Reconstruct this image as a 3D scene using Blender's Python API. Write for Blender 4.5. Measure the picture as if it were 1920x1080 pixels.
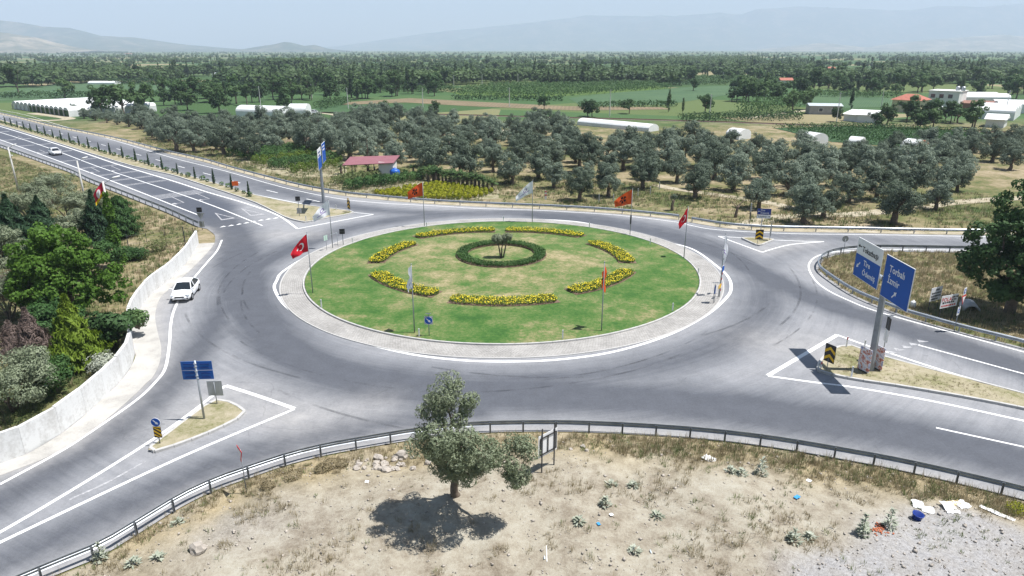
import bpy, bmesh, math, random
import numpy as np
from mathutils import Vector, Matrix, noise as mnoise
from mathutils.geometry import delaunay_2d_cdt, tessellate_polygon

S = bpy.context.scene
for o in list(bpy.data.objects):
    bpy.data.objects.remove(o)
COL = S.collection
R = math.radians

# ------------------------------------------------------------------ camera, sky, sun
CAM_H, FPX, HOR = 22.0, 1290.0, 92.0            # drone height, focal length in photo pixels, horizon row
PITCH = math.atan((540 - HOR) / FPX)
cam = bpy.data.cameras.new('camera'); cam_o = bpy.data.objects.new('camera', cam); COL.objects.link(cam_o)
cam.sensor_width = 36; cam.lens = 36 * FPX / 1920; cam.clip_start = .5; cam.clip_end = 60000
cam_o.location = (0, 0, CAM_H); cam_o.rotation_euler = (math.pi / 2 - PITCH, 0, 0)
S.camera = cam_o
SHX, SHY = -.43, .03                             # shadow offset per metre of height
W = bpy.data.worlds.new('World'); S.world = W; W.use_nodes = True
sky = W.node_tree.nodes.new('ShaderNodeTexSky'); sky.sky_type = 'NISHITA'; sky.sun_disc = False
sky.sun_elevation = math.atan(1 / math.hypot(SHX, SHY)); sky.sun_rotation = R(94)
sky.air_density = 1.2; sky.dust_density = .7; sky.ozone_density = 2.0; sky.altitude = 100
W.node_tree.links.new(sky.outputs[0], W.node_tree.nodes['Background'].inputs[0])
W.node_tree.nodes['Background'].inputs[1].default_value = .055
sun = bpy.data.lights.new('sun', 'SUN'); sun.energy = 5.0; sun.angle = R(.53); sun.color = (1, .975, .95)
sun_o = bpy.data.objects.new('sun', sun); COL.objects.link(sun_o)
sun_o.rotation_euler = Vector((SHX, SHY, -1)).to_track_quat('-Z', 'Y').to_euler()
S.view_settings.view_transform = 'Standard'; S.view_settings.look = 'None'
S.view_settings.exposure = 0.75; S.view_settings.gamma = 1
S.cycles.volume_bounces = 1
HAZE_D = 1.4e-4

# ------------------------------------------------------------------ photo pixel -> ground
CP, SP = math.cos(PITCH), math.sin(PITCH)
def ray(u, v):
    return (u - 960, FPX * CP - (v - 540) * SP, -((v - 540) * CP + FPX * SP))
def G(u, v, z=0.0):
    r = ray(u, v); t = (CAM_H - z) / -r[2]
    return (r[0] * t, r[1] * t)
def G3(u, v, z=0.0):
    return Vector((*G(u, v, z), z))
def GL(pts, z=0.0):
    return [G(u, v, z) for u, v in pts]

# ------------------------------------------------------------------ mesh helpers
def link(o, parent=None):
    COL.objects.link(o)
    if parent: o.parent = parent
    return o
def tag(o, label=None, cat=None, group=None, kind=None):
    if label: o['label'] = label
    if cat: o['category'] = cat
    if group: o['group'] = group
    if kind: o['kind'] = kind
    return o
def empty(name, loc, rz=0, label=None, cat=None, group=None):
    o = bpy.data.objects.new(name, None); o.location = loc; o.rotation_euler = (0, 0, rz); o.empty_display_size = .3
    link(o); return tag(o, label, cat, group)
def fast_mesh(name, V, F, mat, smooth=False):
    """V (n,3) array, F (m,k) array with constant k"""
    V = np.asarray(V, np.float32); F = np.asarray(F, np.int32)
    me = bpy.data.meshes.new(name); k = F.shape[1]
    me.vertices.add(len(V)); me.vertices.foreach_set('co', V.ravel())
    me.loops.add(F.size); me.loops.foreach_set('vertex_index', F.ravel())
    me.polygons.add(len(F)); me.polygons.foreach_set('loop_start', np.arange(0, F.size, k, dtype=np.int32))
    me.polygons.foreach_set('loop_total', np.full(len(F), k, np.int32))
    if smooth: me.polygons.foreach_set('use_smooth', np.ones(len(F), bool))
    me.update(calc_edges=True); me.materials.append(mat); return me
def obj(name, me, parent=None, loc=None, rz=None):
    o = bpy.data.objects.new(name, me); link(o, parent)
    if loc is not None: o.location = loc
    if rz is not None: o.rotation_euler = (0, 0, rz)
    return o
class MB:
    def __init__(s): s.v = []; s.f = []
    def add(s, vs, fs):
        b = len(s.v); s.v += [tuple(x) for x in vs]; s.f += [tuple(i + b for i in q) for q in fs]; return s
    def box(s, c, d, rz=0, M=None):
        x, y, z = d[0] / 2, d[1] / 2, d[2] / 2; ca, sa = math.cos(rz), math.sin(rz); vs = []
        for k in (-z, z):
            for (i, j) in ((-x, -y), (x, -y), (x, y), (-x, y)):
                p = Vector((c[0] + i * ca - j * sa, c[1] + i * sa + j * ca, c[2] + k))
                vs.append(M @ p if M else p)
        return s.add(vs, [(3, 2, 1, 0), (4, 5, 6, 7), (0, 1, 5, 4), (1, 2, 6, 5), (2, 3, 7, 6), (3, 0, 4, 7)])
    def tube(s, pts, rad, n=8, cap=True):
        pts = [Vector(p) for p in pts]
        if not hasattr(rad, '__len__'): rad = [rad] * len(pts)
        b = len(s.v); up = None
        for i, p in enumerate(pts):
            d = (pts[min(i + 1, len(pts) - 1)] - pts[max(i - 1, 0)]).normalized()
            if up is None: up = Vector((1, 0, 0)) if abs(d.x) < .8 else Vector((0, 1, 0))
            a = (up - d * up.dot(d)).normalized(); c = d.cross(a); up = a
            for k in range(n):
                t = 2 * math.pi * k / n
                s.v.append(tuple(p + (a * math.cos(t) + c * math.sin(t)) * rad[i]))
        for i in range(len(pts) - 1):
            for k in range(n):
                s.f.append((b + i * n + k, b + i * n + (k + 1) % n, b + (i + 1) * n + (k + 1) % n, b + (i + 1) * n + k))
        if cap:
            s.f.append(tuple(b + k for k in reversed(range(n)))); e = b + (len(pts) - 1) * n
            s.f.append(tuple(e + k for k in range(n)))
        return s
    def prism(s, poly, z0, z1, M=None):
        n = len(poly)
        A = sum(poly[i][0] * poly[(i + 1) % n][1] - poly[(i + 1) % n][0] * poly[i][1] for i in range(n))
        if A < 0: poly = poly[::-1]
        vs = [Vector((x, y, z0)) for x, y in poly] + [Vector((x, y, z1)) for x, y in poly]
        if M: vs = [M @ p for p in vs]
        return s.add(vs, [tuple(reversed(range(n))), tuple(range(n, 2 * n))] + [(i, (i + 1) % n, n + (i + 1) % n, n + i) for i in range(n)])
    def lathe(s, prof, n=16, c=(0, 0, 0)):
        b = len(s.v)
        for r, z in prof:
            for k in range(n):
                t = 2 * math.pi * k / n; s.v.append((c[0] + r * math.cos(t), c[1] + r * math.sin(t), c[2] + z))
        for i in range(len(prof) - 1):
            for k in range(n):
                s.f.append((b + i * n + k, b + i * n + (k + 1) % n, b + (i + 1) * n + (k + 1) % n, b + (i + 1) * n + k))
        s.f.append(tuple(b + k for k in reversed(range(n)))); e = b + (len(prof) - 1) * n; s.f.append(tuple(e + k for k in range(n)))
        return s
    def mesh(s, name, mat, smooth=False):
        me = bpy.data.meshes.new(name); me.from_pydata(s.v, [], s.f); me.update()
        if smooth: me.polygons.foreach_set('use_smooth', [True] * len(me.polygons))
        me.materials.append(mat); return me
    def build(s, name, mat, parent=None, loc=None, rz=None, smooth=False):
        return obj(name, s.mesh(name, mat, smooth), parent, loc, rz)

def copy_thing(src, loc, rz=0, scale=1.0, label=None):
    c = src.copy(); link(c); c.location = loc; c.rotation_euler = (0, 0, rz)
    c.scale = scale if hasattr(scale, '__len__') else (scale,) * 3
    if label: c['label'] = label
    for ch in src.children:
        d = ch.copy(); link(d, c)
        for gch in ch.children:
            e = gch.copy(); link(e, d)
    return c

def resample(pts, step):
    P = [Vector((p[0], p[1], 0)) for p in pts]; out = [P[0].copy()]; acc = 0
    for a, b in zip(P, P[1:]):
        L = (b - a).length; t = step - acc
        while t <= L:
            out.append(a.lerp(b, t / L)); t += step
        acc = L - (t - step)
    if (out[-1] - P[-1]).length > step * .2: out.append(P[-1].copy())
    return [(p.x, p.y) for p in out]
def smooth_line(pts, n=6, closed=False):
    out = []; m = len(pts)
    for i in range(m if closed else m - 1):
        if closed: a, b, c, d = pts[i - 1], pts[i], pts[(i + 1) % m], pts[(i + 2) % m]
        else: a, b, c, d = pts[max(i - 1, 0)], pts[i], pts[i + 1], pts[min(i + 2, m - 1)]
        for k in range(n):
            t = k / n
            out.append(tuple(.5 * (2 * b[j] + (c[j] - a[j]) * t + (2 * a[j] - 5 * b[j] + 4 * c[j] - d[j]) * t * t + (3 * b[j] - a[j] - 3 * c[j] + d[j]) * t ** 3) for j in (0, 1)))
    out.append(tuple(pts[0]) if closed else tuple(pts[-1]))
    return out
def offset_line(pts, d):
    out = []
    for i, p in enumerate(pts):
        a = pts[max(i - 1, 0)]; b = pts[min(i + 1, len(pts) - 1)]
        t = Vector((b[0] - a[0], b[1] - a[1])).normalized()
        out.append((p[0] - t.y * d, p[1] + t.x * d))
    return out
def inside(poly, X, Y):
    X = np.asarray(X); Y = np.asarray(Y); r = np.zeros(X.shape, bool); n = len(poly)
    for i in range(n):
        (x1, y1), (x2, y2) = poly[i], poly[(i + 1) % n]
        c = ((y1 > Y) != (y2 > Y)) & (X < (x2 - x1) * (Y - y1) / ((y2 - y1) or 1e-9) + x1); r ^= c
    return r
def seg_dist(poly, X, Y):
    d = np.full(np.shape(X), 1e9)
    for (x1, y1), (x2, y2) in zip(poly, poly[1:]):
        dx, dy = x2 - x1, y2 - y1; L = dx * dx + dy * dy + 1e-9
        t = np.clip(((X - x1) * dx + (Y - y1) * dy) / L, 0, 1)
        d = np.minimum(d, np.hypot(X - x1 - t * dx, Y - y1 - t * dy))
    return d
def sheet(name, poly, z, mat, step=None, hfn=None, smooth=True, ext=None):
    """flat (or hfn(x,y)) sheet inside an outline; step gives interior points"""
    if step is None:
        tri = tessellate_polygon([[Vector((x, y, 0)) for x, y in poly]])
        V = [(x, y, z) for x, y in poly]
        F = []
        for t in tri:
            a, b, c = (poly[i] for i in t)
            F.append(t if (b[0] - a[0]) * (c[1] - a[1]) - (b[1] - a[1]) * (c[0] - a[0]) > 0 else t[::-1])
        me = fast_mesh(name, V, F, mat)
        return obj(name, me)
    xs = [p[0] for p in poly]; ys = [p[1] for p in poly]
    rng = np.random.default_rng(5)
    X, Y = np.meshgrid(np.arange(min(xs), max(xs), step), np.arange(min(ys), max(ys), step))
    X = (X + rng.uniform(-.25, .25, X.shape) * step).ravel(); Y = (Y + rng.uniform(-.25, .25, Y.shape) * step).ravel()
    closed = list(poly) + [poly[0]]
    ok = inside(poly, X, Y) & (seg_dist(closed, X, Y) > step * .35); X, Y = X[ok], Y[ok]
    pts = [Vector(p) for p in poly] + [Vector((a, b)) for a, b in zip(X, Y)]; n = len(poly)
    vo, eo, fo, *_ = delaunay_2d_cdt(pts, [], [list(range(n))], 1, 1e-5)
    V = np.array([(p.x, p.y, 0) for p in vo]); F = np.array([f for f in fo if len(f) == 3])
    a, b, c = V[F[:, 0]], V[F[:, 1]], V[F[:, 2]]
    cr = (b[:, 0] - a[:, 0]) * (c[:, 1] - a[:, 1]) - (b[:, 1] - a[:, 1]) * (c[:, 0] - a[:, 0])
    F[cr < 0] = F[cr < 0][:, ::-1]
    V[:, 2] = z if hfn is None else [hfn(p[0], p[1]) for p in V]
    return obj(name, fast_mesh(name, V, F, mat, smooth))
def ribbon_mb(m, pts, w, z):
    l = offset_line(pts, w / 2); r = offset_line(pts, -w / 2); n = len(pts)
    m.add([(x, y, z) for x, y in r] + [(x, y, z) for x, y in l], [(i, i + 1, n + i + 1, n + i) for i in range(n - 1)])
def vattr(o, name, vals):
    a = o.data.attributes.new(name, 'FLOAT', 'POINT'); a.data.foreach_set('value', np.asarray(vals, np.float32))
def vco(o):
    V = np.empty(len(o.data.vertices) * 3, np.float32); o.data.vertices.foreach_get('co', V); return V.reshape(-1, 3)
def ss(a, b, x): t = np.clip((x - a) / (b - a), 0, 1); return t * t * (3 - 2 * t)

# ------------------------------------------------------------------ materials
class NT:
    def __init__(s, name, rough=.8, spec=.3, metal=0.0):
        s.m = bpy.data.materials.new(name); s.m.use_nodes = True; s.t = s.m.node_tree; s.b = s.t.nodes['Principled BSDF']
        s.b.inputs['Roughness'].default_value = rough; s.b.inputs['Specular IOR Level'].default_value = spec; s.b.inputs['Metallic'].default_value = metal
    def n(s, typ, **kw):
        x = s.t.nodes.new('ShaderNode' + typ)
        for k, v in kw.items(): setattr(x, k, v)
        return x
    def set(s, sock, v):
        if hasattr(v, 'is_linked') or hasattr(v, 'links'): s.t.links.new(v, sock)
        elif hasattr(v, '__len__') and len(v) == 3 and sock.type == 'RGBA': sock.default_value = (*v, 1)
        else: sock.default_value = v
    def pos(s): return s.n('NewGeometry').outputs['Position']
    def objco(s): return s.n('TexCoord').outputs['Object']
    def noise(s, vec, scale, detail=4, rough=.6, dist=0):
        x = s.n('TexNoise'); s.set(x.inputs['Vector'], vec); x.inputs['Scale'].default_value = scale; x.inputs['Detail'].default_value = detail
        x.inputs['Roughness'].default_value = rough; x.inputs['Distortion'].default_value = dist; return x.outputs['Fac']
    def ramp(s, fac, stops):
        x = s.n('ValToRGB'); s.set(x.inputs[0], fac); e = x.color_ramp.elements
        while len(e) < len(stops): e.new(.5)
        for i, (p, c) in enumerate(stops):
            e[i].position = p; e[i].color = (*c, 1) if hasattr(c, '__len__') else (c, c, c, 1)
        return x.outputs[0]
    def mix(s, fac, a, b, mode='MIX'):
        x = s.n('Mix', data_type='RGBA', blend_type=mode); s.set(x.inputs[0], fac); s.set(x.inputs[6], a); s.set(x.inputs[7], b); return x.outputs[2]
    def math(s, op, a, b=0.0, clamp=False):
        x = s.n('Math', operation=op, use_clamp=clamp); s.set(x.inputs[0], a); s.set(x.inputs[1], b); return x.outputs[0]
    def attr(s, name): return s.n('Attribute', attribute_name=name).outputs['Fac']
    def color(s, c): s.set(s.b.inputs['Base Color'], c); return s
    def bump(s, fac, strength=.4, dist=.02):
        x = s.n('Bump'); x.inputs['Strength'].default_value = strength; x.inputs['Distance'].default_value = dist
        s.set(x.inputs['Height'], fac); s.t.links.new(x.outputs[0], s.b.inputs['Normal']); return s
def plain(name, col, rough=.6, var=.18, scale=2.5, spec=.3, metal=0.0, bump=0.0, fine=30):
    t = NT(name, rough, spec, metal); p = t.objco()
    a = t.noise(p, scale, 5); b = t.noise(p, fine, 3)
    k = t.math('ADD', t.math('MULTIPLY', a, .7), t.math('MULTIPLY', b, .3))
    lo = tuple(max(0, c * (1 - var * 1.6)) for c in col); hi = tuple(min(.95, c * (1 + var)) for c in col)
    t.color(t.ramp(k, [(.3, lo), (.5, col), (.72, hi)]))
    if bump: t.bump(b, bump, .02)
    return t.m
def foliage(name, cols, trans=.3, rand=.35, scale=.6):
    t = NT(name, .65, .25); p = t.pos()
    a = t.noise(p, scale, 4); b = t.noise(p, 7, 3); oi = t.n('ObjectInfo').outputs['Random']
    k = t.math('ADD', t.math('MULTIPLY', a, .55), t.math('MULTIPLY', b, .45))
    k = t.math('ADD', k, t.math('MULTIPLY', t.math('SUBTRACT', oi, .5), rand))
    c = t.ramp(k, [(.28, cols[0]), (.5, cols[1]), (.74, cols[2])]); t.color(c)
    tr = t.n('BsdfTranslucent'); t.set(tr.inputs[0], c)
    mx = t.n('MixShader'); mx.inputs[0].default_value = trans
    t.t.links.new(t.b.outputs[0], mx.inputs[1]); t.t.links.new(tr.outputs[0], mx.inputs[2])
    t.t.links.new(mx.outputs[0], t.t.nodes['Material Output'].inputs[0]); return t.m
M = {}
TEXT = {}
def make_text(s, size):
    c = bpy.data.curves.new('lettering', 'FONT'); c.body = s; c.size = size; c.extrude = .004; c.offset = .012; c.resolution_u = 2
    o = bpy.data.objects.new('lettering', c); COL.objects.link(o); bpy.context.view_layer.update()
    me = bpy.data.meshes.new_from_object(o.evaluated_get(bpy.context.evaluated_depsgraph_get())); bpy.data.objects.remove(o); me.materials.clear(); TEXT[s] = me
for s_, z_ in (('Tokatbaşı', 1), ('Tire', 1), ('Ödemiş', 1), ('Torbalı', 1), ('İzmir', 1), ('POLAT', 1)): make_text(s_, z_)
def text_mesh(s, size, mat):
    me = TEXT[s].copy(); me.transform(Matrix.Scale(size, 4)); me.materials.append(mat); return me
def nzv(X, Y, k, seed):
    return np.array([mnoise.noise(Vector((a * k, b * k, seed))) for a, b in zip(X, Y)])
# ------------------------------------------------------------------ ground and far land
t = NT('dry_ground', .95, .1); p = t.pos()
n1, n2, n3, n4 = t.noise(p, .035, 4), t.noise(p, .22, 4), t.noise(p, 1.4, 4), t.noise(p, 7, 3)
k = t.math('ADD', t.math('ADD', t.math('MULTIPLY', n1, .35), t.math('MULTIPLY', n2, .35)), t.math('ADD', t.math('MULTIPLY', n3, .2), t.math('MULTIPLY', n4, .1)))
near_c = t.ramp(k, [(.40, (.062, .092, .031)), (.47, (.132, .132, .057)), (.525, (.220, .185, .106)), (.60, (.334, .273, .185))])
vo = t.n('TexVoronoi', feature='F1'); vo.inputs['Scale'].default_value = .011; t.set(vo.inputs['Vector'], p)
sx = t.n('SeparateColor'); t.set(sx.inputs[0], vo.outputs['Color'])
farm = t.ramp(sx.outputs[0], [(0, (.045, .085, .03)), (.3, (.06, .12, .045)), (.6, (.085, .13, .05)), (.8, (.13, .16, .06)), (.93, (.30, .25, .15))])
farm = t.mix(t.math('MULTIPLY', n3, .5), farm, (.05, .08, .03))
sp = t.n('SeparateXYZ'); t.set(sp.inputs[0], p)
mr = t.n('MapRange'); t.set(mr.inputs[0], sp.outputs[1]); mr.inputs[1].default_value = 205; mr.inputs[2].default_value = 240
t.color(t.mix(mr.outputs[0], near_c, farm)); t.bump(n4, .5, .05); M['ground'] = t.m
V = []; xs = [-16000, -6000, -2000, -600, -250, -100, -40, 0, 40, 100, 250, 600, 2000, 6000, 16000]
ys = [-400, -100, 0, 40, 80, 120, 180, 260, 500, 1000, 3000, 8000, 17000]
V = [(x, y, -.06) for y in ys for x in xs]; nx = len(xs)
F = [(j * nx + i, j * nx + i + 1, (j + 1) * nx + i + 1, (j + 1) * nx + i) for j in range(len(ys) - 1) for i in range(nx - 1)]
tag(obj('ground', fast_mesh('ground', V, F, M['ground'])), kind='structure')

def hill_mat(name, cols):
    t = NT(name, .95, .05); p = t.pos(); a = t.noise(p, .004, 6, .65); b = t.noise(p, .02, 4)
    t.color(t.ramp(t.math('ADD', t.math('MULTIPLY', a, .65), t.math('MULTIPLY', b, .35)), [(.4, cols[0]), (.5, cols[1]), (.6, cols[2])])); return t.m
M['hill_dark'] = hill_mat('hill_dark', [(.04, .065, .05), (.07, .09, .065), (.17, .155, .12)])
M['hill_dry'] = hill_mat('hill_dry', [(.08, .10, .07), (.17, .155, .115), (.33, .28, .21)])
def hill(name, prof, dist, depth, mat, seed):
    us = np.linspace(prof[0][0], prof[-1][0], 130); vt = np.interp(us, [a for a, b in prof], [b for a, b in prof]); V = []
    rows = np.linspace(-1, 1, 29)
    for tt in rows:
        for u, v in zip(us, vt):
            r = ray(u, v); k = dist / r[1]; x, z = r[0] * k, max(0, CAM_H + r[2] * k); y = dist + tt * depth
            env = (1 - abs(tt)) ** 1.15
            q = mnoise.fractal(Vector((x / depth * 2.2, y / depth * 2.2, seed)), .8, 2.2, 5)
            crest = mnoise.fractal(Vector((x / 260, seed * 3, 0)), .8, 2.2, 4) * z * .025
            V.append((x * (1 + tt * depth / dist * .6), y, max(-3, z * env * (1 + .55 * q * min(1, abs(tt) * 4)) + crest - (2 if abs(tt) == 1 else 0))))
    n = len(us); F = [(j * n + i, j * n + i + 1, (j + 1) * n + i + 1, (j + 1) * n + i) for j in range(len(rows) - 1) for i in range(n - 1)]
    return tag(obj(name, fast_mesh(name, V, F, mat, True)), kind='structure')
hill('mountain_range', [(520, 95), (640, 86), (800, 62), (900, 52), (1000, 42), (1100, 29), (1200, 30), (1280, 29), (1345, 24), (1390, 27), (1420, 17), (1500, 12), (1600, 16), (1700, 20), (1760, 11), (1840, 13), (1920, 7), (2300, 2)], 13500, 2600, M['hill_dark'], 3)
hill('foothills', [(1400, 95), (1480, 87), (1540, 80), (1580, 85), (1620, 89), (1680, 81), (1740, 75), (1800, 70), (1880, 65), (1960, 72), (2200, 80)], 9000, 1500, M['hill_dry'], 9)
hill('hills', [(-500, 30), (-100, 36), (0, 38), (40, 42), (80, 50), (130, 52), (170, 62), (185, 67), (250, 70), (300, 77), (350, 84), (400, 88), (470, 94)], 7600, 1700, M['hill_dark'], 5)
hill('spur', [(-400, 50), (-100, 54), (0, 60), (40, 66), (70, 71), (100, 79), (140, 88), (185, 95)], 5000, 900, M['hill_dry'], 7)
hill('knoll', [(440, 95), (480, 88), (510, 84), (530, 79), (545, 80), (570, 86), (590, 84), (615, 91), (650, 95)], 6500, 700, M['hill_dark'], 11)

def field_mat(name, cols, ang, sc, dark=.6):
    t = NT(name, .9, .15); p = t.pos(); mp = t.n('Mapping'); t.set(mp.inputs[0], p); mp.inputs['Rotation'].default_value = (0, 0, ang)
    w = t.n('TexWave'); t.set(w.inputs['Vector'], mp.outputs[0]); w.inputs['Scale'].default_value = sc; w.inputs['Distortion'].default_value = 1.5; w.inputs['Detail'].default_value = 3
    a = t.noise(p, .05, 4); b = t.noise(p, .8, 4)
    c = t.ramp(t.math('ADD', t.math('MULTIPLY', a, .6), t.math('MULTIPLY', b, .4)), [(.35, cols[0]), (.62, cols[1])])
    t.color(t.mix(t.math('MULTIPLY', w.outputs['Fac'], dark), c, tuple(x * .55 for x in cols[0]))); return t.m
M['crop'] = field_mat('green_crop', [(.055, .105, .05), (.09, .15, .07)], .5, .35, .5)
M['crop2'] = field_mat('yellow_green_crop', [(.075, .13, .03), (.12, .19, .045)], .2, .25, .5)
M['crop3'] = field_mat('dark_crop', [(.04, .085, .035), (.065, .12, .05)], 1.2, .3, .4)
M['fallow'] = field_mat('fallow_field', [(.15, .125, .075), (.24, .185, .115)], .1, .2, .3)
for i, (nm, pts, z, m) in enumerate([
    ('crop_field', [(-60, 192), (0, 172), (120, 155), (330, 153), (400, 158), (520, 166), (440, 178), (300, 178), (160, 181)], .0, 'crop'),
    ('crop_field', [(640, 140), (700, 134), (830, 136), (850, 146), (760, 150), (650, 150)], .0, 'crop3'),
    ('orchard_strip', [(845, 173), (930, 162), (1080, 158), (1225, 159), (1260, 166), (1120, 176), (990, 184), (870, 180)], .02, 'crop2'),
    ('crop_field', [(1066, 184), (1200, 168), (1340, 161), (1450, 160), (1400, 172), (1250, 196), (1090, 199)], .0, 'crop'),
    ('crop_field', [(1500, 180), (1560, 178), (1690, 184), (1680, 200), (1590, 203), (1500, 196)], .02, 'crop'),
    ('fallow_field', [(655, 191), (770, 184), (900, 191), (1060, 199), (1240, 201), (1260, 205), (1080, 207), (880, 199), (760, 192), (640, 197)], .02, 'fallow'),
    ('meadow', [(560, 207), (640, 196), (780, 196), (830, 204), (760, 212), (620, 213)], .02, 'crop3'),
    ('vegetable_plot', [(1450, 240), (1640, 236), (1860, 250), (1800, 285), (1700, 276), (1560, 266)], .02, 'crop3'),
    ('crop_field', [(1000, 128), (1150, 126), (1300, 130), (1180, 138), (1010, 137)], .0, 'crop'),
    ('crop_field', [(1180, 150), (1290, 146), (1400, 150), (1300, 158), (1190, 157)], .0, 'crop3'),
    ('crop_field', [(1560, 138), (1690, 134), (1920, 140), (1900, 150), (1650, 150)], .0, 'crop')]):
    tag(sheet(nm, GL(pts), z, M[m]), kind='structure')

# ------------------------------------------------------------------ road
RAIL_NEAR = [(-140, 1185), (100, 1080), (188, 1043), (268, 995), (339, 951), (407, 918), (479, 892), (548, 869), (617, 852), (682, 840), (746, 829), (800, 821), (870, 813), (935, 810), (998, 809), (1060, 809), (1122, 811), (1186, 814), (1250, 818), (1312, 823), (1379, 830), (1447, 839), (1515, 850), (1587, 863), (1663, 877), (1742, 894), (1827, 914), (1915, 936), (2000, 958), (2120, 990)]
RAIL_NOSE = [(2100, 703), (1960, 664), (1888, 645), (1831, 631), (1778, 617), (1730, 603), (1687, 590), (1619, 563), (1585, 545), (1553, 523), (1540, 513), (1534, 503), (1537, 493), (1548, 484), (1570, 477), (1600, 473), (1640, 471), (1677, 471), (1740, 472), (1800, 473), (1960, 475)]
RAIL_NE = [(1273, 412), (1310, 419), (1340, 424), (1368, 428), (1420, 432), (1480, 434), (1547, 435), (1605, 436), (1692, 438), (1750, 439), (1830, 440), (1960, 442)]
RAIL_FAR = [(-120, 187), (-40, 205), (40, 223), (100, 238), (213, 261), (313, 287), (383, 303), (433, 318), (500, 336), (567, 353), (640, 366), (684, 371), (745, 377), (807, 382), (900, 387), (973, 390), (1060, 394), (1140, 399), (1210, 405), (1273, 412)]
RAIL_HWY = [(-120, 236), (-60, 255), (0, 276), (33, 288), (83, 306), (133, 324), (167, 341), (217, 360), (267, 380), (317, 400), (353, 417), (373, 426)]
EDGE_W = [(388, 429), (402, 440), (403, 451), (400, 460), (385, 478), (350, 513), (320, 540), (300, 560), (291, 590), (295, 620), (302, 650), (300, 677), (288, 705), (273, 720), (240, 752), (180, 802), (100, 852), (0, 892), (-150, 950), (-320, 1015)]
WALL = [(373, 457), (350, 493), (320, 523), (283, 553), (257, 590), (247, 623), (252, 655), (253, 672), (233, 707), (187, 753), (133, 800), (60, 847), (0, 868), (-120, 918), (-320, 990)]
near_l = smooth_line(GL(RAIL_NEAR), 3); nose_l = smooth_line(GL(RAIL_NOSE), 4); ne_l = smooth_line(GL(RAIL_NE), 3)
far_l = smooth_line(GL(RAIL_FAR), 4); hwy_l = smooth_line(GL(RAIL_HWY), 3); west_l = smooth_line(GL(EDGE_W), 4); wall_l = smooth_line(GL(WALL), 3)
nose_in = offset_line(nose_l, -.15)
outline = near_l + nose_in + [G(2100, 476), G(2100, 444)] + ne_l[::-1] + far_l[::-1][1:] + hwy_l + west_l
CX, CY, RG, RA = -1.0, 69.75, 20.25, 22.5
t = NT('asphalt', .88, .25); p = t.pos(); sub = t.n('VectorMath', operation='SUBTRACT'); t.set(sub.inputs[0], p); sub.inputs[1].default_value = (CX, CY, 0)
sx = t.n('SeparateXYZ'); t.set(sx.inputs[0], sub.outputs[0])
rr = t.n('VectorMath', operation='LENGTH'); t.set(rr.inputs[0], sub.outputs[0]); an = t.math('ARCTAN2', sx.outputs[1], sx.outputs[0])
cb = t.n('CombineXYZ'); t.set(cb.inputs[0], t.math('MULTIPLY', rr.outputs['Value'], 1.3)); t.set(cb.inputs[1], t.math('MULTIPLY', an, 1.6))
streak = t.noise(cb.outputs[0], 1, 5, .65); big = t.noise(p, .09, 4); mid = t.noise(p, .8, 4); fin = t.noise(p, 26, 3, .7); fi2 = t.noise(p, 6, 3)
wear = t.math('ADD', t.math('ADD', t.attr('wear'), .07), t.math('MULTIPLY', t.math('SUBTRACT', streak, .5), .55))
cb2 = t.n('CombineXYZ'); t.set(cb2.inputs[0], t.math('MULTIPLY', rr.outputs['Value'], 7)); t.set(cb2.inputs[1], t.math('MULTIPLY', an, 2.5)); st2 = t.noise(cb2.outputs[0], 1, 4, .6)
wear = t.math('ADD', wear, t.math('MULTIPLY', t.math('SUBTRACT', st2, .5), .22))
wear = t.math('ADD', wear, t.math('MULTIPLY', t.math('SUBTRACT', big, .5), .5), True)
c = t.ramp(wear, [(0, (.262, .264, .272)), (.30, (.182, .188, .200)), (.85, (.084, .090, .104))])
c = t.mix(t.attr('newa'), c, (.075, .083, .102))
c = t.mix(t.math('MULTIPLY', t.attr('dust'), t.math('ADD', mid, .2)), c, (.35, .335, .315))
g = t.math('ADD', t.math('MULTIPLY', fin, .5), t.math('ADD', t.math('MULTIPLY', fi2, .25), t.math('MULTIPLY', mid, .25)))
c = t.mix(1.0, c, t.ramp(g, [(.3, .62), (.5, 1.0), (.7, 1.3)]), 'MULTIPLY')
vc = t.n('TexVoronoi', feature='DISTANCE_TO_EDGE'); vc.inputs['Scale'].default_value = .16
wv = t.n('VectorMath', operation='ADD'); t.set(wv.inputs[0], p); nz = t.n('TexNoise'); nz.inputs['Scale'].default_value = .7; t.set(nz.inputs['Vector'], p); t.set(wv.inputs[1], nz.outputs['Color']); t.set(vc.inputs['Vector'], wv.outputs[0])
crk = t.math('MULTIPLY', t.math('LESS_THAN', vc.outputs['Distance'], .004), t.math('GREATER_THAN', big, .52))
t.color(t.mix(t.math('MULTIPLY', crk, .2), c, (.07, .07, .075))); t.bump(fin, .35, .01); M['asphalt'] = t.m
road = tag(sheet('road', outline, 0, M['asphalt'], 1.0), kind='structure')
P = vco(road); X, Y = P[:, 0], P[:, 1]
def track(px, w, raw=False):
    return np.exp(-(seg_dist(smooth_line(GL(px), 5), X, Y) / w) ** 2)
rad = np.hypot(X - CX, Y - CY)
ringw = np.exp(-((rad - 26.4) / 2.2) ** 2)
wr = .72 * ringw
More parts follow.
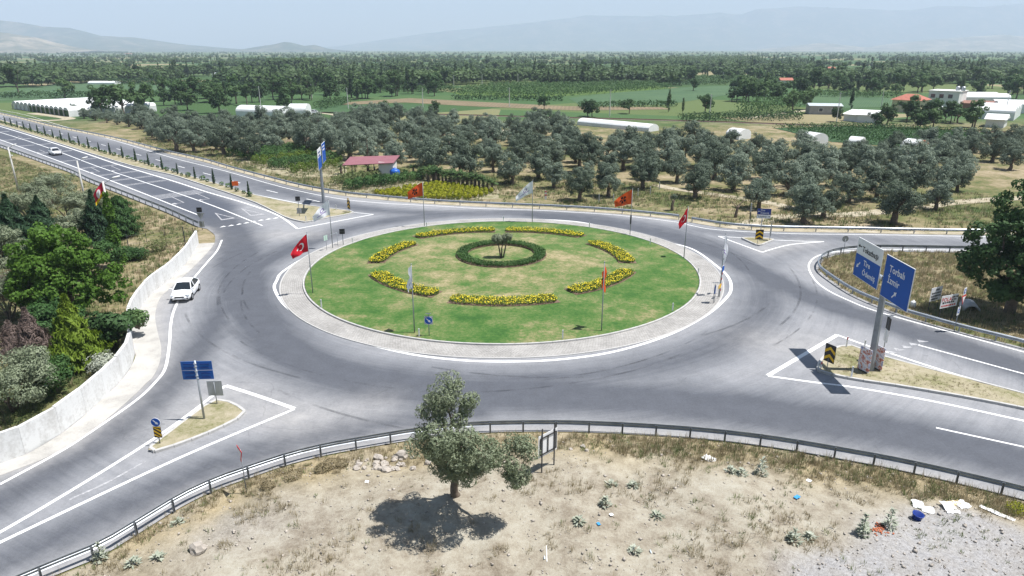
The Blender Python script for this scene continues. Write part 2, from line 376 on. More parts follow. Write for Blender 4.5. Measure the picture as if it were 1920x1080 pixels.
for px, w, a in [
    ([(330, 372), (400, 405), (440, 450), (452, 500), (470, 570), (540, 655), (660, 708), (850, 735), (1000, 741), (1150, 745), (1310, 757), (1450, 776), (1600, 797), (1750, 825), (1920, 868), (2080, 902)], 2.9, 1.05),
    
    ([(1000, 402), (1180, 425), (1330, 468), (1430, 515), (1540, 565), (1680, 610), (1920, 690), (2080, 735)], 2.0, 1.1),
    ([(500, 350), (640, 385), (800, 400), (960, 402), (1150, 415)], 2.2, .7), ([(1150, 415), (1300, 432), (1500, 444), (1800, 456)], 2.0, .45),
    ([(-100, 985), (60, 905), (180, 835), (280, 760), (345, 690), (400, 610), (440, 540), (520, 480), (640, 435)], 1.6, .85),
    ([(-60, 1085), (150, 990), (330, 905), (520, 838), (720, 795), (900, 772)], 1.6, .8),
    ([(1800, 462), (1620, 456), (1500, 470), (1430, 500), (1380, 540)], 1.8, .35),
    ([(0, 222), (200, 275), (400, 325), (560, 362)], 5.0, .62)]:
    wr = np.maximum(wr, a * track(px, w))
vattr(road, 'wear', np.clip(wr, 0, 1))
newp = GL([(-140, 205), (0, 236), (137, 279), (320, 337), (400, 362), (450, 385), (420, 412), (372, 408), (260, 362), (130, 312), (0, 264), (-140, 220)])
vattr(road, 'newa', ss(-1.5, 1.5, np.where(inside(newp, X, Y), 1, -1) * seg_dist(newp + newp[:1], X, Y)) * .95)
du = .9 * np.exp(-seg_dist(near_l, X, Y) / .8) + .6 * np.exp(-seg_dist(nose_in, X, Y) / .7) + .6 * np.exp(-seg_dist(far_l, X, Y) / .8) + .7 * np.exp(-seg_dist(west_l, X, Y) / .7)
for px, w in [([(330, 800), (420, 740), (520, 770)], 2.5), ([(1440, 640), (1540, 650)], 3), ([(1440, 470), (1520, 455)], 2), ([(560, 790), (700, 760)], 2), ([(590, 440), (520, 440)], 2.5)]:
    du = du + .45 * track(px, w)
vattr(road, 'dust', np.clip(du, 0, 1))

# painted markings: thin sheets 6 mm above the asphalt, children of the road
t = NT('road_paint', .7, .3); p = t.pos(); a, b = t.noise(p, 5, 5, .7), t.noise(p, 40, 3)
t.color(t.mix(t.ramp(t.math('ADD', t.math('MULTIPLY', a, .6), t.math('MULTIPLY', b, .4)), [(.36, .75), (.48, .0)]), (.80, .80, .78), (.34, .34, .34))); M['paint'] = t.m
t = NT('worn_road_paint', .8, .3); p = t.pos(); a, b = t.noise(p, 3, 5, .7), t.noise(p, 30, 3)
t.color(t.mix(t.ramp(t.math('ADD', t.math('MULTIPLY', a, .5), t.math('MULTIPLY', b, .5)), [(.42, 1.0), (.58, .1)]), (.55, .55, .55), (.2, .2, .21))); M['paint_worn'] = t.m
PZ = [.006]
def nextz():
    PZ[0] += .00006; return PZ[0]
def paint(name, px, w, z=None, n=5, mat='paint', world=False, closed=False):
    z = z or nextz()
    m = MB(); ribbon_mb(m, smooth_line(px if world else GL(px), n, closed) if len(px) > 2 else (px if world else GL(px)), w, z)
    return m.build(name, M[mat], road)
A = lambda x, y: (500 + x / 4.154, 400 + y / 4.154)
B = lambda x, y: (940 + x / 4.154, 400 + y / 4.154)
ring = [A(62, 590), A(80, 520), A(130, 450), A(330, 328), A(620, 205), A(1000, 115), A(1500, 58), (957, 411), B(520, 58), B(840, 112), B(1200, 205), B(1480, 275), B(1690, 420), B(1770, 500), B(1790, 580), B(1755, 655), B(1600, 790), B(1300, 948), B(900, 1072), (1060, 673), (960, 678), (860, 675), (760, 662), (660, 636), (580, 603), (535, 573)]
paint('circle_line', GL(ring), .28, world=True, closed=True, n=8)
for nm, px, w in [
    ('edge_line', [(0, 908), (100, 854), (143, 828), (217, 778), (262, 745), (290, 718), (310, 690), (318, 643), (320, 610), (327, 580), (345, 545), (367, 517), (390, 490), (407, 470), (416, 450)], .2),
    ('edge_line', [(-200, 181), (0, 226 - 20), (117, 236), (220, 265), (320, 295), (420, 320), (500, 343), (560, 358), (640, 373), (720, 381), (817, 386), (900, 391), (1000, 394), (1060, 397), (1140, 402), (1210, 409), (1273, 417), (1297, 423), (1347, 431), (1480, 438), (1640, 440), (1800, 443), (1960, 446)], .16),
    ('edge_line', [(1547, 475), (1527, 483), (1517, 495), (1519, 510), (1533, 530), (1557, 547), (1593, 564), (1630, 579), (1700, 600), (1920, 660), (2080, 704)], .18),
    ('edge_line', [(1552, 474), (1580, 471), (1647, 468), (1800, 469), (1950, 471)], .18),
    ('edge_line', [(-120, 223), (0, 262), (145, 315), (260, 359), (320, 383), (372, 403)], .22),
    ('lane_line', [(-120, 212), (0, 248), (90, 277), (183, 312), (317, 357), (400, 386), (492, 423)], .2),
    ('edge_line', [(-120, 205), (0, 237), (137, 280), (217, 307), (320, 338), (388, 360), (460, 381), (520, 403), (557, 428.5)], .3),
    ('give_way_edge', [(557, 429), (700, 402)], .22), ('give_way_edge', [(700, 402), (640, 395), (560, 381), (480, 365)], .16),
    ('island_line', [(-200, 1090), (0, 998), (293, 820), (423, 723)], .22), ('island_line', [(423, 723), (480, 741), (552, 766)], .3), ('island_line', [(552, 767), (333, 860), (0, 1017), (-200, 1112)], .22),
    ('island_line', [(1440, 704), (1570, 628)], .34), ('island_line', [(1570, 628), (1623, 647), (1760, 692), (1827, 712), (1940, 744), (2080, 782)], .22), ('island_line', [(1440, 705), (1528, 717), (1607, 727), (1747, 752), (1920, 789), (2080, 824)], .22),
    ('lane_line', [(1722, 647), (1920, 701), (2080, 744)], .18), ('lane_line', [(1755, 802), (1920, 838), (1990, 854)], .16),
    ('island_line', [(1347, 443), (1429, 473)], .2), ('island_line', [(1429, 473), (1455, 465), (1487, 458), (1545, 453)], .2), ('island_line', [(1347, 443), (1392, 446)], .16), ('island_line', [(1451, 450), (1500, 452), (1545, 453)], .16)]:
    paint(nm, px, w)
paint('faint_line', [(273, 865), (200, 905), (130, 937)], .14, mat='paint_worn')
def quad_paint(name, pts, mat='paint', z=None, world=False):
    z = z or nextz() + .002; q = pts if world else GL(pts); m = MB(); n = len(q)
    Ar = sum(q[i][0] * q[(i + 1) % n][1] - q[(i + 1) % n][0] * q[i][1] for i in range(n))
    if Ar < 0: q = q[::-1]
    m.add([(x, y, z) for x, y in q], [tuple(range(n))]); return m.build(name, M[mat], road)
dash = [(-28, 213.5), (-11, 217.5), (5, 222), (22, 226), (37, 230), (54, 234.5), (73, 239.5), (94, 245), (115, 250.5), (140, 257.5), (166, 264.5), (194, 272), (223, 280), (259.5, 290), (297.5, 300.5), (340, 313), (388, 326), (442, 341), (510, 359), (587, 375.5)]
dl = GL(dash)
for i, c in enumerate(dl):
    a, b = dl[max(i - 1, 0)], dl[min(i + 1, len(dl) - 1)]; d = Vector((b[0] - a[0], b[1] - a[1])).normalized() * 1.7
    m = MB(); ribbon_mb(m, [(c[0] - d.x, c[1] - d.y), (c[0] + d.x, c[1] + d.y)], .17, .006); m.build('lane_dash', M['paint'], road)
def tri_row(pts, ang, s=.55, mat='paint'):
    for u, v in pts:
        x, y = G(u, v); ca, sa = math.cos(ang), math.sin(ang)
        quad_paint('give_way_triangle', [(x + a * ca - b * sa, y + a * sa + b * ca) for a, b in ((-.28, -.3), (.28, -.3), (0, s))], world=True, mat=mat)
tri_row([(418, 425), (433, 423), (448, 420.5), (462, 418), (475, 415.5), (489, 413), (503, 411), (517, 409)], R(150))
tri_row([(1673, 661), (1686, 655.5), (1700, 650.5), (1714, 645.5), (1729, 640)], R(-100), .5, 'paint_worn')
for T in ([(452, 391), (497, 402), (470, 405)], [(402, 399), (442, 409), (415, 413)]):
    w = GL(T); c = (sum(p[0] for p in w) / 3, sum(p[1] for p in w) / 3)
    for i in range(3):
        a, b = w[i], w[(i + 1) % 3]; k = .74
        quad_paint('give_way_sign_marking', [a, b, (c[0] + (b[0] - c[0]) * k, c[1] + (b[1] - c[1]) * k), (c[0] + (a[0] - c[0]) * k, c[1] + (a[1] - c[1]) * k)], world=True, mat='paint_worn')
# rumble strips across the incoming carriageway
up, lo = smooth_line(GL([(0, 238), (137, 281), (217, 308), (320, 339), (388, 361)]), 12), smooth_line(GL([(-20, 254), (0, 261), (145, 314), (260, 358), (372, 402)]), 12)
def at_len(l, s):
    for a, b in zip(l, l[1:]):
        d = math.dist(a, b)
        if s <= d: return Vector((a[0] + (b[0] - a[0]) * s / d, a[1] + (b[1] - a[1]) * s / d))
        s -= d
    return Vector(l[-1])
def strip_at(px, off, w, m):
    c = Vector(G(*px)); i = min(range(len(up) - 1), key=lambda k: (Vector(up[k]) - c).length); d = (Vector(up[i + 1]) - Vector(up[i])).normalized()
    a = c + d * off; nrm = Vector((d.y, -d.x)); L = 7.2
    ribbon_mb(m, [tuple(a + nrm * .35), tuple(a + nrm * L * .46)], w, .0055); ribbon_mb(m, [tuple(a + nrm * L * .53), tuple(a + nrm * L)], w, .0055)
for px, k in [((20, 246), 1), ((62, 259), 1), ((98, 269), 1), ((138, 282), 1), ((182, 296), 2), ((222, 308), 2), ((260, 320), 2), ((287, 329), 2), ((312, 337), 2), ((372, 356), 5)]:
    m = MB()
    for j in range(k): strip_at(px, j * .75, .28 if k > 1 else .7, m)
    m.build('rumble_strip', M['paint_worn'], road)
def arrow(px0, px1, side):
    a, b = Vector(G(*px0)), Vector(G(*px1)); d = (b - a).normalized(); n = Vector((-d.y, d.x)) * side; m = MB(); z = nextz() + .004
    ribbon_mb(m, [tuple(a), tuple(b)], .15, z); ribbon_mb(m, [tuple(b - d * .1 + n * .1), tuple(b - d * .1 + n * 1.1)], .16, z)
    q = [b - d * .75 + n * 1.1, b + d * .55 + n * 1.1, b - d * .1 + n * 2.0]; q = [tuple(x) for x in q]
    if (q[1][0] - q[0][0]) * (q[2][1] - q[0][1]) - (q[1][1] - q[0][1]) * (q[2][0] - q[0][0]) < 0: q = q[::-1]
    m.add([(x, y, z) for x, y in q], [(0, 1, 2)]); m.build('turn_arrow', M['paint_worn'], road)
for a, b in [((208, 311), (226, 319)), ((170, 314), (187, 322)), ((367, 362), (393, 373)), ((322, 369), (345, 380)), ((74, 281), (84, 285)), ((33, 255), (42, 258))]: arrow(a, b, -1)

# tyre marks and asphalt patches
t = NT('tyre_rubber_marks', .85, .2); p = t.pos(); a = t.noise(p, .5, 4); b = t.noise(p, 9, 3); t.color((.06, .063, .07)); tp = t.n('BsdfTransparent'); mx = t.n('MixShader'); t.set(mx.inputs[0], t.math('MULTIPLY', t.ramp(a, [(.42, 0.0), (.62, .42)]), t.math('ADD', b, .2), True))
t.t.links.new(tp.outputs[0], mx.inputs[1]); t.t.links.new(t.b.outputs[0], mx.inputs[2]); t.t.links.new(mx.outputs[0], t.t.nodes['Material Output'].inputs[0]); M['tyre_mark'] = t.m
rk = random.Random(3)
for i in range(26):
    r_ = rk.uniform(24.2, 31.5); a0 = rk.uniform(0, 6.28); a1 = a0 + rk.uniform(.25, .8); rr2 = r_ + rk.uniform(-2.5, 2.5)
    pts = [(CX + (r_ + (rr2 - r_) * j / 20) * math.cos(a0 + (a1 - a0) * j / 20), CY + (r_ + (rr2 - r_) * j / 20) * math.sin(a0 + (a1 - a0) * j / 20)) for j in range(21)]
    if not inside(outline, [q[0] for q in pts], [q[1] for q in pts]).all() or any(math.hypot(q[0] - CX, q[1] - CY) < 23.6 for q in pts): continue
    m = MB(); ribbon_mb(m, pts, rk.uniform(.12, .22), .0035 + i * .00004); m.build('tyre_mark', M['tyre_mark'], road)
# ------------------------------------------------------------------ kerbs, islands, roundabout
M['kerb'] = plain('kerb_concrete', (.46, .45, .43), .85, .22, 1.5, bump=.3)
t = NT('lawn', .9, .15); p = t.pos(); a, b, c_, d_ = t.noise(p, .16, 5, .6, .6), t.noise(p, .7, 4), t.noise(p, 3.5, 4), t.noise(p, 14, 3, .7)
dx = t.n('VectorMath', operation='DISTANCE'); t.set(dx.inputs[0], p); dx.inputs[1].default_value = (-1.2, 71.5, 0)
inn = t.n('MapRange'); t.set(inn.inputs[0], dx.outputs['Value']); inn.inputs[1].default_value = 15; inn.inputs[2].default_value = 10
k = t.math('ADD', t.math('ADD', t.math('MULTIPLY', a, .36), t.math('MULTIPLY', b, .26)), t.math('ADD', t.math('MULTIPLY', c_, .23), t.math('MULTIPLY', d_, .15)))
k = t.math('ADD', k, t.math('MULTIPLY', inn.outputs[0], .055))
t.color(t.ramp(k, [(.39, (.028, .085, .018)), (.46, (.052, .122, .026)), (.52, (.10, .152, .045)), (.575, (.19, .188, .085)), (.65, (.33, .275, .16))])); t.bump(d_, .6, .05); M['lawn'] = t.m
t = NT('dry_soil_grass', .95, .1); p = t.pos(); a, b, d_ = t.noise(p, .5, 5), t.noise(p, 2.5, 4), t.noise(p, 12, 3, .7)
k = t.math('ADD', t.math('MULTIPLY', a, .45), t.math('ADD', t.math('MULTIPLY', b, .3), t.math('MULTIPLY', d_, .25)))
t.color(t.ramp(k, [(.33, (.09, .115, .04)), (.41, (.18, .175, .085)), (.50, (.29, .26, .17)), (.62, (.37, .325, .24))])); t.bump(d_, .6, .05); M['soil_grass'] = t.m
t = NT('apron_pavers', .85, .2); p = t.pos(); sub = t.n('VectorMath', operation='SUBTRACT'); t.set(sub.inputs[0], p); sub.inputs[1].default_value = (CX, CY, 0)
sx = t.n('SeparateXYZ'); t.set(sx.inputs[0], sub.outputs[0]); rr = t.n('VectorMath', operation='LENGTH'); t.set(rr.inputs[0], sub.outputs[0])
cb = t.n('CombineXYZ'); t.set(cb.inputs[1], rr.outputs['Value']); t.set(cb.inputs[0], t.math('MULTIPLY', t.math('ARCTAN2', sx.outputs[1], sx.outputs[0]), 21.4))
br = t.n('TexBrick'); t.set(br.inputs['Vector'], cb.outputs[0]); br.inputs['Scale'].default_value = 1; br.inputs['Brick Width'].default_value = .24; br.inputs['Row Height'].default_value = .2; br.inputs['Mortar Size'].default_value = .018
br.inputs['Color1'].default_value = (.32, .308, .288, 1); br.inputs['Color2'].default_value = (.37, .357, .335, 1); br.inputs['Mortar'].default_value = (.235, .225, .21, 1)
a, b = t.noise(p, .35, 5), t.noise(p, 4, 4); t.color(t.mix(1.0, br.outputs[0], t.ramp(t.math('ADD', t.math('MULTIPLY', a, .6), t.math('MULTIPLY', b, .4)), [(.35, .72), (.6, 1.12)]), 'MULTIPLY')); t.bump(br.outputs['Fac'], -.5, .01); M['pavers'] = t.m

def circ(r, n=128, cx=CX, cy=CY): return [(cx + r * math.cos(2 * math.pi * i / n), cy + r * math.sin(2 * math.pi * i / n)) for i in range(n)]
m = MB(); n = 128; o_, i_ = circ(RA), circ(RG + .05)
m.add([(x, y, .05) for x, y in o_] + [(x, y, .10) for x, y in i_], [(k, (k + 1) % n, n + (k + 1) % n, n + k) for k in range(n)])
tag(m.build('apron', M['pavers']), kind='structure')
lawn = tag(sheet('lawn', circ(RG - .05), .2, M['lawn'], 1.2, lambda x, y: .19 + .22 * (1 - min(1, math.hypot(x - CX, y - CY) / RG) ** 2) + .03 * mnoise.noise(Vector((x * .5, y * .5, 0)))), kind='structure')
def stones(parent, pts, L, w, z0, z1, closed=False, name='kerb_stone'):
    """kerb stones, one object each, set along a line"""
    cache = {}
    l = resample(list(pts) + ([pts[0]] if closed else []), L)
    for k, (a, b) in enumerate(zip(l, l[1:])):
        d = math.dist(a, b)
        if d < .15: continue
        key = round(d, 1)
        if key not in cache:
            mm = MB(); e = .02; h = z1 - z0; x = d / 2 - .008
            prof = [(-w / 2, 0), (w / 2, 0), (w / 2, h - e), (w / 2 - e, h), (-w / 2 + e, h), (-w / 2, h - e)]
            mm.add([(-x, q, zz) for q, zz in prof] + [(x, q, zz) for q, zz in prof], [tuple(range(6)), tuple(reversed(range(6, 12)))] + [(i, i + 6, (i + 1) % 6 + 6, (i + 1) % 6) for i in range(6)])
            cache[key] = mm.mesh(name, M['kerb'])
        o = obj(name, cache[key], parent, (*[(a[i] + b[i]) / 2 for i in (0, 1)], z0 + .004 * math.sin(k * 7.3)), math.atan2(b[1] - a[1], b[0] - a[0]))
        o.rotation_euler[0] = .012 * math.sin(k * 3.1)
stones(lawn, circ(RG + .08, 256), 1.0, .16, .0, .24, True)
ap = bpy.data.objects['apron']
stones(ap, circ(RA + .06, 256), 1.0, .12, -.03, .07, True)
def island(name, px, z, mat, L=1.0, far=None):
    w = smooth_line(GL(px), 3, True)[:-1]
    o = tag(sheet(name, w, z, M[mat], .8, lambda x, y: z + .05 * mnoise.noise(Vector((x * .9, y * .9, 1)))), kind='structure')
    stones(o, w, L, .2, -.02, z + .03, True); return o
island('traffic_island', [(282, 842), (340, 797), (388, 761), (408, 752), (420, 753), (440, 761), (457, 771), (458, 778), (445, 788), (402, 809), (350, 830), (300, 847), (288, 848)], .15, 'soil_grass')
island('traffic_island', [(1391, 448), (1400, 452), (1420, 461), (1428, 460), (1440, 455), (1451, 450), (1430, 448), (1408, 447)], .15, 'soil_grass', .8)
island('median_island', [(1533, 690), (1536, 682), (1547, 668), (1563, 656), (1578, 651), (1595, 650), (1640, 666), (1700, 683), (1760, 699), (1840, 720), (1920, 741), (2060, 778), (2090, 800), (2060, 800), (1920, 768), (1813, 747), (1690, 726), (1643, 719), (1597, 712), (1557, 704), (1537, 699)], .15, 'soil_grass')
# long median of the highway: kerb stones at the roundabout end, plain kerb line further away
mu = [(480, 367), (540, 380), (590, 388), (630, 393), (652, 396), (663, 399), (650, 403), (600, 412), (578, 417), (563, 416), (533, 407), (480, 381), (420, 360), (410, 357)]
ml = [(410, 357), (350, 337), (320, 328), (250, 312), (167, 287), (100, 266), (0, 235), (-120, 204)]
mt = [(-120, 196), (0, 225), (60, 244), (125, 263), (200, 285), (252, 300), (328, 323), (413, 347), (480, 367)]
mo = smooth_line(GL(mt[:-1] + mu + ml[1:]), 3)
med = tag(sheet('highway_median', mo, .12, M['soil_grass'], 2.0), kind='structure')
stones(med, smooth_line(GL(mu), 3), 1.0, .2, -.02, .17)
for pl in (ml, mt):
    m = MB(); l = smooth_line(GL(pl), 3); a, b = offset_line(l, .1), offset_line(l, -.1); n = len(l)
    m.add([(*q, -.02) for q in a] + [(*q, .16) for q in a] + [(*q, .16) for q in b] + [(*q, -.02) for q in b], [(r * n + i, (r + 1) * n + i, (r + 1) * n + i + 1, r * n + i + 1) for r in range(3) for i in range(n - 1)])
    m.build('kerb', M['kerb'], med)

# pale pavement beside the wall, sandy verge and tracks
M['pale'] = plain('pale_concrete', (.40, .385, .355), .9, .22, .5, bump=.3, fine=9)
t = NT('sandy_soil', .95, .1); p = t.pos(); a, b = t.noise(p, .6, 5), t.noise(p, 5, 4)
t.color(t.ramp(t.math('ADD', t.math('MULTIPLY', a, .6), t.math('MULTIPLY', b, .4)), [(.38, (.240, .216, .136)), (.5, (.360, .315, .230)), (.62, (.432, .390, .306))])); t.bump(b, .5, .04); M['sand'] = t.m
tag(sheet('pavement', wall_l + west_l[::-1][:-10], .015, M['pale'], 1.0, lambda x, y: .012 + .02 * max(0, mnoise.noise(Vector((x, y, 4))))), kind='structure')
def strip_sheet(name, line, a, b, z, mat):
    m = MB(); l, r = offset_line(line, a), offset_line(line, b); n = len(line)
    m.add([(*q, z) for q in l] + [(*q, z) for q in r], [(i, n + i, n + i + 1, i + 1) for i in range(n - 1)]); return tag(m.build(name, M[mat]), kind='structure')
strip_sheet('verge', far_l + ne_l[1:], 1.3, -.25, .008, 'sand')
strip_sheet('verge', hwy_l, -.2, 1.2, .008, 'sand') if False else None
for px, w in [([(1380, 425), (1420, 414), (1450, 408), (1500, 403), (1590, 402), (1665, 395), (1740, 386), (1815, 377), (1960, 368)], 2.6), ([(1230, 346), (1255, 352), (1325, 362), (1425, 377), (1480, 388), (1530, 400)], 2.2), ([(860, 247), (940, 246), (1020, 244)], 7), ([(1400, 222), (1470, 212), (1530, 205)], 3.5), ([(560, 214), (610, 212), (640, 216)], 5), ([(40, 222), (75, 226), (130, 222), (60, 212)], 4)]:
    m = MB(); l = smooth_line(GL(px), 5); ribbon_mb(m, l, w, -.02); tag(m.build('dirt_track', M['sand']), kind='structure')
# ------------------------------------------------------------------ vegetation
def unit(v): return v / (np.linalg.norm(v, axis=1, keepdims=True) + 1e-9)
def leaf_quads(C, N, L, Wd, rng, D=None):
    """diamond leaves at C with normals N; D gives the long direction"""
    n = len(C)
    if D is None: D = rng.normal(size=(n, 3))
    D = unit(D - N * (D * N).sum(1, keepdims=True)); B_ = np.cross(N, D)
    L = (L * rng.uniform(.65, 1.3, n))[:, None]; Wd = (Wd * rng.uniform(.7, 1.25, n))[:, None]
    V = np.stack([C - D * L * .5, C + B_ * Wd * .5 + N * L * .05, C + D * L * .5 - N * L * .12, C - B_ * Wd * .5 + N * L * .05], 1).reshape(-1, 3)
    return V, np.arange(4 * n).reshape(n, 4)
def crown_mesh(name, lobes, clumps, cr, per, L, Wd, mat, seed, top=.15, flat=.8, jit=.38):
    rng = np.random.default_rng(seed); vol = np.array([(l[3] * l[4] * l[5]) ** .67 for l in lobes]); vol /= vol.sum()
    C, O = [], []
    for l, k in zip(lobes, rng.multinomial(clumps, vol)):
        d = unit(rng.normal(size=(k, 3)) + np.array([0, 0, top])); r = rng.uniform(.55, 1.0, (k, 1)) ** .6
        C.append(np.array(l[:3]) + d * r * np.array(l[3:6])); O.append(d)
    C, O = np.concatenate(C), np.concatenate(O); n = len(C)
    rad = cr * rng.uniform(.55, 1.3, n); cnt = np.maximum(4, (per * (rad / cr) ** 2).astype(int))
    idx = np.repeat(np.arange(n), cnt); d = unit(rng.normal(size=(len(idx), 3)))
    q = d * rng.uniform(.5, 1.0, (len(idx), 1)) ** .5 * rad[idx][:, None] * np.array([1, 1, flat])
    N = unit(d * .95 + O[idx] * .4 + rng.normal(size=d.shape) * jit + np.array([0, 0, .3]))
    V, F = leaf_quads(C[idx] + q, N, L, Wd, rng)
    return fast_mesh(name, V, F, mat)
def limb(m, a, b, r0, r1, bend, rng, n=5, sides=6):
    a, b = Vector(a), Vector(b); pts = []
    off = Vector(rng.normal(size=3)) * bend
    for i in range(n + 1):
        t_ = i / n; pts.append(a.lerp(b, t_) + off * math.sin(math.pi * t_) + Vector(rng.normal(size=3)) * bend * .2 * (0 < i < n))
    m.tube(pts, [r0 + (r1 - r0) * i / n for i in range(n + 1)], sides)
    return pts
M['bark'] = plain('grey_bark', (.16, .125, .095), .95, .35, 6, bump=.8); M['bark_pale'] = plain('pale_bark', (.26, .22, .17), .95, .3, 6, bump=.8)
M['olive'] = foliage('olive_leaves', [(.085, .115, .075), (.16, .205, .148), (.26, .315, .24)], .28, .35)
M['olive_fg'] = foliage('olive_leaves_near', [(.11, .145, .075), (.22, .26, .16), (.38, .41, .30)], .25, .0, 1.2)
M['maple'] = foliage('bright_leaves', [(.05, .11, .016), (.095, .19, .026), (.17, .29, .05)], .4, .05, .9)
M['dark'] = foliage('dark_leaves', [(.03, .062, .022), (.058, .11, .038), (.105, .175, .06)], .3, .35)
M['mid'] = foliage('mid_leaves', [(.04, .085, .028), (.07, .135, .045), (.125, .20, .07)], .3, .4)
M['far'] = foliage('far_leaves', [(.032, .065, .028), (.066, .115, .045), (.12, .175, .065)], .3, .55, .02)
M['thuja'] = foliage('thuja_sprays', [(.075, .13, .012), (.15, .225, .02), (.25, .33, .045)], .3, .0, 1.5)
M['conifer'] = foliage('conifer_sprays', [(.02, .05, .022), (.035, .08, .035), (.06, .115, .055)], .2, .2)
M['dead'] = foliage('dead_twigs', [(.085, .06, .05), (.15, .11, .095), (.22, .175, .155)], .1, .1)
M['yellow_leaf'] = foliage('golden_leaves', [(.16, .19, .01), (.30, .32, .015), (.46, .44, .03)], .3, .2, 2)
M['shrub'] = foliage('shrub_leaves', [(.03, .08, .02), (.06, .13, .035), (.11, .20, .055)], .3, .35)
M['bed'] = foliage('bed_leaves', [(.065, .12, .018), (.12, .185, .026), (.19, .25, .04)], .35, .2, 2)
M['straw'] = foliage('straw_grass', [(.19, .155, .085), (.30, .25, .15), (.43, .37, .24)], .3, .1, .5)
M['weed'] = foliage('green_weeds', [(.08, .12, .04), (.15, .19, .07), (.25, .26, .11)], .3, .1, .5)
M['thistle'] = foliage('thistle_leaves', [(.22, .26, .18), (.40, .43, .34), (.60, .61, .54)], .2, .1, 4)

def tree(name, loc, trunk, crown, label, cat='tree', group=None, rz=0, sc=1):
    o = empty(name, loc, rz, label, cat, group); o.scale = (sc,) * 3 if not hasattr(sc, '__len__') else sc
    if trunk: obj('trunk', trunk, o)
    if crown: obj('crown', crown, o)
    return o
# olive variants for the grove
OLV = []
for s in range(8):
    rng = np.random.default_rng(100 + s); lobes = []; m = MB(); h0 = rng.uniform(1.1, 1.7)
    k = rng.integers(5, 8); base = rng.normal(size=2) * .25
    limb(m, (0, 0, -.1), (base[0], base[1], h0), .5, .34, .12, rng, 4, 8)
    for i in range(k):
        a = 2 * math.pi * i / k + rng.uniform(-.4, .4); r = rng.uniform(1.3, 2.4); z = rng.uniform(2.0, 4.2)
        lobes.append((r * math.cos(a), r * math.sin(a), z, rng.uniform(1.1, 1.7), rng.uniform(1.1, 1.7), rng.uniform(.9, 1.4)))
        limb(m, (base[0], base[1], h0 - .1), (r * .8 * math.cos(a), r * .8 * math.sin(a), z), .22, .06, .25, rng)
    lobes.append((rng.normal() * .5, rng.normal() * .5, 4.5, 1.7, 1.7, 1.2)); lobes.append((rng.normal() * .5, rng.normal() * .5, 2.8, 2.3, 2.3, 1.0))
    OLV.append((m.mesh('olive_trunk', M['bark'], True), crown_mesh('olive_crown', lobes, 100, .60, 85, .30, .13, M['olive'], 200 + s)))
rnd = random.Random(4)
OL_LABEL, OL_GROUP = 'grey-green olive tree in the old grove beyond the far guard rail', 'olive trees of the grove'
def ol_label(x, y):
    u = 960 + 1306 * x / y
    if u < 460: return 'grey-green olive tree between the highway verge and the white greenhouses', 'olive trees beside the highway'
    if u < 700: return 'grey-green olive tree behind the nursery beds', 'olive trees behind the nursery'
    if y > 165: return 'grey-green olive tree at the back of the grove towards the railway', 'olive trees at the back of the grove'
    if y < 122: return 'gnarled olive tree at the front edge of the grove along the sandy track', 'olive trees at the front edge of the grove'
    if u > 1450: return 'dense olive tree in the grove between the sandy track and the vegetable plot', 'olive trees below the vegetable plot'
    return 'grey-green olive tree in the crowded middle of the grove', 'olive trees in the middle of the grove'
def olive(x, y, sc):
    OL_LABEL, OL_GROUP = ol_label(x, y)
    t_, c_ = OLV[rnd.randrange(8)]; k = sc * rnd.uniform(.66, .98)
    return tree('olive_tree', (x, y, -.06), t_, c_, OL_LABEL, 'olive tree', OL_GROUP, rnd.uniform(0, 6.28), (k * rnd.uniform(.92, 1.1), k, k * rnd.uniform(1.0, 1.25)))
front = [(1041, 352, 1.0), (1086, 376, .92), (1140, 368, .95), (1205, 354, 1.1), (1269, 342, 1.0), (1304, 371, 1.2), (1375, 356, 1.15), (1422, 391, 1.05), (1511, 418, 1.15), (1543, 408, 1.0), (1675, 420, 1.2), (1752, 393, 1.0), (1481, 367, 1.1), (1800, 342, 1.1), (1892, 318, 1.15), (1712, 337, 1.15), (1650, 318, 1.1), (1745, 328, 1.1), (880, 336, 1.1), (960, 345, 1.2), (812, 326, 1.1), (740, 318, 1.15), (1010, 335, 1.1), (1590, 380, 1.15), (1640, 375, 1.1), (1700, 375, 1.15), (1560, 350, 1.2), (1625, 345, 1.2), (1440, 350, 1.1), (1340, 335, 1.15), (1255, 318, 1.1), (1170, 318, 1.1), (1100, 325, 1.05), (925, 322, 1.1), (850, 305, 1.1),
         (330, 284, 1.15), (375, 268, 1.1), (365, 285, .9), (422, 290, 1.1), (450, 292, 1.05), (470, 300, .95), (505, 272, 1.1), (540, 268, 1.1), (580, 287, 1.2), (615, 292, 1.25), (655, 300, 1.1), (690, 288, 1.1)]
spots = []
for u, v, s in front: x, y = G(u, v); spots.append((x, y)); olive(x, y, s)
grove = GL([(300, 270), (430, 287), (560, 292), (640, 300), (760, 318), (880, 336), (1000, 346), (1060, 350), (1200, 352), (1300, 362), (1400, 375), (1500, 400), (1700, 405), (1790, 372), (1830, 335), (1830, 308), (1930, 300), (1990, 262), (1800, 282), (1660, 288), (1480, 292), (1300, 268), (1180, 262), (1050, 240), (1000, 236), (990, 248), (830, 246), (840, 230), (720, 222), (640, 232), (560, 240), (470, 238), (380, 232), (250, 222), (260, 245)])
xs_ = [p[0] for p in grove]; ys_ = [p[1] for p in grove]
x = min(xs_)
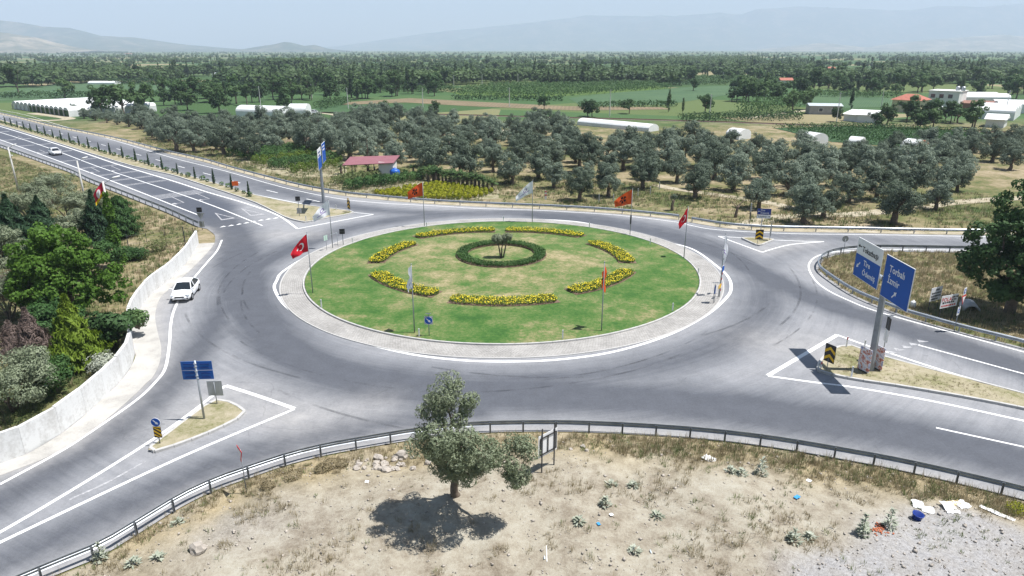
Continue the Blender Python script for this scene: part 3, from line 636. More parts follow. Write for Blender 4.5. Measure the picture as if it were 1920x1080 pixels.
while x < max(xs_):
    y = min(ys_)
    while y < max(ys_):
        px, py = x + rnd.uniform(-1.9, 1.9), y + rnd.uniform(-1.9, 1.9)
        if inside(grove, [px], [py])[0] and all((px - a) ** 2 + (py - b) ** 2 > 20 for a, b in spots) and rnd.random() < .93 and not (1072 < 960 + 1306 * px / py < 1222 and py > 168):
            spots.append((px, py)); olive(px, py, rnd.uniform(.72, 1.15))
        y += 6.1
    x += 6.1
for j in range(3):                                   # young olive rows beside the greenhouses
    for i in range(12):
        u, v = 122 + i * 21 + j * 18, 208 + i * 3.9 + j * 7
        if u < 360:
            x, y = G(u, v); o = olive(x, y, .62); o['label'] = 'small young olive tree in the rows beside the white greenhouse'; o['group'] = 'young olive rows'

# generic trees for the plain
def broad(seed, mat, w=1.0, h=1.0, clumps=34, per=44, L=.75):
    rng = np.random.default_rng(seed); m = MB(); limb(m, (0, 0, -.1), (0, 0, 3.2 * h), .3, .18, .1, rng, 4, 6); lobes = [(0, 0, 5.5 * h, 2.1 * w, 2.1 * w, 2.3 * h)]
    for i in range(6):
        a = rng.uniform(0, 6.28); r = rng.uniform(1, 2.2) * w; z = rng.uniform(3, 6.6) * h
        lobes.append((r * math.cos(a), r * math.sin(a), z, 1.5 * w, 1.5 * w, 1.3 * h)); limb(m, (0, 0, 2.2 * h), (r * math.cos(a), r * math.sin(a), z), .13, .04, .2, rng, 3, 5)
    return m.mesh('tree_trunk', M['bark'], True), crown_mesh('tree_crown', lobes, clumps, .95, per, L, L * .6, mat, seed + 1)
def column(seed, mat, r=1.1, h=14, clumps=46):
    rng = np.random.default_rng(seed); m = MB(); limb(m, (0, 0, -.1), (0, 0, h * .9), .22, .05, .05, rng, 4, 6)
    lobes = [(0, 0, h * (.2 + .09 * i), r * math.sin(math.pi * (.22 + .085 * i)) ** .7, r * math.sin(math.pi * (.22 + .085 * i)) ** .7, h * .1) for i in range(9)]
    return m.mesh('tree_trunk', M['bark'], True), crown_mesh('tree_crown', lobes, clumps, .75, 36, .7, .36, mat, seed + 1, 0, 1.5)
BR = [broad(300 + i, M['dark' if i < 3 else 'mid'], *(((1.15, 1), (1, 1.25), (1.3, .9), (1.1, 1), (.9, 1.2), (1.25, .85))[i])) for i in range(6)]
PO = [column(320 + i, M['far'], (1.0, 1.5, .8)[i], (15, 16, 12)[i]) for i in range(3)]
def plain_tree(u, v, kind, sc, label, group=None, name='broadleaf_tree'):
    x, y = G(u, v); t_, c_ = (PO if kind >= 10 else BR)[kind % 10]
    return tree(name, (x, y, -.06), t_, c_, label, 'tree', group, rnd.uniform(0, 6.28), sc)
for u, v, k, s, lab in [
    (35, 180, 1, 1.55, 'tall grey-green tree standing alone in the green field behind the highway'), (123, 184, 3, 1.15, 'round bushy tree at the edge of the field behind the long white greenhouse'),
    (192, 217, 0, 1.35, 'dark tree at the corner of the long white greenhouse'), (232, 214, 2, 1.45, 'dark spreading tree between the white greenhouse roofs'), (268, 211, 0, 1.4, 'dark tree with a brownish top beside the white greenhouse'),
    (325, 172, 0, .95, 'round dark tree in front of the green field'), (398, 192, 2, 1.15, 'wide dark tree behind the olive grove'), (352, 207, 2, .95, 'dark bushy tree beside the grey shrub'), (412, 212, 0, 1.2, 'dark tree left of the small white greenhouse'),
    (536, 213, 4, .95, 'pale green tree standing before the small white greenhouses'), (90, 160, 4, .9, 'small tree beside the field track'),
    (1253, 210, 11, .52, 'narrow dark poplar beside the railway line'), (1280, 212, 10, .4, 'thin poplar next to the narrow dark one by the railway'), (1300, 170, 3, .85, 'silvery rounded tree in the middle of the green crop field'), (1380, 175, 3, .95, 'silvery wide tree beside the dark one at the crop field'), (1372, 190, 0, .8, 'dark round tree at the lower edge of the crop field'),
    (1455, 140, 4, 1.3, 'light green tree behind the far crop field'), (1322, 212, 3, .85, 'green tree at the end of the poplar row by the railway'), (1095, 148, 4, 1.5, 'light green tree standing among the far fields'), (1485, 210, 3, 1.0, 'green tree beside the sandy farm track'), (1515, 205, 3, 1.05, 'dense green tree beside the farm track'), (1595, 205, 11, .5, 'pointed dark green tree right of the long farm shed'),
    (1568, 228, 0, .62, 'dark cone-like tree in front of the farm shed'), (1663, 234, 0, .85, 'dark tree right of the white tent roof'), (1700, 228, 3, .85, 'bright tree in front of the yellow house'), (1748, 230, 3, .95, 'spreading green tree in front of the white two-storey house'), (1795, 231, 5, .95, 'wide green tree beside the white house'), (1825, 244, 4, .9, 'light green tree below the greenhouses'), (1720, 240, 2, .75, 'grey-green bush-like tree below the houses'), (1640, 240, 3, .6, 'small green tree beside the railway embankment'),
    (1905, 185, 3, 1.3, 'bright green tree behind the greenhouse roofs'), (1640, 160, 2, 1.3, 'tall dark tree behind the red-roofed house'), (1835, 180, 0, 1.0, 'dark tree between the white house and the greenhouses'),
    (1102, 218, 0, .75, 'dark bush-like tree beside the railway poles'), (1110, 219, 0, .7, 'second dark rounded tree beside the railway'), (1020, 205, 3, .7, 'green bush-like tree at the fallow strip'), (1180, 213, 2, .72, 'grey bush-like tree beside the parked vehicles'), (723, 214, 0, .62, 'dark round bush by the railway behind the grove'), (815, 213, 0, .6, 'second dark bush by the railway behind the grove'),
    (765, 175, 10, .95, 'pair-like tall dark poplar behind the railway'), (775, 176, 11, .8, 'stout poplar beside the tall dark one'), (745, 180, 1, 1.0, 'dark tree left of the tall poplars'), (690, 185, 3, 1.1, 'grey-green tree at the edge of the meadow'), (660, 183, 0, 1.0, 'dark tree behind the meadow'), (620, 190, 0, 1.15, 'dark tree right of the farm yard'), (835, 160, 1, 1.1, 'tree beside the small orange-roofed shed')]:
    plain_tree(u, v, k, s, lab)
r2 = random.Random(11)
def in_fields(x, y): return any(b[0] < x < b[1] and b[2] < y < b[3] and inside(f, [x], [y])[0] for f, b in zip(FIELDS, FBOX))
FIELDS = [GL(q) for q in ([(-60, 192), (0, 174), (120, 158), (330, 155), (520, 167), (440, 180), (160, 183)], [(845, 174), (930, 162), (1225, 159), (1260, 166), (1120, 178), (870, 182)], [(1060, 188), (1200, 168), (1450, 160), (1400, 172), (1250, 198), (1090, 201)], [(1500, 182), (1690, 184), (1680, 200), (1500, 198)], [(640, 197), (770, 181), (1240, 199), (1260, 210), (880, 204)], [(640, 142), (830, 136), (850, 147), (650, 151)], [(560, 215), (640, 196), (830, 204), (620, 216)], [(1000, 129), (1150, 126), (1300, 130), (1010, 138)], [(1380, 200), (1560, 196), (1760, 190), (1920, 190), (1920, 240), (1400, 235)])]
FBOX = [(min(p[0] for p in f), max(p[0] for p in f), min(p[1] for p in f), max(p[1] for p in f)) for f in FIELDS]
cnt = 0
for u0, u1, v0, v1, num, pf, where in [(555, 850, 148, 188, 62, .2, 'between the railway and the dark far field'), (1480, 1940, 138, 180, 104, .22, 'behind the village houses and greenhouses'), (190, 560, 134, 154, 50, .3, 'behind the long green field'), (270, 560, 180, 200, 22, .05, 'between the long green field and the grove'), (850, 1480, 128, 156, 74, .25, 'behind the orchard and the crop fields'), (-40, 190, 126, 152, 20, .2, 'behind the field left of the lone tall tree'), (1680, 1840, 224, 242, 12, .0, 'in front of the village houses'), (1380, 1500, 170, 215, 14, .1, 'in the thicket beside the sandy farm track')]:
    cnt = 0
    while cnt < num:
        u, v = r2.uniform(u0, u1), v0 + (v1 - v0) * r2.random(); x, y = G(u, v)
        if in_fields(x, y) and v0 != 224: continue
        pop = r2.random() < pf; k = 10 + r2.randrange(3) if pop else r2.randrange(6)
        plain_tree(u, v, k, r2.uniform(.7, 1.2) * (.72 if pop else (.7 if v0 == 224 else 1.1)), ('narrow poplar standing ' if pop else 'broadleaf tree standing ') + where, ('poplars ' if pop else 'broadleaf trees ') + where, 'poplar_tree' if pop else 'broadleaf_tree'); cnt += 1
# the far-off wooded plain, one mass
def template(seed, kind):
    rng = np.random.default_rng(seed)
    if kind == 0: lobes = [(0, 0, 4.6, 3.0, 3.0, 2.8), (1.5, .6, 3.6, 2, 2, 2), (-1.3, -.8, 3.8, 2, 2, 2)]
    else: lobes = [(0, 0, 2.5 + 2.2 * i, 1.3 - .12 * i, 1.3 - .12 * i, 1.6) for i in range(6)]
    C = []
    for l in lobes:
        d = unit(rng.normal(size=(26 if kind == 0 else 11, 3)) + np.array([0, 0, .3])); C.append((np.array(l[:3]) + d * np.array(l[3:6]) * rng.uniform(.7, 1, (len(d), 1)), d))
    P_, D_ = np.concatenate([c for c, d in C]), np.concatenate([d for c, d in C])
    return leaf_quads(P_, unit(D_ + rng.normal(size=D_.shape) * .35 + np.array([0, 0, .5])), 1.9, 1.5, rng)
TP = [template(i, 0) for i in range(4)] + [template(9 + i, 1) for i in range(2)]
VV, FF, base = [[], []], [[], []], [0, 0]
rng = np.random.default_rng(77)
def put(x, y, k, s):
    q = 1 if rng.random() < .28 or mnoise.noise(Vector((x / 60, y / 60, 3))) > .35 else 0
    v, f = TP[k]; a = rng.uniform(0, 6.28); c, s_ = math.cos(a), math.sin(a); w = s * rng.uniform(.85, 1.2)
    VV[q].append(np.stack([x + (v[:, 0] * c - v[:, 1] * s_) * w, y + (v[:, 0] * s_ + v[:, 1] * c) * w, v[:, 2] * s], 1)); FF[q].append(f + base[q]); base[q] += len(v)
n = 0
while n < 6800:
    v = 98.5 + 66 * rng.random() ** 1.35; u = rng.uniform(-60, 1980); x, y = G(u, v)
    if y < 300 or in_fields(x, y): continue
    if mnoise.noise(Vector((x / 90, y / 140, 0))) < -.08 or mnoise.noise(Vector((x / 420, y / 130, 7))) < -.15: continue
    pop = rng.random() < .09; put(x, y, 4 + rng.integers(2) if pop else rng.integers(4), rng.uniform(.75, 1.3) * (.72 if pop else 1.0)); n += 1
for u0, u1, v0, s in [(508, 608, 137, 1.7), (1180, 1420, 127, 1.25), (1250, 1420, 119, 1.3), (1160, 1300, 150, 1.2), (170, 240, 101, 1.2)]:      # dense planted blocks
    for k in range(260): x, y = G(rng.uniform(u0, u1), v0 - rng.uniform(0, 7)); put(x, y, rng.integers(4), s * rng.uniform(.9, 1.1))
M['far2'] = foliage('far_light_leaves', [(.06, .10, .035), (.105, .155, .055), (.17, .21, .08)], .3, .55, .02)
for q, mt_, lab in ((0, 'far', 'dark green belt of far trees reaching to the horizon of the plain'), (1, 'far2', 'lighter yellow-green trees mixed into the far tree belt of the plain')): tag(obj('distant_wood', fast_mesh('distant_wood', np.concatenate(VV[q]), np.concatenate(FF[q]), M[mt_])), lab, 'woodland', kind='stuff')
# orchard rows and hedges nearer by: clumpy bush rows
def bush_mass(name, poly_px, spacing, h, mat, label, cat, seed, leaf=.5, per=26):
    pl = GL(poly_px); rng = np.random.default_rng(seed); xs, ys = [p[0] for p in pl], [p[1] for p in pl]
    X, Y = np.meshgrid(np.arange(min(xs), max(xs), spacing), np.arange(min(ys), max(ys), spacing)); X = X.ravel() + rng.normal(size=X.size) * spacing * .15; Y = Y.ravel() + rng.normal(size=Y.size) * spacing * .15
    ok = inside(pl, X, Y); X, Y = X[ok], Y[ok]; n = len(X); idx = np.repeat(np.arange(n), per); d = unit(rng.normal(size=(len(idx), 3)) + np.array([0, 0, .5]))
    hh = h * rng.uniform(.75, 1.2, n); C = np.stack([X[idx], Y[idx], hh[idx] * .5], 1) + d * np.stack([np.full(len(idx), spacing * .5)] * 2 + [hh[idx] * .55], 1)
    V, F = leaf_quads(C, unit(d + rng.normal(size=d.shape) * .5), leaf, leaf * .6, rng)
    return tag(obj(name, fast_mesh(name, V, F, M[mat])), label, cat, kind='stuff')
bush_mass('citrus_orchard', [(845, 173), (930, 162), (1080, 158), (1225, 159), (1260, 166), (1120, 176), (990, 184), (870, 180)], 4.2, 2.8, 'mid', 'dense rows of yellow-green orchard trees behind the fallow strip', 'orchard', 1, .95)
bush_mass('vegetable_rows', [(1450, 240), (1640, 236), (1860, 250), (1800, 285), (1700, 276), (1560, 266)], 1.6, 1.3, 'shrub', 'dark green leafy crop rows between the railway and the grove', 'crop', 2, .45, 14)
bush_mass('field_hedge', [(590, 200), (640, 190), (660, 194), (600, 208)], 2.4, 2.6, 'mid', 'bushy hedge growing beside the meadow', 'hedge', 3, .6)
bush_mass('field_hedge', [(1270, 222), (1500, 218), (1500, 226), (1280, 230)], 2.2, 2.2, 'mid', 'green bushes along the railway embankment', 'hedge', 4, .6)
bush_mass('field_hedge', [(1380, 208), (1500, 190), (1520, 200), (1400, 222)], 3.4, 4.0, 'mid', 'tall dense thicket beside the sandy farm track', 'thicket', 5, .8)

for i, (a, b, w_, h, lab) in enumerate([((0, 184), (300, 180), 1.2, 2.6, 'dark hedge along the lower edge of the long green field'), ((300, 181), (545, 177), 1.2, 2.8, 'bushy hedge behind the small white greenhouses'), ((150, 155), (520, 166), .9, 3.2, 'dark hedge line along the upper edge of the long green field'), ((560, 172), (850, 171), 1.6, 2.8, 'shrubby field edge left of the orchard'), ((850, 186), (1060, 189), 1.2, 2.0, 'low hedge in front of the orchard'), ((1060, 160), (1460, 157), 1.0, 3.0, 'hedge line behind the crop field'), ((1080, 201), (1270, 199), 1.6, 2.0, 'yellowish hedge between the crop field and the fallow strip'), ((640, 152), (850, 149), .8, 3.4, 'hedge line at the dark far field'), ((1490, 180), (1690, 183), 1.2, 3.0, 'hedge behind the farm shed field'), ((850, 142), (1180, 141), .7, 3.6, 'far hedge line among the crop fields'), ((1190, 148), (1400, 150), .8, 3.2, 'far hedge line below the planted block')]):
    bush_mass('hedgerow', [(a[0], a[1] - w_), (b[0], b[1] - w_), (b[0], b[1] + w_), (a[0], a[1] + w_)], 2.6, h, 'dark' if i % 2 else 'mid', lab, 'hedge', 60 + i, .9, 20)
# ------------------------------------------------------------------ the olive tree in the foreground
NLX, NLY = np.array([p[0] for p in near_l]), np.array([p[1] for p in near_l])
def fz(x, y):
    d = float(np.interp(x, NLX, NLY)) - y; w = min(1, max(0, (d - .6) / 3.9)); w = w * w * (3 - 2 * w)
    return -.02 + w * (.34 + .32 * mnoise.noise(Vector((x * .22, y * .22, 2))) + .15 * mnoise.noise(Vector((x * .8, y * .8, 5))) + .06 * mnoise.noise(Vector((x * 2.6, y * 2.6, 8))) + .07 * mnoise.noise(Vector(((x + y) * 1.3, (x - y) * .22, 12))))
tx, ty = G(857, 933, .3); tz = fz(tx, ty)
rng = np.random.default_rng(8); m = MB()
limb(m, (0, 0, -.15), (.05, -.15, 1.35), .24, .17, .1, rng, 5, 10)
LB = [(-.2, -1.6, 6.7, .8, .8, .75), (.55, -1.5, 6.3, .65, .7, .8), (-.95, -1.5, 5.9, .55, .65, .55), (-.55, -3.0, 4.9, .95, .9, .75), (.55, -3.3, 4.9, .95, .9, .75), (1.35, -3.0, 4.4, .8, .85, .75), (-1.25, -2.4, 4.5, .65, .8, .65), (.2, -2.4, 3.9, 1.0, .8, .65), (-.5, -1.3, 3.4, .8, .7, .6), (2.1, -2.3, 4.1, .5, .6, .45), (3.1, -2.4, 3.8, .75, .75, .85), (3.0, -2.3, 2.9, .55, .55, .55), (.4, -.7, 2.3, .55, .5, .45), (-.9, -.6, 2.9, .45, .5, .4), (.1, -1.6, 2.9, .95, .7, .7), (.5, -1.0, 2.0, .6, .5, .5), (-.45, -1.0, 2.3, .6, .5, .5), (1.2, -1.9, 3.3, .6, .6, .6), (.1, -1.9, 5.75, .75, .6, .5)]
fork = (.05, -.2, 1.3)
for l in LB: limb(m, fork if l[2] < 5.5 else (-.05, -.9, 3.2), l[:3], .10, .025, .3, rng, 6, 6)
limb(m, fork, (-.05, -.9, 3.2), .17, .11, .2, rng, 5, 8)
tr_me = m.mesh('trunk', M['bark'], True)
tree('olive_tree', (tx, ty, tz), tr_me, crown_mesh('crown', LB, 250, .34, 115, .17, .05, M['olive_fg'], 31, 0, 1.0, jit=.65), 'lone olive tree growing on the bare dirt in front of the near guard rail', 'olive tree')

# ------------------------------------------------------------------ trees behind the white wall and beside the road
def at_tree(u, v, **k): x, y = G(u, v); return (x, y, -.06)
rng = np.random.default_rng(12); m = MB(); limb(m, (0, 0, -.1), (0, 0, 4), .3, .2, .1, rng, 4, 8); lb = [(0, 0, 6.2, 2.4, 2.4, 2.2), (-2.2, .3, 4.6, 2.2, 2.2, 1.9), (2.4, -.2, 4.4, 2.2, 2.2, 1.8), (1.0, -1.8, 3.4, 2.3, 1.8, 1.7), (-1.2, -1.8, 3.2, 2.3, 1.8, 1.8), (3.4, 0, 3.0, 1.5, 1.6, 1.4), (-3.2, .2, 3.2, 1.6, 1.6, 1.5), (-.8, 0, 7.6, 1.3, 1.3, 1.1), (-.3, -1.0, 5.0, 2.2, 1.8, 1.6), (1.2, -.8, 6.0, 1.6, 1.6, 1.4), (-1.8, -.8, 6.2, 1.5, 1.5, 1.3)]
for l in lb: limb(m, (0, 0, 2.4), l[:3], .14, .04, .3, rng, 4, 6)
MAPLE = (m.mesh('trunk', M['bark'], True), crown_mesh('crown', lb, 330, .5, 62, .30, .22, M['maple'], 13, jit=.7))
tree('broadleaf_tree', at_tree(140, 600), *MAPLE, 'large bright green leafy tree behind the white roadside wall')
def cone(seed, mat, r, h, n, L=.55, Wd=.1, up=.9, pw=1.0):
    rng = np.random.default_rng(seed); t_ = rng.uniform(0, 1, n) ** .8; a = rng.uniform(0, 6.28, n)
    bulge = .82 + .34 * np.sin(a * 5 + t_ * 11 + seed) * np.sin(a * 3 + 2 + t_ * 17) + .16 * np.sin(t_ * 31 + a * 2); rr = r * np.minimum(1, (1 - t_) ** pw * 1.25) * np.minimum(1, .55 + t_ * 4) * bulge * rng.uniform(.45, 1.18, n)
    C = np.stack([rr * np.cos(a), rr * np.sin(a), .1 + t_ * h * .95], 1); O = np.stack([np.cos(a), np.sin(a), np.full(n, .3)], 1)
    D = unit(np.array([0, 0, up]) + O * .75 + rng.normal(size=(n, 3)) * .25); N = unit(O + rng.normal(size=(n, 3)) * .5)
    V, F = leaf_quads(C, N, L, Wd, rng, D); m = MB().tube([(0, 0, -.1), (0, 0, h * .85)], [.14, .03], 6)
    return m.mesh('trunk', M['bark'], True), fast_mesh('crown', V, F, M[mat])
tree('thuja', at_tree(150, 690), *cone(1, 'thuja', 1.95, 5.8, 11000, .5, .13), 'yellow-green cone-shaped thuja behind the white wall', 'conifer')
tree('dead_conifer', at_tree(72, 690), *cone(2, 'dead', 1.9, 4.8, 8000, .4, .06), 'brown dead conifer beside the yellow-green thuja', 'conifer')
tree('dead_shrub', at_tree(28, 660), *cone(5, 'dead', 1.5, 2.6, 4000, .4, .05, .6), 'low brown withered shrub left of the dead conifer', 'shrub')
tree('conifer_tree', at_tree(35, 480), *cone(3, 'conifer', 2.9, 7.2, 9000, .6, .14), 'dark green conifer behind the bright leafy tree', 'conifer')
tree('conifer_tree', at_tree(188, 455), *cone(4, 'conifer', 1.9, 6.6, 7000, .5, .12), 'slim dark conifer beside the ivy-covered pole', 'conifer')
tree('conifer_tree', at_tree(85, 450), *cone(6, 'conifer', 2.3, 5.6, 7000, .5, .12), 'shorter dark conifer between the grey olives', 'conifer')
tree('thuja', at_tree(232, 443), *cone(7, 'shrub', 2.1, 5.2, 8000, .45, .12, .9, .5), 'rounded mid-green thuja beside the roadside fence', 'conifer')
rng = np.random.default_rng(14); m = MB(); lb = [(0, 0, 3.2, 1.6, 1.6, 1.0), (1, .5, 2.6, 1.1, 1.1, .9), (-1, -.3, 2.6, 1.2, 1.2, .9)]
for l in lb: limb(m, (0, 0, 0), l[:3], .13, .04, .3, rng, 4, 6)
tree('bare_tree', at_tree(48, 590), m.mesh('trunk', M['bark_pale'], True), crown_mesh('crown', lb, 40, .5, 80, .3, .04, M['dead'], 15), 'mauve-grey half-bare tree beside the bright leafy tree')
def lobes_rand(seed, w, h, k=6):
    r = np.random.default_rng(seed); return [(r.uniform(-.6, .6) * w, r.uniform(-.6, .6) * w, h * r.uniform(.45, .72), w * r.uniform(.4, .6), w * r.uniform(.4, .6), h * r.uniform(.22, .32)) for _ in range(k)]
def shrub_tree(name, u, v, w, h, mat, seed, label, leaf=.24, wd=.1, clumps=70, per=90, cat='tree'):
    rng = np.random.default_rng(seed); lb = lobes_rand(seed, w, h); m = MB()
    for l in lb: limb(m, (0, 0, -.1), l[:3], .11, .03, .2, rng, 4, 6)
    return tree(name, at_tree(u, v), m.mesh('trunk', M['bark'], True), crown_mesh('crown', lb, clumps, .55, per, leaf, wd, M[mat], seed), label, cat)
shrub_tree('olive_tree', 25, 770, 3.0, 4.6, 'olive_fg', 51, 'bushy grey olive tree at the foot of the garden near the white wall', .2, .07, 110, 130)
shrub_tree('olive_tree', -30, 560, 3.4, 5.6, 'olive_fg', 52, 'grey olive tree left of the bright leafy tree', .22, .08, 110, 120)
shrub_tree('olive_tree', 20, 600, 2.4, 4.4, 'olive_fg', 53, 'small grey olive behind the mauve bare tree', .22, .08, 80, 110)
for i, (u, v, w, h, lab) in enumerate([(95, 385, 3.2, 5.0, 'grey olive tree beside the lamp post on the slope'), (130, 415, 2.9, 5.0, 'grey olive tree between the two conifers'), (150, 455, 2.4, 4.2, 'small grey olive right behind the bright leafy tree'), (55, 410, 2.8, 4.2, 'grey olive tree behind the dark conifer'), (85, 352, 1.9, 2.4, 'low grey olive bush on the dry slope'), (5, 500, 2.6, 5.0, 'grey olive tree beside the large dark conifer'), (170, 410, 2.2, 4.4, 'grey olive tree beside the slim conifer')]):
    shrub_tree('olive_tree', u, v, w, h, 'olive_fg', 60 + i, lab, .26, .1, 75, 90)
shrub_tree('dark_bush', 108, 640, 2.2, 3.6, 'shrub', 71, 'dark green bush between the bright tree and the thuja', .26, .16, 70, 80, 'bush')
shrub_tree('dark_bush', 105, 730, 1.9, 2.6, 'shrub', 72, 'low dark bush below the yellow-green thuja', .22, .1, 60, 80, 'bush')
shrub_tree('fig_tree', 215, 655, 1.7, 3.4, 'mid', 73, 'small leafy tree leaning against the white wall', .3, .24, 60, 60)
shrub_tree('low_hedge', 252, 487, 1.4, 1.2, 'shrub', 74, 'low green hedge clump beside the roadside fence', .2, .1, 50, 70, 'bush')
shrub_tree('low_bush', 300, 470, 1.3, 1.4, 'weed', 75, 'small wispy bush inside the roadside fence', .25, .06, 30, 40, 'bush')
shrub_tree('green_bush', 175, 520, 2.6, 3.6, 'shrub', 76, 'dark leafy bush under the bright tree beside the ivy pole', .26, .16, 70, 80, 'bush')
o = shrub_tree('vine', 262, 628, .75, 1.5, 'mid', 77, 'leafy vine spilling over the top of the white wall', .26, .2, 26, 50, 'vine'); o.location.z = .75
shrub_tree('pale_shrub', 190, 705, 1.0, 1.5, 'thistle', 78, 'pale silvery shrub right of the yellow-green thuja', .2, .08, 30, 50, 'bush')
# large tree on the right
rng = np.random.default_rng(21); m = MB(); limb(m, (0, 0, -.2), (.2, 0, 4.2), .5, .34, .15, rng, 5, 9); lb = [(0, 0, 9.6, 3.0, 3.0, 2.4), (-2.4, -.4, 7.0, 2.6, 2.6, 2.0), (2.6, .2, 7.4, 2.8, 2.8, 2.2), (.4, -2.4, 6.0, 2.8, 2.3, 2.0), (-1.8, -1.6, 4.3, 2.4, 2.2, 1.6), (2.8, -1.5, 4.4, 2.4, 2.2, 1.6), (-3.6, 0, 4.8, 1.7, 1.8, 1.3), (.3, 1.8, 6.8, 2.5, 2.5, 2.2), (-2.2, -1.0, 2.6, 1.6, 1.6, 1.0), (.6, -1.8, 2.6, 2.0, 1.6, 1.0)]
for l in lb: limb(m, (.1, 0, 3.0), l[:3], .2, .05, .4, rng, 5, 6)
tree('broadleaf_tree', at_tree(1893, 585), m.mesh('trunk', M['bark'], True), crown_mesh('crown', lb, 300, .62, 95, .30, .22, M['mid'], 22, jit=.6), 'large dark leafy tree standing behind the small roadside signs', rz=0)

# ------------------------------------------------------------------ roundabout planting
bc = Vector((-1.27, 71.5)); lawn_z = lambda x, y: .19 + .22 * (1 - min(1, math.hypot(x - CX, y - CY) / RG) ** 2)
M['petal'] = plain('yellow_petals', (.86, .68, .02), .6, .15, 5); M['soil'] = plain('dark_soil', (.16, .11, .075), .95, .3, 3, bump=.6)
for i, (a, b) in enumerate([((782, 450), (928, 437)), ((948, 437), (1092, 448)), ((1108, 460), (1177, 499)), ((1176, 514), (1068, 554)), ((1042, 567), (846, 568)), ((820, 559), (708, 519)), ((705, 499), (775, 462))]):
    A_, B_ = Vector(G(*a)) - bc, Vector(G(*b)) - bc; a0, a1 = math.atan2(A_.y, A_.x), math.atan2(B_.y, B_.x); r0, r1 = A_.length, B_.length
    while a1 > a0: a1 -= 2 * math.pi
    rng = np.random.default_rng(40 + i); L = abs(a1 - a0) * 13.4; n = int(L * 420); tt = rng.random(n); aa = a0 + (a1 - a0) * tt; w = .92 * np.minimum(1, np.minimum(tt, 1 - tt) * 14 + .35)
    rr_ = r0 + (r1 - r0) * tt + rng.uniform(-1, 1, n) * w; X_, Y_ = bc.x + rr_ * np.cos(aa), bc.y + rr_ * np.sin(aa); Z0 = np.array([lawn_z(x, y) for x, y in zip(X_, Y_)])
    hh = .29 + .06 * np.sin(aa * 41) * np.sin(rr_ * 4) + .05 * rng.normal(size=n); mid = bc + Vector((math.cos((a0 + a1) / 2), math.sin((a0 + a1) / 2))) * 13.4
    e = empty('flower_bed', (mid.x, mid.y, 0), 0, ('arched bed of yellow flowers at the back of the lawn, left of the small tree', 'arched bed of yellow flowers at the back of the lawn, right of the small tree', 'bed of yellow flowers running down towards the red flag side of the lawn', 'bed of yellow flowers behind the narrow orange flag', 'straight-looking bed of yellow flowers in front of the round hedge', 'bed of yellow flowers behind the white flag on the front lawn', 'bed of yellow flowers facing the crescent flag')[i], 'flower bed', 'flower beds on the roundabout')
    off = np.array([mid.x, mid.y, 0]); C = np.stack([X_, Y_, Z0 + hh * rng.uniform(.25, 1, n) ** .6], 1) - off
    N = unit(rng.normal(size=(n, 3)) * .6 + np.array([0, 0, .8])); V, F = leaf_quads(C, N, .17, .09, rng); q = obj('leaves', fast_mesh('leaves', V, F, M['bed']), e); q['kind'] = 'stuff'
    k = rng.random(n) < .22; V, F = leaf_quads(np.stack([X_[k], Y_[k], Z0[k] + hh[k] * 1.06], 1) - off, unit(rng.normal(size=(k.sum(), 3)) * .3 + np.array([0, -.25, 1])), .085, .08, rng); q = obj('blossoms', fast_mesh('blossoms', V, F, M['petal']), e); q['kind'] = 'stuff'
    m = MB(); ls = [a0 + (a1 - a0) * j / 24 for j in range(25)]; po = [(bc.x + (r0 + (r1 - r0) * j / 24 + .98) * math.cos(x) - mid.x, bc.y + (r0 + (r1 - r0) * j / 24 + .98) * math.sin(x) - mid.y) for j, x in enumerate(ls)]; pi_ = [(bc.x + (r0 + (r1 - r0) * j / 24 - .98) * math.cos(x) - mid.x, bc.y + (r0 + (r1 - r0) * j / 24 - .98) * math.sin(x) - mid.y) for j, x in enumerate(ls)]
    zz = lambda p_: lawn_z(p_[0] + mid.x, p_[1] + mid.y) + .035
    m.add([(*p_, zz(p_)) for p_ in po] + [(*p_, zz(p_)) for p_ in pi_], [(j, j + 1, 26 + j, 25 + j) for j in range(24)]); m.build('soil', M['soil'], e)
hc = (-1.2, 73.6); n = 9000; rng = np.random.default_rng(60); aa = rng.uniform(0, 6.28, n); rr_ = 4.35 + rng.uniform(-.62, .62, n); z = .38 + .42 * rng.uniform(.1, 1, n) ** .5
e = empty('round_hedge', (*hc, .4), 0, 'low clipped green hedge ring around the small tree on the roundabout', 'hedge')
V, F = leaf_quads(np.stack([rr_ * np.cos(aa), rr_ * np.sin(aa), z - .4], 1), unit(rng.normal(size=(n, 3)) * .6 + np.array([0, 0, .7])), .2, .1, rng); q = obj('leaves', fast_mesh('leaves', V, F, M['shrub']), e); q['kind'] = 'stuff'
m = MB(); n = 64
m.add([(5.05 * math.cos(6.2832 * k / n), 5.05 * math.sin(6.2832 * k / n), .04) for k in range(n)] + [(3.7 * math.cos(6.2832 * k / n), 3.7 * math.sin(6.2832 * k / n), .05) for k in range(n)], [(k, (k + 1) % n, n + (k + 1) % n, n + k) for k in range(n)]); m.build('soil', M['soil'], e)
rng = np.random.default_rng(61); m = MB(); lb = []
for dx_, dy_, h in ((-.35, 0, 1.9), (.1, .1, 1.75), (.5, -.05, 2.15)):
    limb(m, (dx_ * .3, dy_, -.1), (dx_ * 1.2, dy_, h), .10, .05, .08, rng, 5, 7); lb.append((dx_ * 1.3, dy_, h + .25, .55, .5, .42))
x, y = G(941, 483, .4); tree('olive_tree', (x, y, .38), m.mesh('trunk', M['bark'], True), crown_mesh('crown', lb, 90, .24, 60, .18, .07, M['olive_fg'], 62), 'small pruned old olive with several stems inside the round hedge', 'olive tree')

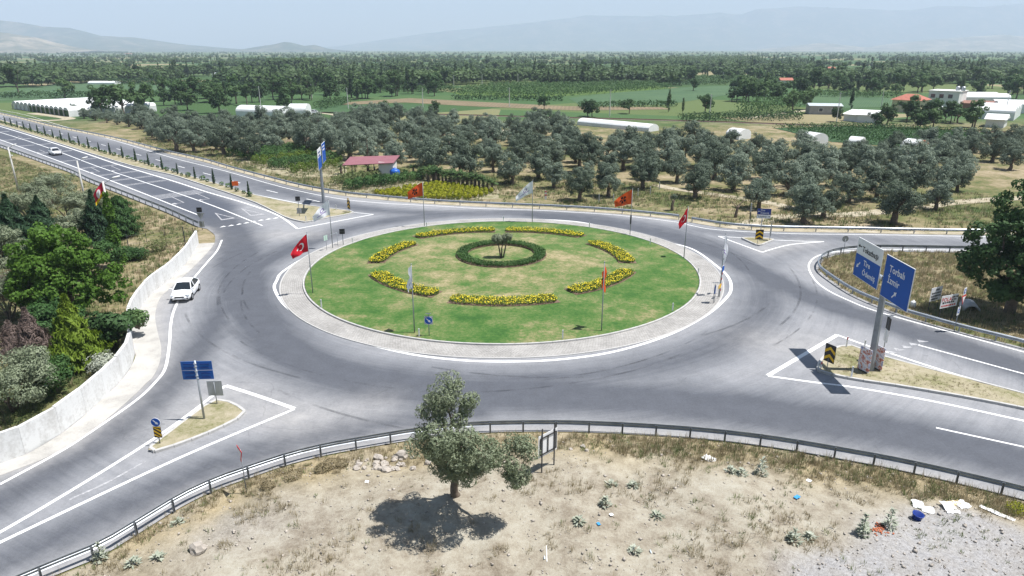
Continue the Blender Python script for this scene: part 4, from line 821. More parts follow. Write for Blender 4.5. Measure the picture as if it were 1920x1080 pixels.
# ------------------------------------------------------------------ nursery
def ball_plant(seed, r, h, mat, n, L):
    rng = np.random.default_rng(seed); d = unit(rng.normal(size=(n, 3)) + np.array([0, 0, .3])); C = d * np.array([r, r, h * .5]) * rng.uniform(.75, 1.05, (n, 1)) + np.array([0, 0, h * .55])
    V, F = leaf_quads(C, unit(d + rng.normal(size=d.shape) * .4), L, L * .55, rng); return fast_mesh('leaves', V, F, M[mat])
def nursery(name, poly, sp, meshes, label, cat, group, cap, jit=.1):
    pl = GL(poly); xs, ys = [p[0] for p in pl], [p[1] for p in pl]; c = 0; y = min(ys)
    while y < max(ys):
        x = min(xs)
        while x < max(xs):
            if c < cap and inside(pl, [x], [y])[0]:
                o = obj(name, rnd.choice(meshes), None, (x + rnd.uniform(-jit, jit), y + rnd.uniform(-jit, jit), -.05), rnd.uniform(0, 6.28)); k = rnd.uniform(.85, 1.15); o.scale = (k, k, k); tag(o, label, cat, group); c += 1
            x += sp[0]
        y += sp[1]
    return c
GOLD = [ball_plant(i, .36, .7, 'yellow_leaf', 110, .24) for i in range(3)]
print('gold', nursery('golden_shrub', [(697, 363), (770, 352), (820, 344), (860, 349), (930, 360), (880, 375), (800, 373), (730, 369)], (.8, .95), GOLD, 'small round golden-yellow shrub in the dense nursery bed behind the far guard rail', 'shrub', 'golden shrubs in the nursery bed', 300))
DK = [ball_plant(10 + i, .75, 1.7, 'shrub', 170, .32) for i in range(3)]; YL = [ball_plant(20 + i, .5, 1.5, 'bed', 110, .28) for i in range(2)]
print('dk', nursery('nursery_shrub', [(425, 292), (460, 282), (560, 277), (605, 282), (600, 289), (540, 296), (470, 303)], (1.5, 1.7), DK, 'dark green shrub in the dense back rows of the nursery', 'shrub', 'dark shrubs in the back rows of the nursery', 260, .25))
print('yl', nursery('nursery_shrub', [(470, 305), (540, 297), (605, 290), (612, 293), (550, 303), (490, 313)], (1.3, 1.4), YL, 'yellowish upright shrub in the narrow nursery row', 'shrub', 'yellowish nursery shrubs', 130, .2))
print('d2', nursery('nursery_shrub', [(500, 312), (560, 303), (640, 294), (640, 304), (570, 314), (520, 320)], (1.5, 1.7), DK, 'mid green shrub in the middle rows of the nursery', 'shrub', 'green shrubs in the middle rows of the nursery', 120, .25))
print('y2', nursery('nursery_shrub', [(530, 323), (570, 316), (640, 305), (640, 312), (580, 324), (545, 329)], (1.4, 1.5), YL, 'bright yellow-green shrub in the front nursery row', 'shrub', 'bright front row of nursery shrubs', 110, .2))
DK2 = [ball_plant(30 + i, .85, 1.5, 'shrub', 210, .3) for i in range(3)]; OLB = [ball_plant(40 + i, .9, 1.5, 'weed', 170, .3) for i in range(2)]
print('h', nursery('oleander', [(640, 353), (690, 345), (790, 331), (793, 337), (720, 349), (660, 358)], (1.35, 1.4), DK2, 'dark green oleander in the nursery hedge in front of the hut', 'shrub', 'oleanders in front of the hut', 140, .2))
print('h2', nursery('olive_toned_shrub', [(618, 345), (660, 336), (715, 331), (725, 336), (670, 346), (630, 350)], (1.5, 1.6), OLB, 'brownish green shrub between the hut and the oleander hedge', 'shrub', 'brownish shrubs before the hut', 90, .2))
for name, pts in (('nursery_bed', [(420, 294), (460, 280), (560, 274), (650, 290), (650, 330), (560, 334), (500, 322)]), ('nursery_bed', [(600, 350), (640, 336), (800, 326), (935, 356), (935, 372), (800, 377), (700, 369)])): tag(sheet(name, GL(pts), -.035, M['sand' if 'x' in name else 'soil_grass']), kind='structure')
# palms
m = MB(); rng = np.random.default_rng(5); m.tube([(0, 0, 0), (.02, 0, .5), (0, .02, 1.1), (0, 0, 1.5)], [.26, .24, .2, .16], 8); PT = m.mesh('trunk', M['bark'], True)
C, D, N = [], [], []
for k in range(26):
    a = 2 * math.pi * k * .382; el = rng.uniform(-.3, 1.2)
    for j in range(7):
        s_ = .25 + j * .14; C.append((math.cos(a) * math.cos(el) * s_, math.sin(a) * math.cos(el) * s_, 1.55 + math.sin(el) * s_ - .18 * s_ * s_)); D.append((math.cos(a + (j % 2 - .5) * 1.4), math.sin(a + (j % 2 - .5) * 1.4), .1)); N.append((rng.normal() * .3, rng.normal() * .3, 1))
V, F = leaf_quads(np.array(C), unit(np.array(N)), .5, .14, rng, np.array(D)); PF = fast_mesh('fronds', V, F, M['mid'])
pal = [(792, 336), (803, 338), (813, 339), (822, 340), (830, 341), (845, 345), (852, 346), (860, 348), (868, 349), (876, 349), (884, 351), (891, 352), (898, 353), (906, 355), (914, 356), (923, 357), (818, 342), (836, 341), (846, 341), (690, 325), (640, 326), (810, 334), (775, 327)]
for u, v in pal:
    x, y = G(u, v); e = empty('palm', (x, y, -.05), rnd.uniform(0, 6), 'short stout fan palm in the nursery row beside the golden shrubs', 'palm', 'nursery palms'); k = rnd.uniform(.85, 1.2); e.scale = (k, k, k); obj('trunk', PT, e); obj('fronds', PF, e)
# planting on the highway median
CYP = cone(91, 'conifer', .28, 2.4, 500, .3, .08); DM = ball_plant(92, .45, .7, 'shrub', 60, .3)
mc = smooth_line(GL([(-20, 225), (60, 248), (125, 267), (200, 289), (252, 303), (328, 326), (413, 349), (470, 370)]), 8); ms = resample(mc, 7.2)
for i, (x, y) in enumerate(ms): tree('cypress_sapling', (x, y, .1), *CYP, 'slim young cypress planted along the highway median', 'sapling', 'median cypresses', rnd.uniform(0, 6), rnd.uniform(.85, 1.1))
for i, (x, y) in enumerate(resample(mc, 2.4)):
    if i % 3: o = obj('median_shrub', DM, None, (x + rnd.uniform(-.3, .3), y, .1), rnd.uniform(0, 6)); tag(o, 'small spiky green shrub between the median cypresses', 'shrub', 'median shrubs'); k = rnd.uniform(.7, 1.2); o.scale = (k, k, k)
# ------------------------------------------------------------------ guard rails
M['galv'] = plain('galvanised_steel', (.40, .43, .46), .42, .2, 1.5, .5, .55); M['galv_d'] = plain('dull_steel', (.27, .29, .31), .55, .2, 2, .5, .4)
M['dark_metal'] = plain('dark_metal', (.05, .052, .056), .5, .2); M['white_paint'] = plain('white_paint', (.76, .76, .74), .5, .1); M['grey_back'] = plain('grey_sign_back', (.36, .38, .39), .5, .12, 2, .4, .3)
WP = [(0, .44), (.02, .45), (.085, .49), (.085, .545), (.02, .585), (.02, .615), (.085, .655), (.085, .71), (.02, .75), (0, .76)]
WP2 = WP + [(a - .008, b) for a, b in WP[::-1]]
pm = MB(); pm.box((-.0, -.055, .36), (.10, .012, .76)); pm.box((-.045, -.1, .36), (.012, .09, .76)); pm.box((.045, -.1, .36), (.012, .09, .76)); POST = pm.mesh('post', M['galv_d'])
def rail(line, step, side, label):
    o = empty('guard_rail', (*line[len(line) // 2], 0), 0, label, 'guard rail', 'roadside guard rails'); o0 = Vector((*line[len(line) // 2], 0))
    l = resample(line, step / 2); n = len(l); m = MB(); k = len(WP2); V = []
    for i, q in enumerate(l):
        a, b = l[max(i - 1, 0)], l[min(i + 1, n - 1)]; d = Vector((b[0] - a[0], b[1] - a[1])).normalized(); nr = Vector((-d.y, d.x)) * side
        for y, z in WP2: V.append((q[0] + nr.x * (y + .05) - o0.x, q[1] + nr.y * (y + .05) - o0.y, z))
    F = [(i * k + j, i * k + (j + 1) % k, (i + 1) * k + (j + 1) % k, (i + 1) * k + j) for i in range(n - 1) for j in range(k)]
    m.add(V, F); m.add(V[:k], [tuple(range(k))]); m.add(V[-k:], [tuple(reversed(range(k)))]); m.build('beam', M['galv'], o)
    for i in range(0, n, 2):
        a, b = l[max(i - 1, 0)], l[min(i + 1, n - 1)]; ang = math.atan2(b[1] - a[1], b[0] - a[0])
        p = obj('post', POST, o, (l[i][0] - o0.x, l[i][1] - o0.y, 0), ang + (0 if side > 0 else math.pi))
rail(near_l, 2, 1, 'long steel guard rail curving between the road and the bare dirt with the olive tree')
rail(nose_l, 2.6, 1, 'steel guard rail bent round the dry grass corner between the two right-hand roads')
rail(ne_l[2:], 4, -1, 'straight steel guard rail at the far side of the road below the olive trees')
rail(far_l, 4, -1, 'long steel guard rail in front of the nursery and along the far carriageway')
rail(hwy_l, 2.6, 1, 'steel guard rail above the dry slope along the incoming carriageway')

# ------------------------------------------------------------------ white wall
t = NT('whitewashed_concrete', .85, .2); p = t.pos(); mp = t.n('Mapping'); t.set(mp.inputs[0], p); mp.inputs['Scale'].default_value = (1.0, 1.0, .3); a, b = t.noise(mp.outputs[0], 1.1, 5), t.noise(p, 5, 4)
t.color(t.mix(t.ramp(t.math('ADD', t.math('MULTIPLY', a, .6), t.math('MULTIPLY', b, .4)), [(.38, .6), (.54, 0.0)]), (.64, .64, .625), (.38, .365, .34))); t.bump(b, .25, .02); M['wall'] = t.m
cut = min(range(len(wall_l)), key=lambda i: math.dist(wall_l[i], G(252, 660)))
for seg, hh, lab in ((wall_l[:cut + 1], 1.62, 'whitewashed concrete roadside wall curving beside the white sedan'), (wall_l[cut:], 1.8, 'taller whitewashed wall section running towards the signed splitter island')):
    o = empty('roadside_wall', (*seg[len(seg) // 2], 0), 0, lab, 'wall', 'white roadside walls'); o0 = seg[len(seg) // 2]
    l = resample(seg, 2.4); ol, orr = offset_line(l, .0), offset_line(l, -.22)
    for i in range(len(l) - 1):
        h = hh + .03 * math.sin(i * 2.1); e = .006; A_, B_, C_, D_ = (Vector(q) - Vector(o0) for q in (ol[i], ol[i + 1], orr[i + 1], orr[i])); d = (B_ - A_).normalized() * e
        m = MB(); m.prism([tuple(A_ + d), tuple(B_ - d), tuple(C_ - d), tuple(D_ + d)], -.1, h); m.build('wall_panel', M['wall'], o)

# ------------------------------------------------------------------ flags
def ZY(u, v, y):
    r = ray(u, v); k = y / r[1]; return r[0] * k, CAM_H + r[2] * k
def flag_mat(name, base, kind):
    t = NT(name, .75, .2); u, v = t.attr('fu'), t.attr('fv'); c = base
    def circ_(cx, cy, r, sx=1.0):
        a_ = t.math('SUBTRACT', u, cx); b_ = t.math('MULTIPLY', t.math('SUBTRACT', v, cy), 1 / 1.5)
        return t.math('LESS_THAN', t.math('SQRT', t.math('ADD', t.math('MULTIPLY', a_, a_), t.math('MULTIPLY', b_, b_))), r)
    if kind == 'crescent':
        cr = t.math('SUBTRACT', circ_(.36, .5, .17), circ_(.405, .5, .135), True); c = t.mix(t.math('MAXIMUM', cr, circ_(.58, .5, .055)), base, (.78, .78, .78))
    elif kind == 'emblem':
        a_ = t.math('SUBTRACT', u, .48); b_ = t.math('MULTIPLY', t.math('SUBTRACT', v, .5), 1 / 1.5); r = t.math('SQRT', t.math('ADD', t.math('MULTIPLY', a_, a_), t.math('MULTIPLY', b_, b_)))
        pet = t.math('GREATER_THAN', t.math('COSINE', t.math('MULTIPLY', t.math('ARCTAN2', b_, a_), 5)), -.35)
        k = t.math('MULTIPLY', t.math('MULTIPLY', pet, t.math('LESS_THAN', r, .20)), t.math('GREATER_THAN', r, .06)); c = t.mix(k, base, (.025, .02, .02))
    elif kind == 'logo':
        k = t.math('SUBTRACT', circ_(.4, .42, .12), circ_(.4, .42, .07), True); bar = t.math('MULTIPLY', t.math('LESS_THAN', t.math('ABSOLUTE', t.math('SUBTRACT', v, .68)), .035), t.math('LESS_THAN', t.math('ABSOLUTE', t.math('SUBTRACT', u, .45)), .3))
        c = t.mix(t.math('MAXIMUM', k, bar), base, (.30, .22, .48))
    elif kind == 'club':
        c = t.mix(circ_(.5, .5, .22), t.mix(t.math('GREATER_THAN', v, .72), base, (.75, .5, .02)), (.78, .76, .75))
    t.color(c); tr = t.n('BsdfTranslucent'); t.set(tr.inputs[0], c); mx = t.n('MixShader'); mx.inputs[0].default_value = .3
    t.t.links.new(t.b.outputs[0], mx.inputs[1]); t.t.links.new(tr.outputs[0], mx.inputs[2]); t.t.links.new(mx.outputs[0], t.t.nodes['Material Output'].inputs[0]); return t.m
FM = {'red': flag_mat('red_flag_cloth', (.60, .015, .03), 'crescent'), 'white': flag_mat('white_flag_cloth', (.86, .86, .88), 'logo'), 'orange': flag_mat('orange_flag_cloth', (.68, .10, .02), 'emblem'), 'club': flag_mat('maroon_flag_cloth', (.45, .02, .05), 'club')}
def cloth(parent, top, hoist, ft, fb, mat, seed, wave=.13):
    """ft, fb: offsets of the upper and lower fly corners from the upper and lower hoist corners"""
    nu, nv = 19, 13; V = []; us, vs = [], []; ft, fb = Vector(ft), Vector(fb)
    for j in range(nv):
        for i in range(nu):
            s, q = i / (nu - 1), j / (nv - 1); P0 = Vector(top) - Vector((0, 0, hoist * q)); f = ft.lerp(fb, q)
            sag = Vector((f.x * (s ** .9), f.y * s, f.z * s ** 1.15)); nrm = Vector((-f.y, f.x, 0)); nrm = nrm.normalized() if nrm.length > .05 else Vector((0, 1, 0))
            V.append(P0 + sag + nrm * wave * min(1, s * 3) * (math.sin(s * 7 + q * 3.5 + seed) + .5 * math.sin(s * 13 - q * 5 + seed * 2))); us.append(s); vs.append(q)
    F = [(j * nu + i, j * nu + i + 1, (j + 1) * nu + i + 1, (j + 1) * nu + i) for j in range(nv - 1) for i in range(nu - 1)]
    o = obj('flag', fast_mesh('flag', V, F, mat, True), parent); vattr(o, 'fu', us); vattr(o, 'fv', vs); return o
for i, (base, top, hoist, ft, fb, mt_, lab, zb) in enumerate([
    ((587, 553), (577, 437), 1.65, (-1.5, -.5, -1.75), (-1.35, -.5, -.6), 'red', 'flagpole with a red crescent flag blowing, at the roundabout edge opposite the wall', .2),
    ((624, 466), (611, 374), 1.7, (-1.85, -.5, -1.8), (-1.7, -.5, -.75), 'white', 'flagpole with a spread white flag beside the sign frame on the roundabout', .1),
    ((796, 426), (791, 341), 1.7, (-2.05, .3, -1.35), (-1.95, .3, -.5), 'orange', 'flagpole with an orange black-emblem flag in front of the golden shrub bed', .15),
    ((998, 419), (997, 338), 1.6, (-2.2, .3, -2.2), (-2.1, .3, -1.2), 'white', 'flagpole with a drooping white flag at the back of the roundabout lawn', .2),
    ((1181, 442), (1183, 354), 1.8, (-2.1, .3, -1.5), (-1.95, .3, -.45), 'orange', 'flagpole with an orange black-emblem flag in front of the olive grove', .2),
    ((1282, 487), (1293, 388), 1.6, (-.75, .6, -2.0), (-.6, .6, -.9), 'red', 'flagpole with a limp red crescent flag on the paved apron', .2),
    ((1348, 557), (1366, 439), 1.7, (.42, .5, -1.4), (.1, .3, -1.5), 'white', 'leaning-looking flagpole with a limp white flag beside the solar sign cluster', .05),
    ((777.5, 628), (767, 496), 1.7, (-.3, .9, -1.2), (-.35, .5, -.75), 'white', 'flagpole with a folded white flag on the front lawn beside the blue arrow sign', .2),
    ((1127.5, 624), (1134, 492), 1.7, (.12, 1.0, -1.1), (.05, .6, -1.0), 'orange', 'flagpole with a narrow orange flag seen edge-on at the front of the lawn', .2)]):
    x, y = G(*base); _, z = ZY(*top, y); e = empty('flagpole', (x, y, 0), 0, lab, 'flagpole', 'flags around the roundabout')
    m = MB(); m.tube([(0, 0, zb - .1), (0, 0, z * .5), (0, 0, z)], [.05, .042, .03], 8); m.lathe([(.03, z), (.05, z + .03), (.05, z + .06), (.01, z + .09)], 8); m.build('pole', M['galv_d'], e, smooth=True)
    cloth(e, (-.04 if ft[0] < 0 else .04, 0, z - .1), hoist, ft, fb, FM[mt_], i * 1.7)
    if i == 4:
        m = MB().tube([(0, 0, 1.5), (0, 0, 2.6)], .1, 8); m.build('sleeve', M['dark_metal'], e)

# ------------------------------------------------------------------ signs
M['sign_blue'] = plain('sign_blue', (.008, .085, .38), .5, .08, 1.2, .2); M['sign_navy'] = plain('sign_navy', (.015, .04, .22), .4, .08, 1, .4); M['sign_white'] = plain('sign_white', (.74, .74, .74), .45, .08, 1, .4); M['sign_red'] = plain('sign_red', (.50, .02, .02), .45, .1)
M['sign_yellow'] = plain('sign_yellow', (.72, .42, .01), .45, .08); M['black'] = plain('sign_black', (.02, .02, .02), .5, .1); M['solar'] = plain('solar_cells', (.03, .04, .07), .25, .15, 6, .6); M['orange_p'] = plain('orange_panel', (.75, .13, .02), .5, .1); M['sign_blue_back'] = plain('blue_panel_back', (.012, .10, .36), .5, .15, 2); M['rib_blue'] = plain('blue_stiffener', (.01, .045, .20), .5, .1)
M['pale_green'] = plain('pale_green_sheet', (.45, .60, .52), .4, .1); M['poster'] = None
class Board:
    """an upright board: local x along the board, local z up, front towards local -y"""
    def __init__(s, parent, c, ang): s.e = parent; s.M = Matrix.Translation(c) @ Matrix.Rotation(ang, 4, 'Z')
    def box(s, name, x, z, w, h, y, d, mat):
        m = MB(); m.box((x, y, z), (w, d, h), M=s.M); return m.build(name, M[mat], s.e)
    def poly(s, name, pts, y0, y1, mat):
        m = MB(); Q = s.M @ Matrix(((1, 0, 0, 0), (0, 0, 1, 0), (0, 1, 0, 0), (0, 0, 0, 1))); m.prism(pts, y0, y1); m.v = [tuple(Q @ Vector(v)) for v in m.v]; m.f = [f[::-1] for f in m.f]; return m.build(name, M[mat], s.e)
    def text(s, st, x, z, size, mat, y):
        me = text_mesh(st, size, M[mat]); o = obj('lettering', me, s.e); o.matrix_local = s.M @ Matrix.Translation((x, y, z)) @ Matrix.Rotation(math.pi / 2, 4, 'X'); return o
ARR = [(-.07, -.5), (.07, -.5), (.07, .08), (.24, .08), (0, .5), (-.24, .08), (-.07, .08)]
def arrow_pts(x, z, s, ang): return [(x + (a * math.cos(ang) - b * math.sin(ang)) * s, z + (a * math.sin(ang) + b * math.cos(ang)) * s) for a, b in ARR]
def disc(n=24, r=.3, x=0, z=0): return [(x + r * math.cos(2 * math.pi * i / n), z + r * math.sin(2 * math.pi * i / n)) for i in range(n)]
def post(e, h, r=.035, mat='galv_d', x=0, y=0, z0=-.1):
    return MB().tube([(x, y, z0), (x, y, h)], r, 8).build('post', M[mat], e, smooth=True)
def solar(e, z, x=0, y=0, s=.3):
    q = MB(); Rm = Matrix.Translation((x, y, z)) @ Matrix.Rotation(R(-14), 4, 'X'); q.box((0, 0, 0), (s * 2, s * 1.3, .03), M=Rm); q.build('solar_panel', M['galv'], e)
    q = MB(); q.box((0, 0, .02), (s * 1.85, s * 1.15, .012), M=Rm); q.build('solar_cells', M['solar'], e)
def chevron_panel(b, w, h, z, n=2):
    b.box('panel', 0, z, w, h, 0, .03, 'black')
    for k in range(n):
        zz = z - h * .38 + k * h * .42; t_ = h * .17
        b.poly('chevron', [(-w * .48, zz - h * .06), (-w * .48, zz - h * .06 + t_), (0, zz + h * .17 + t_), (w * .48, zz - h * .06 + t_), (w * .48, zz - h * .06), (0, zz + h * .17)], -.018, -.024, 'sign_yellow')
# gantry with two direction boards on the right-hand island
gx, gy = G(1632, 697); e = empty('direction_sign', (gx - .35, gy, 0), 0, 'tall grey T-shaped gantry with two big blue town boards on the right-hand island', 'road sign')
m = MB(); m.tube([(.3, 0, 0), (.2, 0, 6.9)], [.26, .2], 8); m.build('mast', M['galv_d'], e); MB().box((.3, 0, .06), (.8, .8, .2)).build('base_plate', M['galv_d'], e)
MB().box((.18, 0, 7.0), (.22, 2.4, .22)).build('cross_arm', M['galv'], e); MB().box((.2, 0, 7.0), (.3, .5, .34)).build('arm_clamp', M['dark_metal'], e)
def town_board(e, y0, y1, z0, z1, split):
    w, h = abs(y1 - y0), z1 - z0; b = Board(e, ((-.12), (y0 + y1) / 2, (z0 + z1) / 2), -math.pi / 2)
    b.box('board', 0, 0, w, h, .02, .05, 'sign_white'); e2 = .07
    if split:
        b.box('blue_field', 0, -h * .2, w - e2, h * .6 - e2, -.012, .012, 'sign_blue'); b.text('Tokatbaşı', -w * .27, h * .2, .56, 'black', -.02); b.poly('arrow', arrow_pts(-w * .38, h * .3, .55, R(90)), -.01, -.016, 'black'); 
        b.text('Tire', -w * .14, -h * .12, .56, 'sign_white', -.024); b.text('Ödemiş', -w * .14, -h * .36, .56, 'sign_white', -.024); b.poly('arrow', arrow_pts(-w * .34, -h * .18, .65, R(135)), -.02, -.026, 'sign_white')
    else:
        b.box('blue_field', 0, 0, w - e2, h - e2, -.012, .012, 'sign_blue'); b.text('Torbalı', -w * .32, h * .15, .66, 'sign_white', -.024); b.text('İzmir', -w * .32, -h * .11, .66, 'sign_white', -.024); b.poly('arrow', arrow_pts(0, -h * .3, .7, R(-45)), -.02, -.026, 'sign_white')
    for zz in (-h * .25, h * .25): b.box('stiffener', 0, zz, w * .9, .06, .08, .06, 'galv_d')
town_board(e, .42 - .1, 3.85, 6.15, 9.02, True); town_board(e, -3.62, -.2, 5.98, 8.9, False)
# second gantry beyond the roundabout
x, y = G(607, 380); e = empty('direction_sign', (x, y, 0), 0, 'tall grey gantry with two narrow-looking blue boards on the highway median', 'road sign')
MB().tube([(0, 0, 0), (0, 0, 7.4)], [.24, .18], 8).build('mast', M['galv_d'], e)
for (ua, va), (ub, vb), white in (((594.3, 281.5), (600.3, 274.9), True), ((602.2, 270.5), (608, 264.5), False)):
    za = 9.0; a_, b_ = Vector(G(ua, va, za)), Vector(G(ub, vb, za)); d = b_ - a_; w = d.length; c = (a_ + b_) / 2 - Vector((x, y)); ang = math.atan2(d.y, d.x); b = Board(e, (c.x, c.y, 7.6), ang)
    b.box('board', 0, 0, w, 2.8, 0, .05, 'sign_white'); b.box('blue_field', 0, -.55 if white else 0, w - .1, 1.6 if white else 2.7, -.03, .012, 'sign_blue')
    for zz in (.9, .45): b.box('lettering', -.1, zz, w * .55, .2, -.042, .006, 'sign_navy' if white else 'sign_white')
    cen = (c.x / 2, c.y / 2, 7.2); MB().box(cen, (abs(c.length) * 1.05, .14, .14), math.atan2(c.y, c.x)).build('cross_arm', M['galv'], e)
# round blue arrow sign with solar lamp on the front lawn
def bluearrow(e, z, r, y=-.05, x=0, ang=R(225)):
    b = Board(e, (x, y, z), 0); b.poly('disc', disc(24, r), 0, .02, 'sign_white'); b.poly('blue_face', disc(24, r * .93), -.008, -.002, 'sign_blue'); b.poly('arrow', arrow_pts(0, 0, r * 1.4, ang), -.016, -.010, 'sign_white')
x, y = G(805, 634); e = empty('arrow_sign', (x, y, .15), 0, 'round blue arrow sign with a small solar panel on the front lawn', 'road sign'); post(e, 1.9); bluearrow(e, 1.4, .33); Board(e, (0, -.02, 1.4), 0).box('backing', 0, 0, .68, .7, .02, .03, 'grey_back'); solar(e, 1.98, s=.2)
# splitter island signs, lower left
x, y = G(300, 831, .15); e = empty('arrow_sign', (x, y, .15), 0, 'round blue arrow sign above a yellow and black striped panel on the splitter island', 'road sign'); post(e, 1.3); bluearrow(e, 1.42, .28)
b = Board(e, (.02, -.06, .78), 0); b.box('panel', 0, 0, .44, .72, 0, .03, 'black')
for k in range(4):
    zz = -.42 + k * .26; pts = [(-.21, zz + .2), (-.21, zz + .32), (.21, zz + .02), (.21, zz - .10)]; pts = [(px_, max(-.35, min(.35, pz))) for px_, pz in pts]; b.poly('stripe', pts, -.018, -.022, 'sign_yellow')
x, y = G(383, 785, .15); e = empty('direction_sign', (x, y, .15), 0, 'blue double panel direction sign seen from behind on a grey pole', 'road sign'); MB().tube([(0, 0, -.1), (0, 0, 4.0)], [.07, .055], 10).build('post', M['galv'], e, smooth=True)
b = Board(e, (.02, .09, 3.3), R(3))
for zz in (.31, -.31):
    b.box('panel', 0, zz, 1.85, .58, 0, .03, 'sign_blue_back')
    for xx in (-.48, .5):
        for q in (-.13, .13): b.box('stiffener', xx, zz + q, .55, .07, -.035, .04, 'rib_blue')
for q in (-.5, -.3, 0, .3, .5): b.box('clamp', -.02, q, .16, .05, -.12, .12, 'galv')
x, y = G(407, 757, .15); e = empty('traffic_sign', (x, y, .15), 0, 'plain grey back of a square sign beside the blue double panel', 'road sign'); post(e, 1.55, .03); Board(e, (0, .05, 1.1), R(2)).box('panel', 0, 0, .95, 1.05, 0, .03, 'grey_back')
# give way triangle in front of the near guard rail
zt = 2.75; a_, b_ = Vector(G(442.7, 830, zt)), Vector(G(457.3, 851.7, zt)); c = (a_ + b_) / 2; d = (a_ - b_); w = .9; e = empty('give_way_sign', (c.x, c.y, 0), 0, 'red-edged triangular give way sign seen nearly edge-on before the guard rail', 'road sign'); post(e, 2.7, .03, z0=fz(c.x, c.y) - .1)
b = Board(e, (0, 0, zt - .4), math.atan2(d.y, d.x) + math.pi); tri = [(-w / 2, .4), (w / 2, .4), (0, -.4)]
b.poly('plate', tri, -.05, -.03, 'sign_red'); b.poly('back', [(q * .82, z_ * .82 + .02) for q, z_ in tri], -.028, -.02, 'grey_back'); b.poly('face', [(q * .7, z_ * .7 + .04) for q, z_ in tri], -.062, -.052, 'sign_white')
# billboard back
zt = 2.62; a_, b_ = Vector(G(1010.7, 820, zt)), Vector(G(1046, 801.7, zt)); d = b_ - a_; c = (a_ + b_) / 2; w = d.length; ang = math.atan2(d.y, d.x); g0 = fz(c.x, c.y); e = empty('billboard', (c.x, c.y, 0), 0, 'white board on two dark legs seen from behind beside the lone olive tree', 'billboard'); b = Board(e, (0, 0, 1.95), ang)
b.box('panel', 0, 0, w, 1.35, .04, .02, 'sign_white')
for xx in (-w * .33, w * .33): b.box('leg', xx, -.65, .06, 2.6 + (1.3 - g0), -.0, .05, 'dark_metal').location.z = -.05
for zz in (-.5, .5): b.box('frame_bar', 0, zz, w * .86, .05, -.005, .04, 'black')
for xx in (-w * .42, -w * .02, w * .42): b.box('frame_upright', xx, 0, .045, 1.05, -.01, .035, 'black')
# far right small island
x, y = G(1424, 451); e = empty('direction_sign', (x, y, .1), 0, 'blue and white two-line town sign on the small far splitter island', 'road sign'); zt = ZY(1428, 392.5, y)[1]; post(e, zt - .1, .05, 'galv'); b = Board(e, (.12, -.08, zt - .65), R(-8))
b.box('blue_panel', 0, .28, 1.6, .72, 0, .03, 'sign_navy'); b.box('white_panel', 0, -.32, 1.6, .42, 0, .03, 'sign_white'); b.text('Tire', -.42, .34, .3, 'sign_white', -.02); b.text('Ödemiş', -.42, .02, .3, 'sign_white', -.02); b.text('Tokatbaşı', -.7, -.4, .26, 'black', -.02); b.poly('arrow', arrow_pts(-.58, .3, .34, R(90)), -.018, -.022, 'sign_white'); b.poly('arrow', arrow_pts(.62, -.32, .28, R(-90)), -.018, -.022, 'black')
x, y = G(1420, 457, .1); e = empty('chevron_sign', (x, y, .1), 0, 'yellow and black double chevron board below the town sign on the small far island', 'road sign'); post(e, 1.0, .03); chevron_panel(Board(e, (.1, -.06, 0), 0), .92, 1.2, 1.15)
x, y = G(655, 399); e = empty('chevron_sign', (x, y, .1), 0, 'narrow yellow and black chevron board at the tip of the highway median', 'road sign'); post(e, .6, .03); chevron_panel(Board(e, (0, -.05, 0), R(-50)), .8, 1.25, 1.1, 3)
x, y = G(1550, 693, .15); e = empty('chevron_sign', (x, y, .15), 0, 'yellow and black chevron board at the nose of the right-hand island', 'road sign'); post(e, .9, .03); chevron_panel(Board(e, (.02, -.05, 0), R(-62)), .85, 1.35, 1.3)
def sig(u, v, zb, label, h=2.3, plates=True):
    x, y = G(u, v, zb); e = empty('flashing_signal', (x, y, zb), 0, label, 'signal'); post(e, h, .04, 'galv_d'); b = Board(e, (0, -.07, h - .25), R(8)); b.box('housing', 0, 0, .62, .6, 0, .12, 'black')
    for xx in (-.15, .15): b.poly('lens', disc(14, .11, xx, 0), -.075, -.065, 'dark_metal')
    solar(e, h + .22, s=.22)
    if plates: Board(e, (0, .06, .75), R(8)).box('plate', 0, 0, .62, .75, 0, .02, 'grey_back')
    return e
sig(561.7, 405, .12, 'black twin-lens signal with a solar panel on the highway median', 2.7); e = sig(379.6, 431, 0, 'black twin-lens signal at the end of the guard rail beside the white wall', 2.9); Board(e, (0, .06, 1.75), R(8)).poly('triangle_back', [(-.5, .45), (.5, .45), (0, -.4)], 0, .02, 'grey_back')
sig(643.7, 459, .08, 'black twin-lens signal beside the sign frame on the apron', 1.9, False)
x, y = G(678 / 6 + 500, 470); x2, y2 = G(803 / 6 + 500, 463); e = empty('sign_frame', (x, y, .08), 0, 'low frame of two thin posts and a crossbar with a pale green sheet', 'sign frame'); post(e, 1.75, .025); post(e, 1.65, .025, x=x2 - x, y=y2 - y); d = Vector((x2 - x, y2 - y, 0)); MB().tube([d * .35 + Vector((0, 0, 1.62)), d * 1.02 + Vector((0, 0, 1.66))], .03, 6).build('crossbar', M['galv_d'], e); Board(e, (0, .03, 1.45), math.atan2(d.y, d.x)).box('sheet', -.05, 0, .55, .6, 0, .01, 'pale_green')
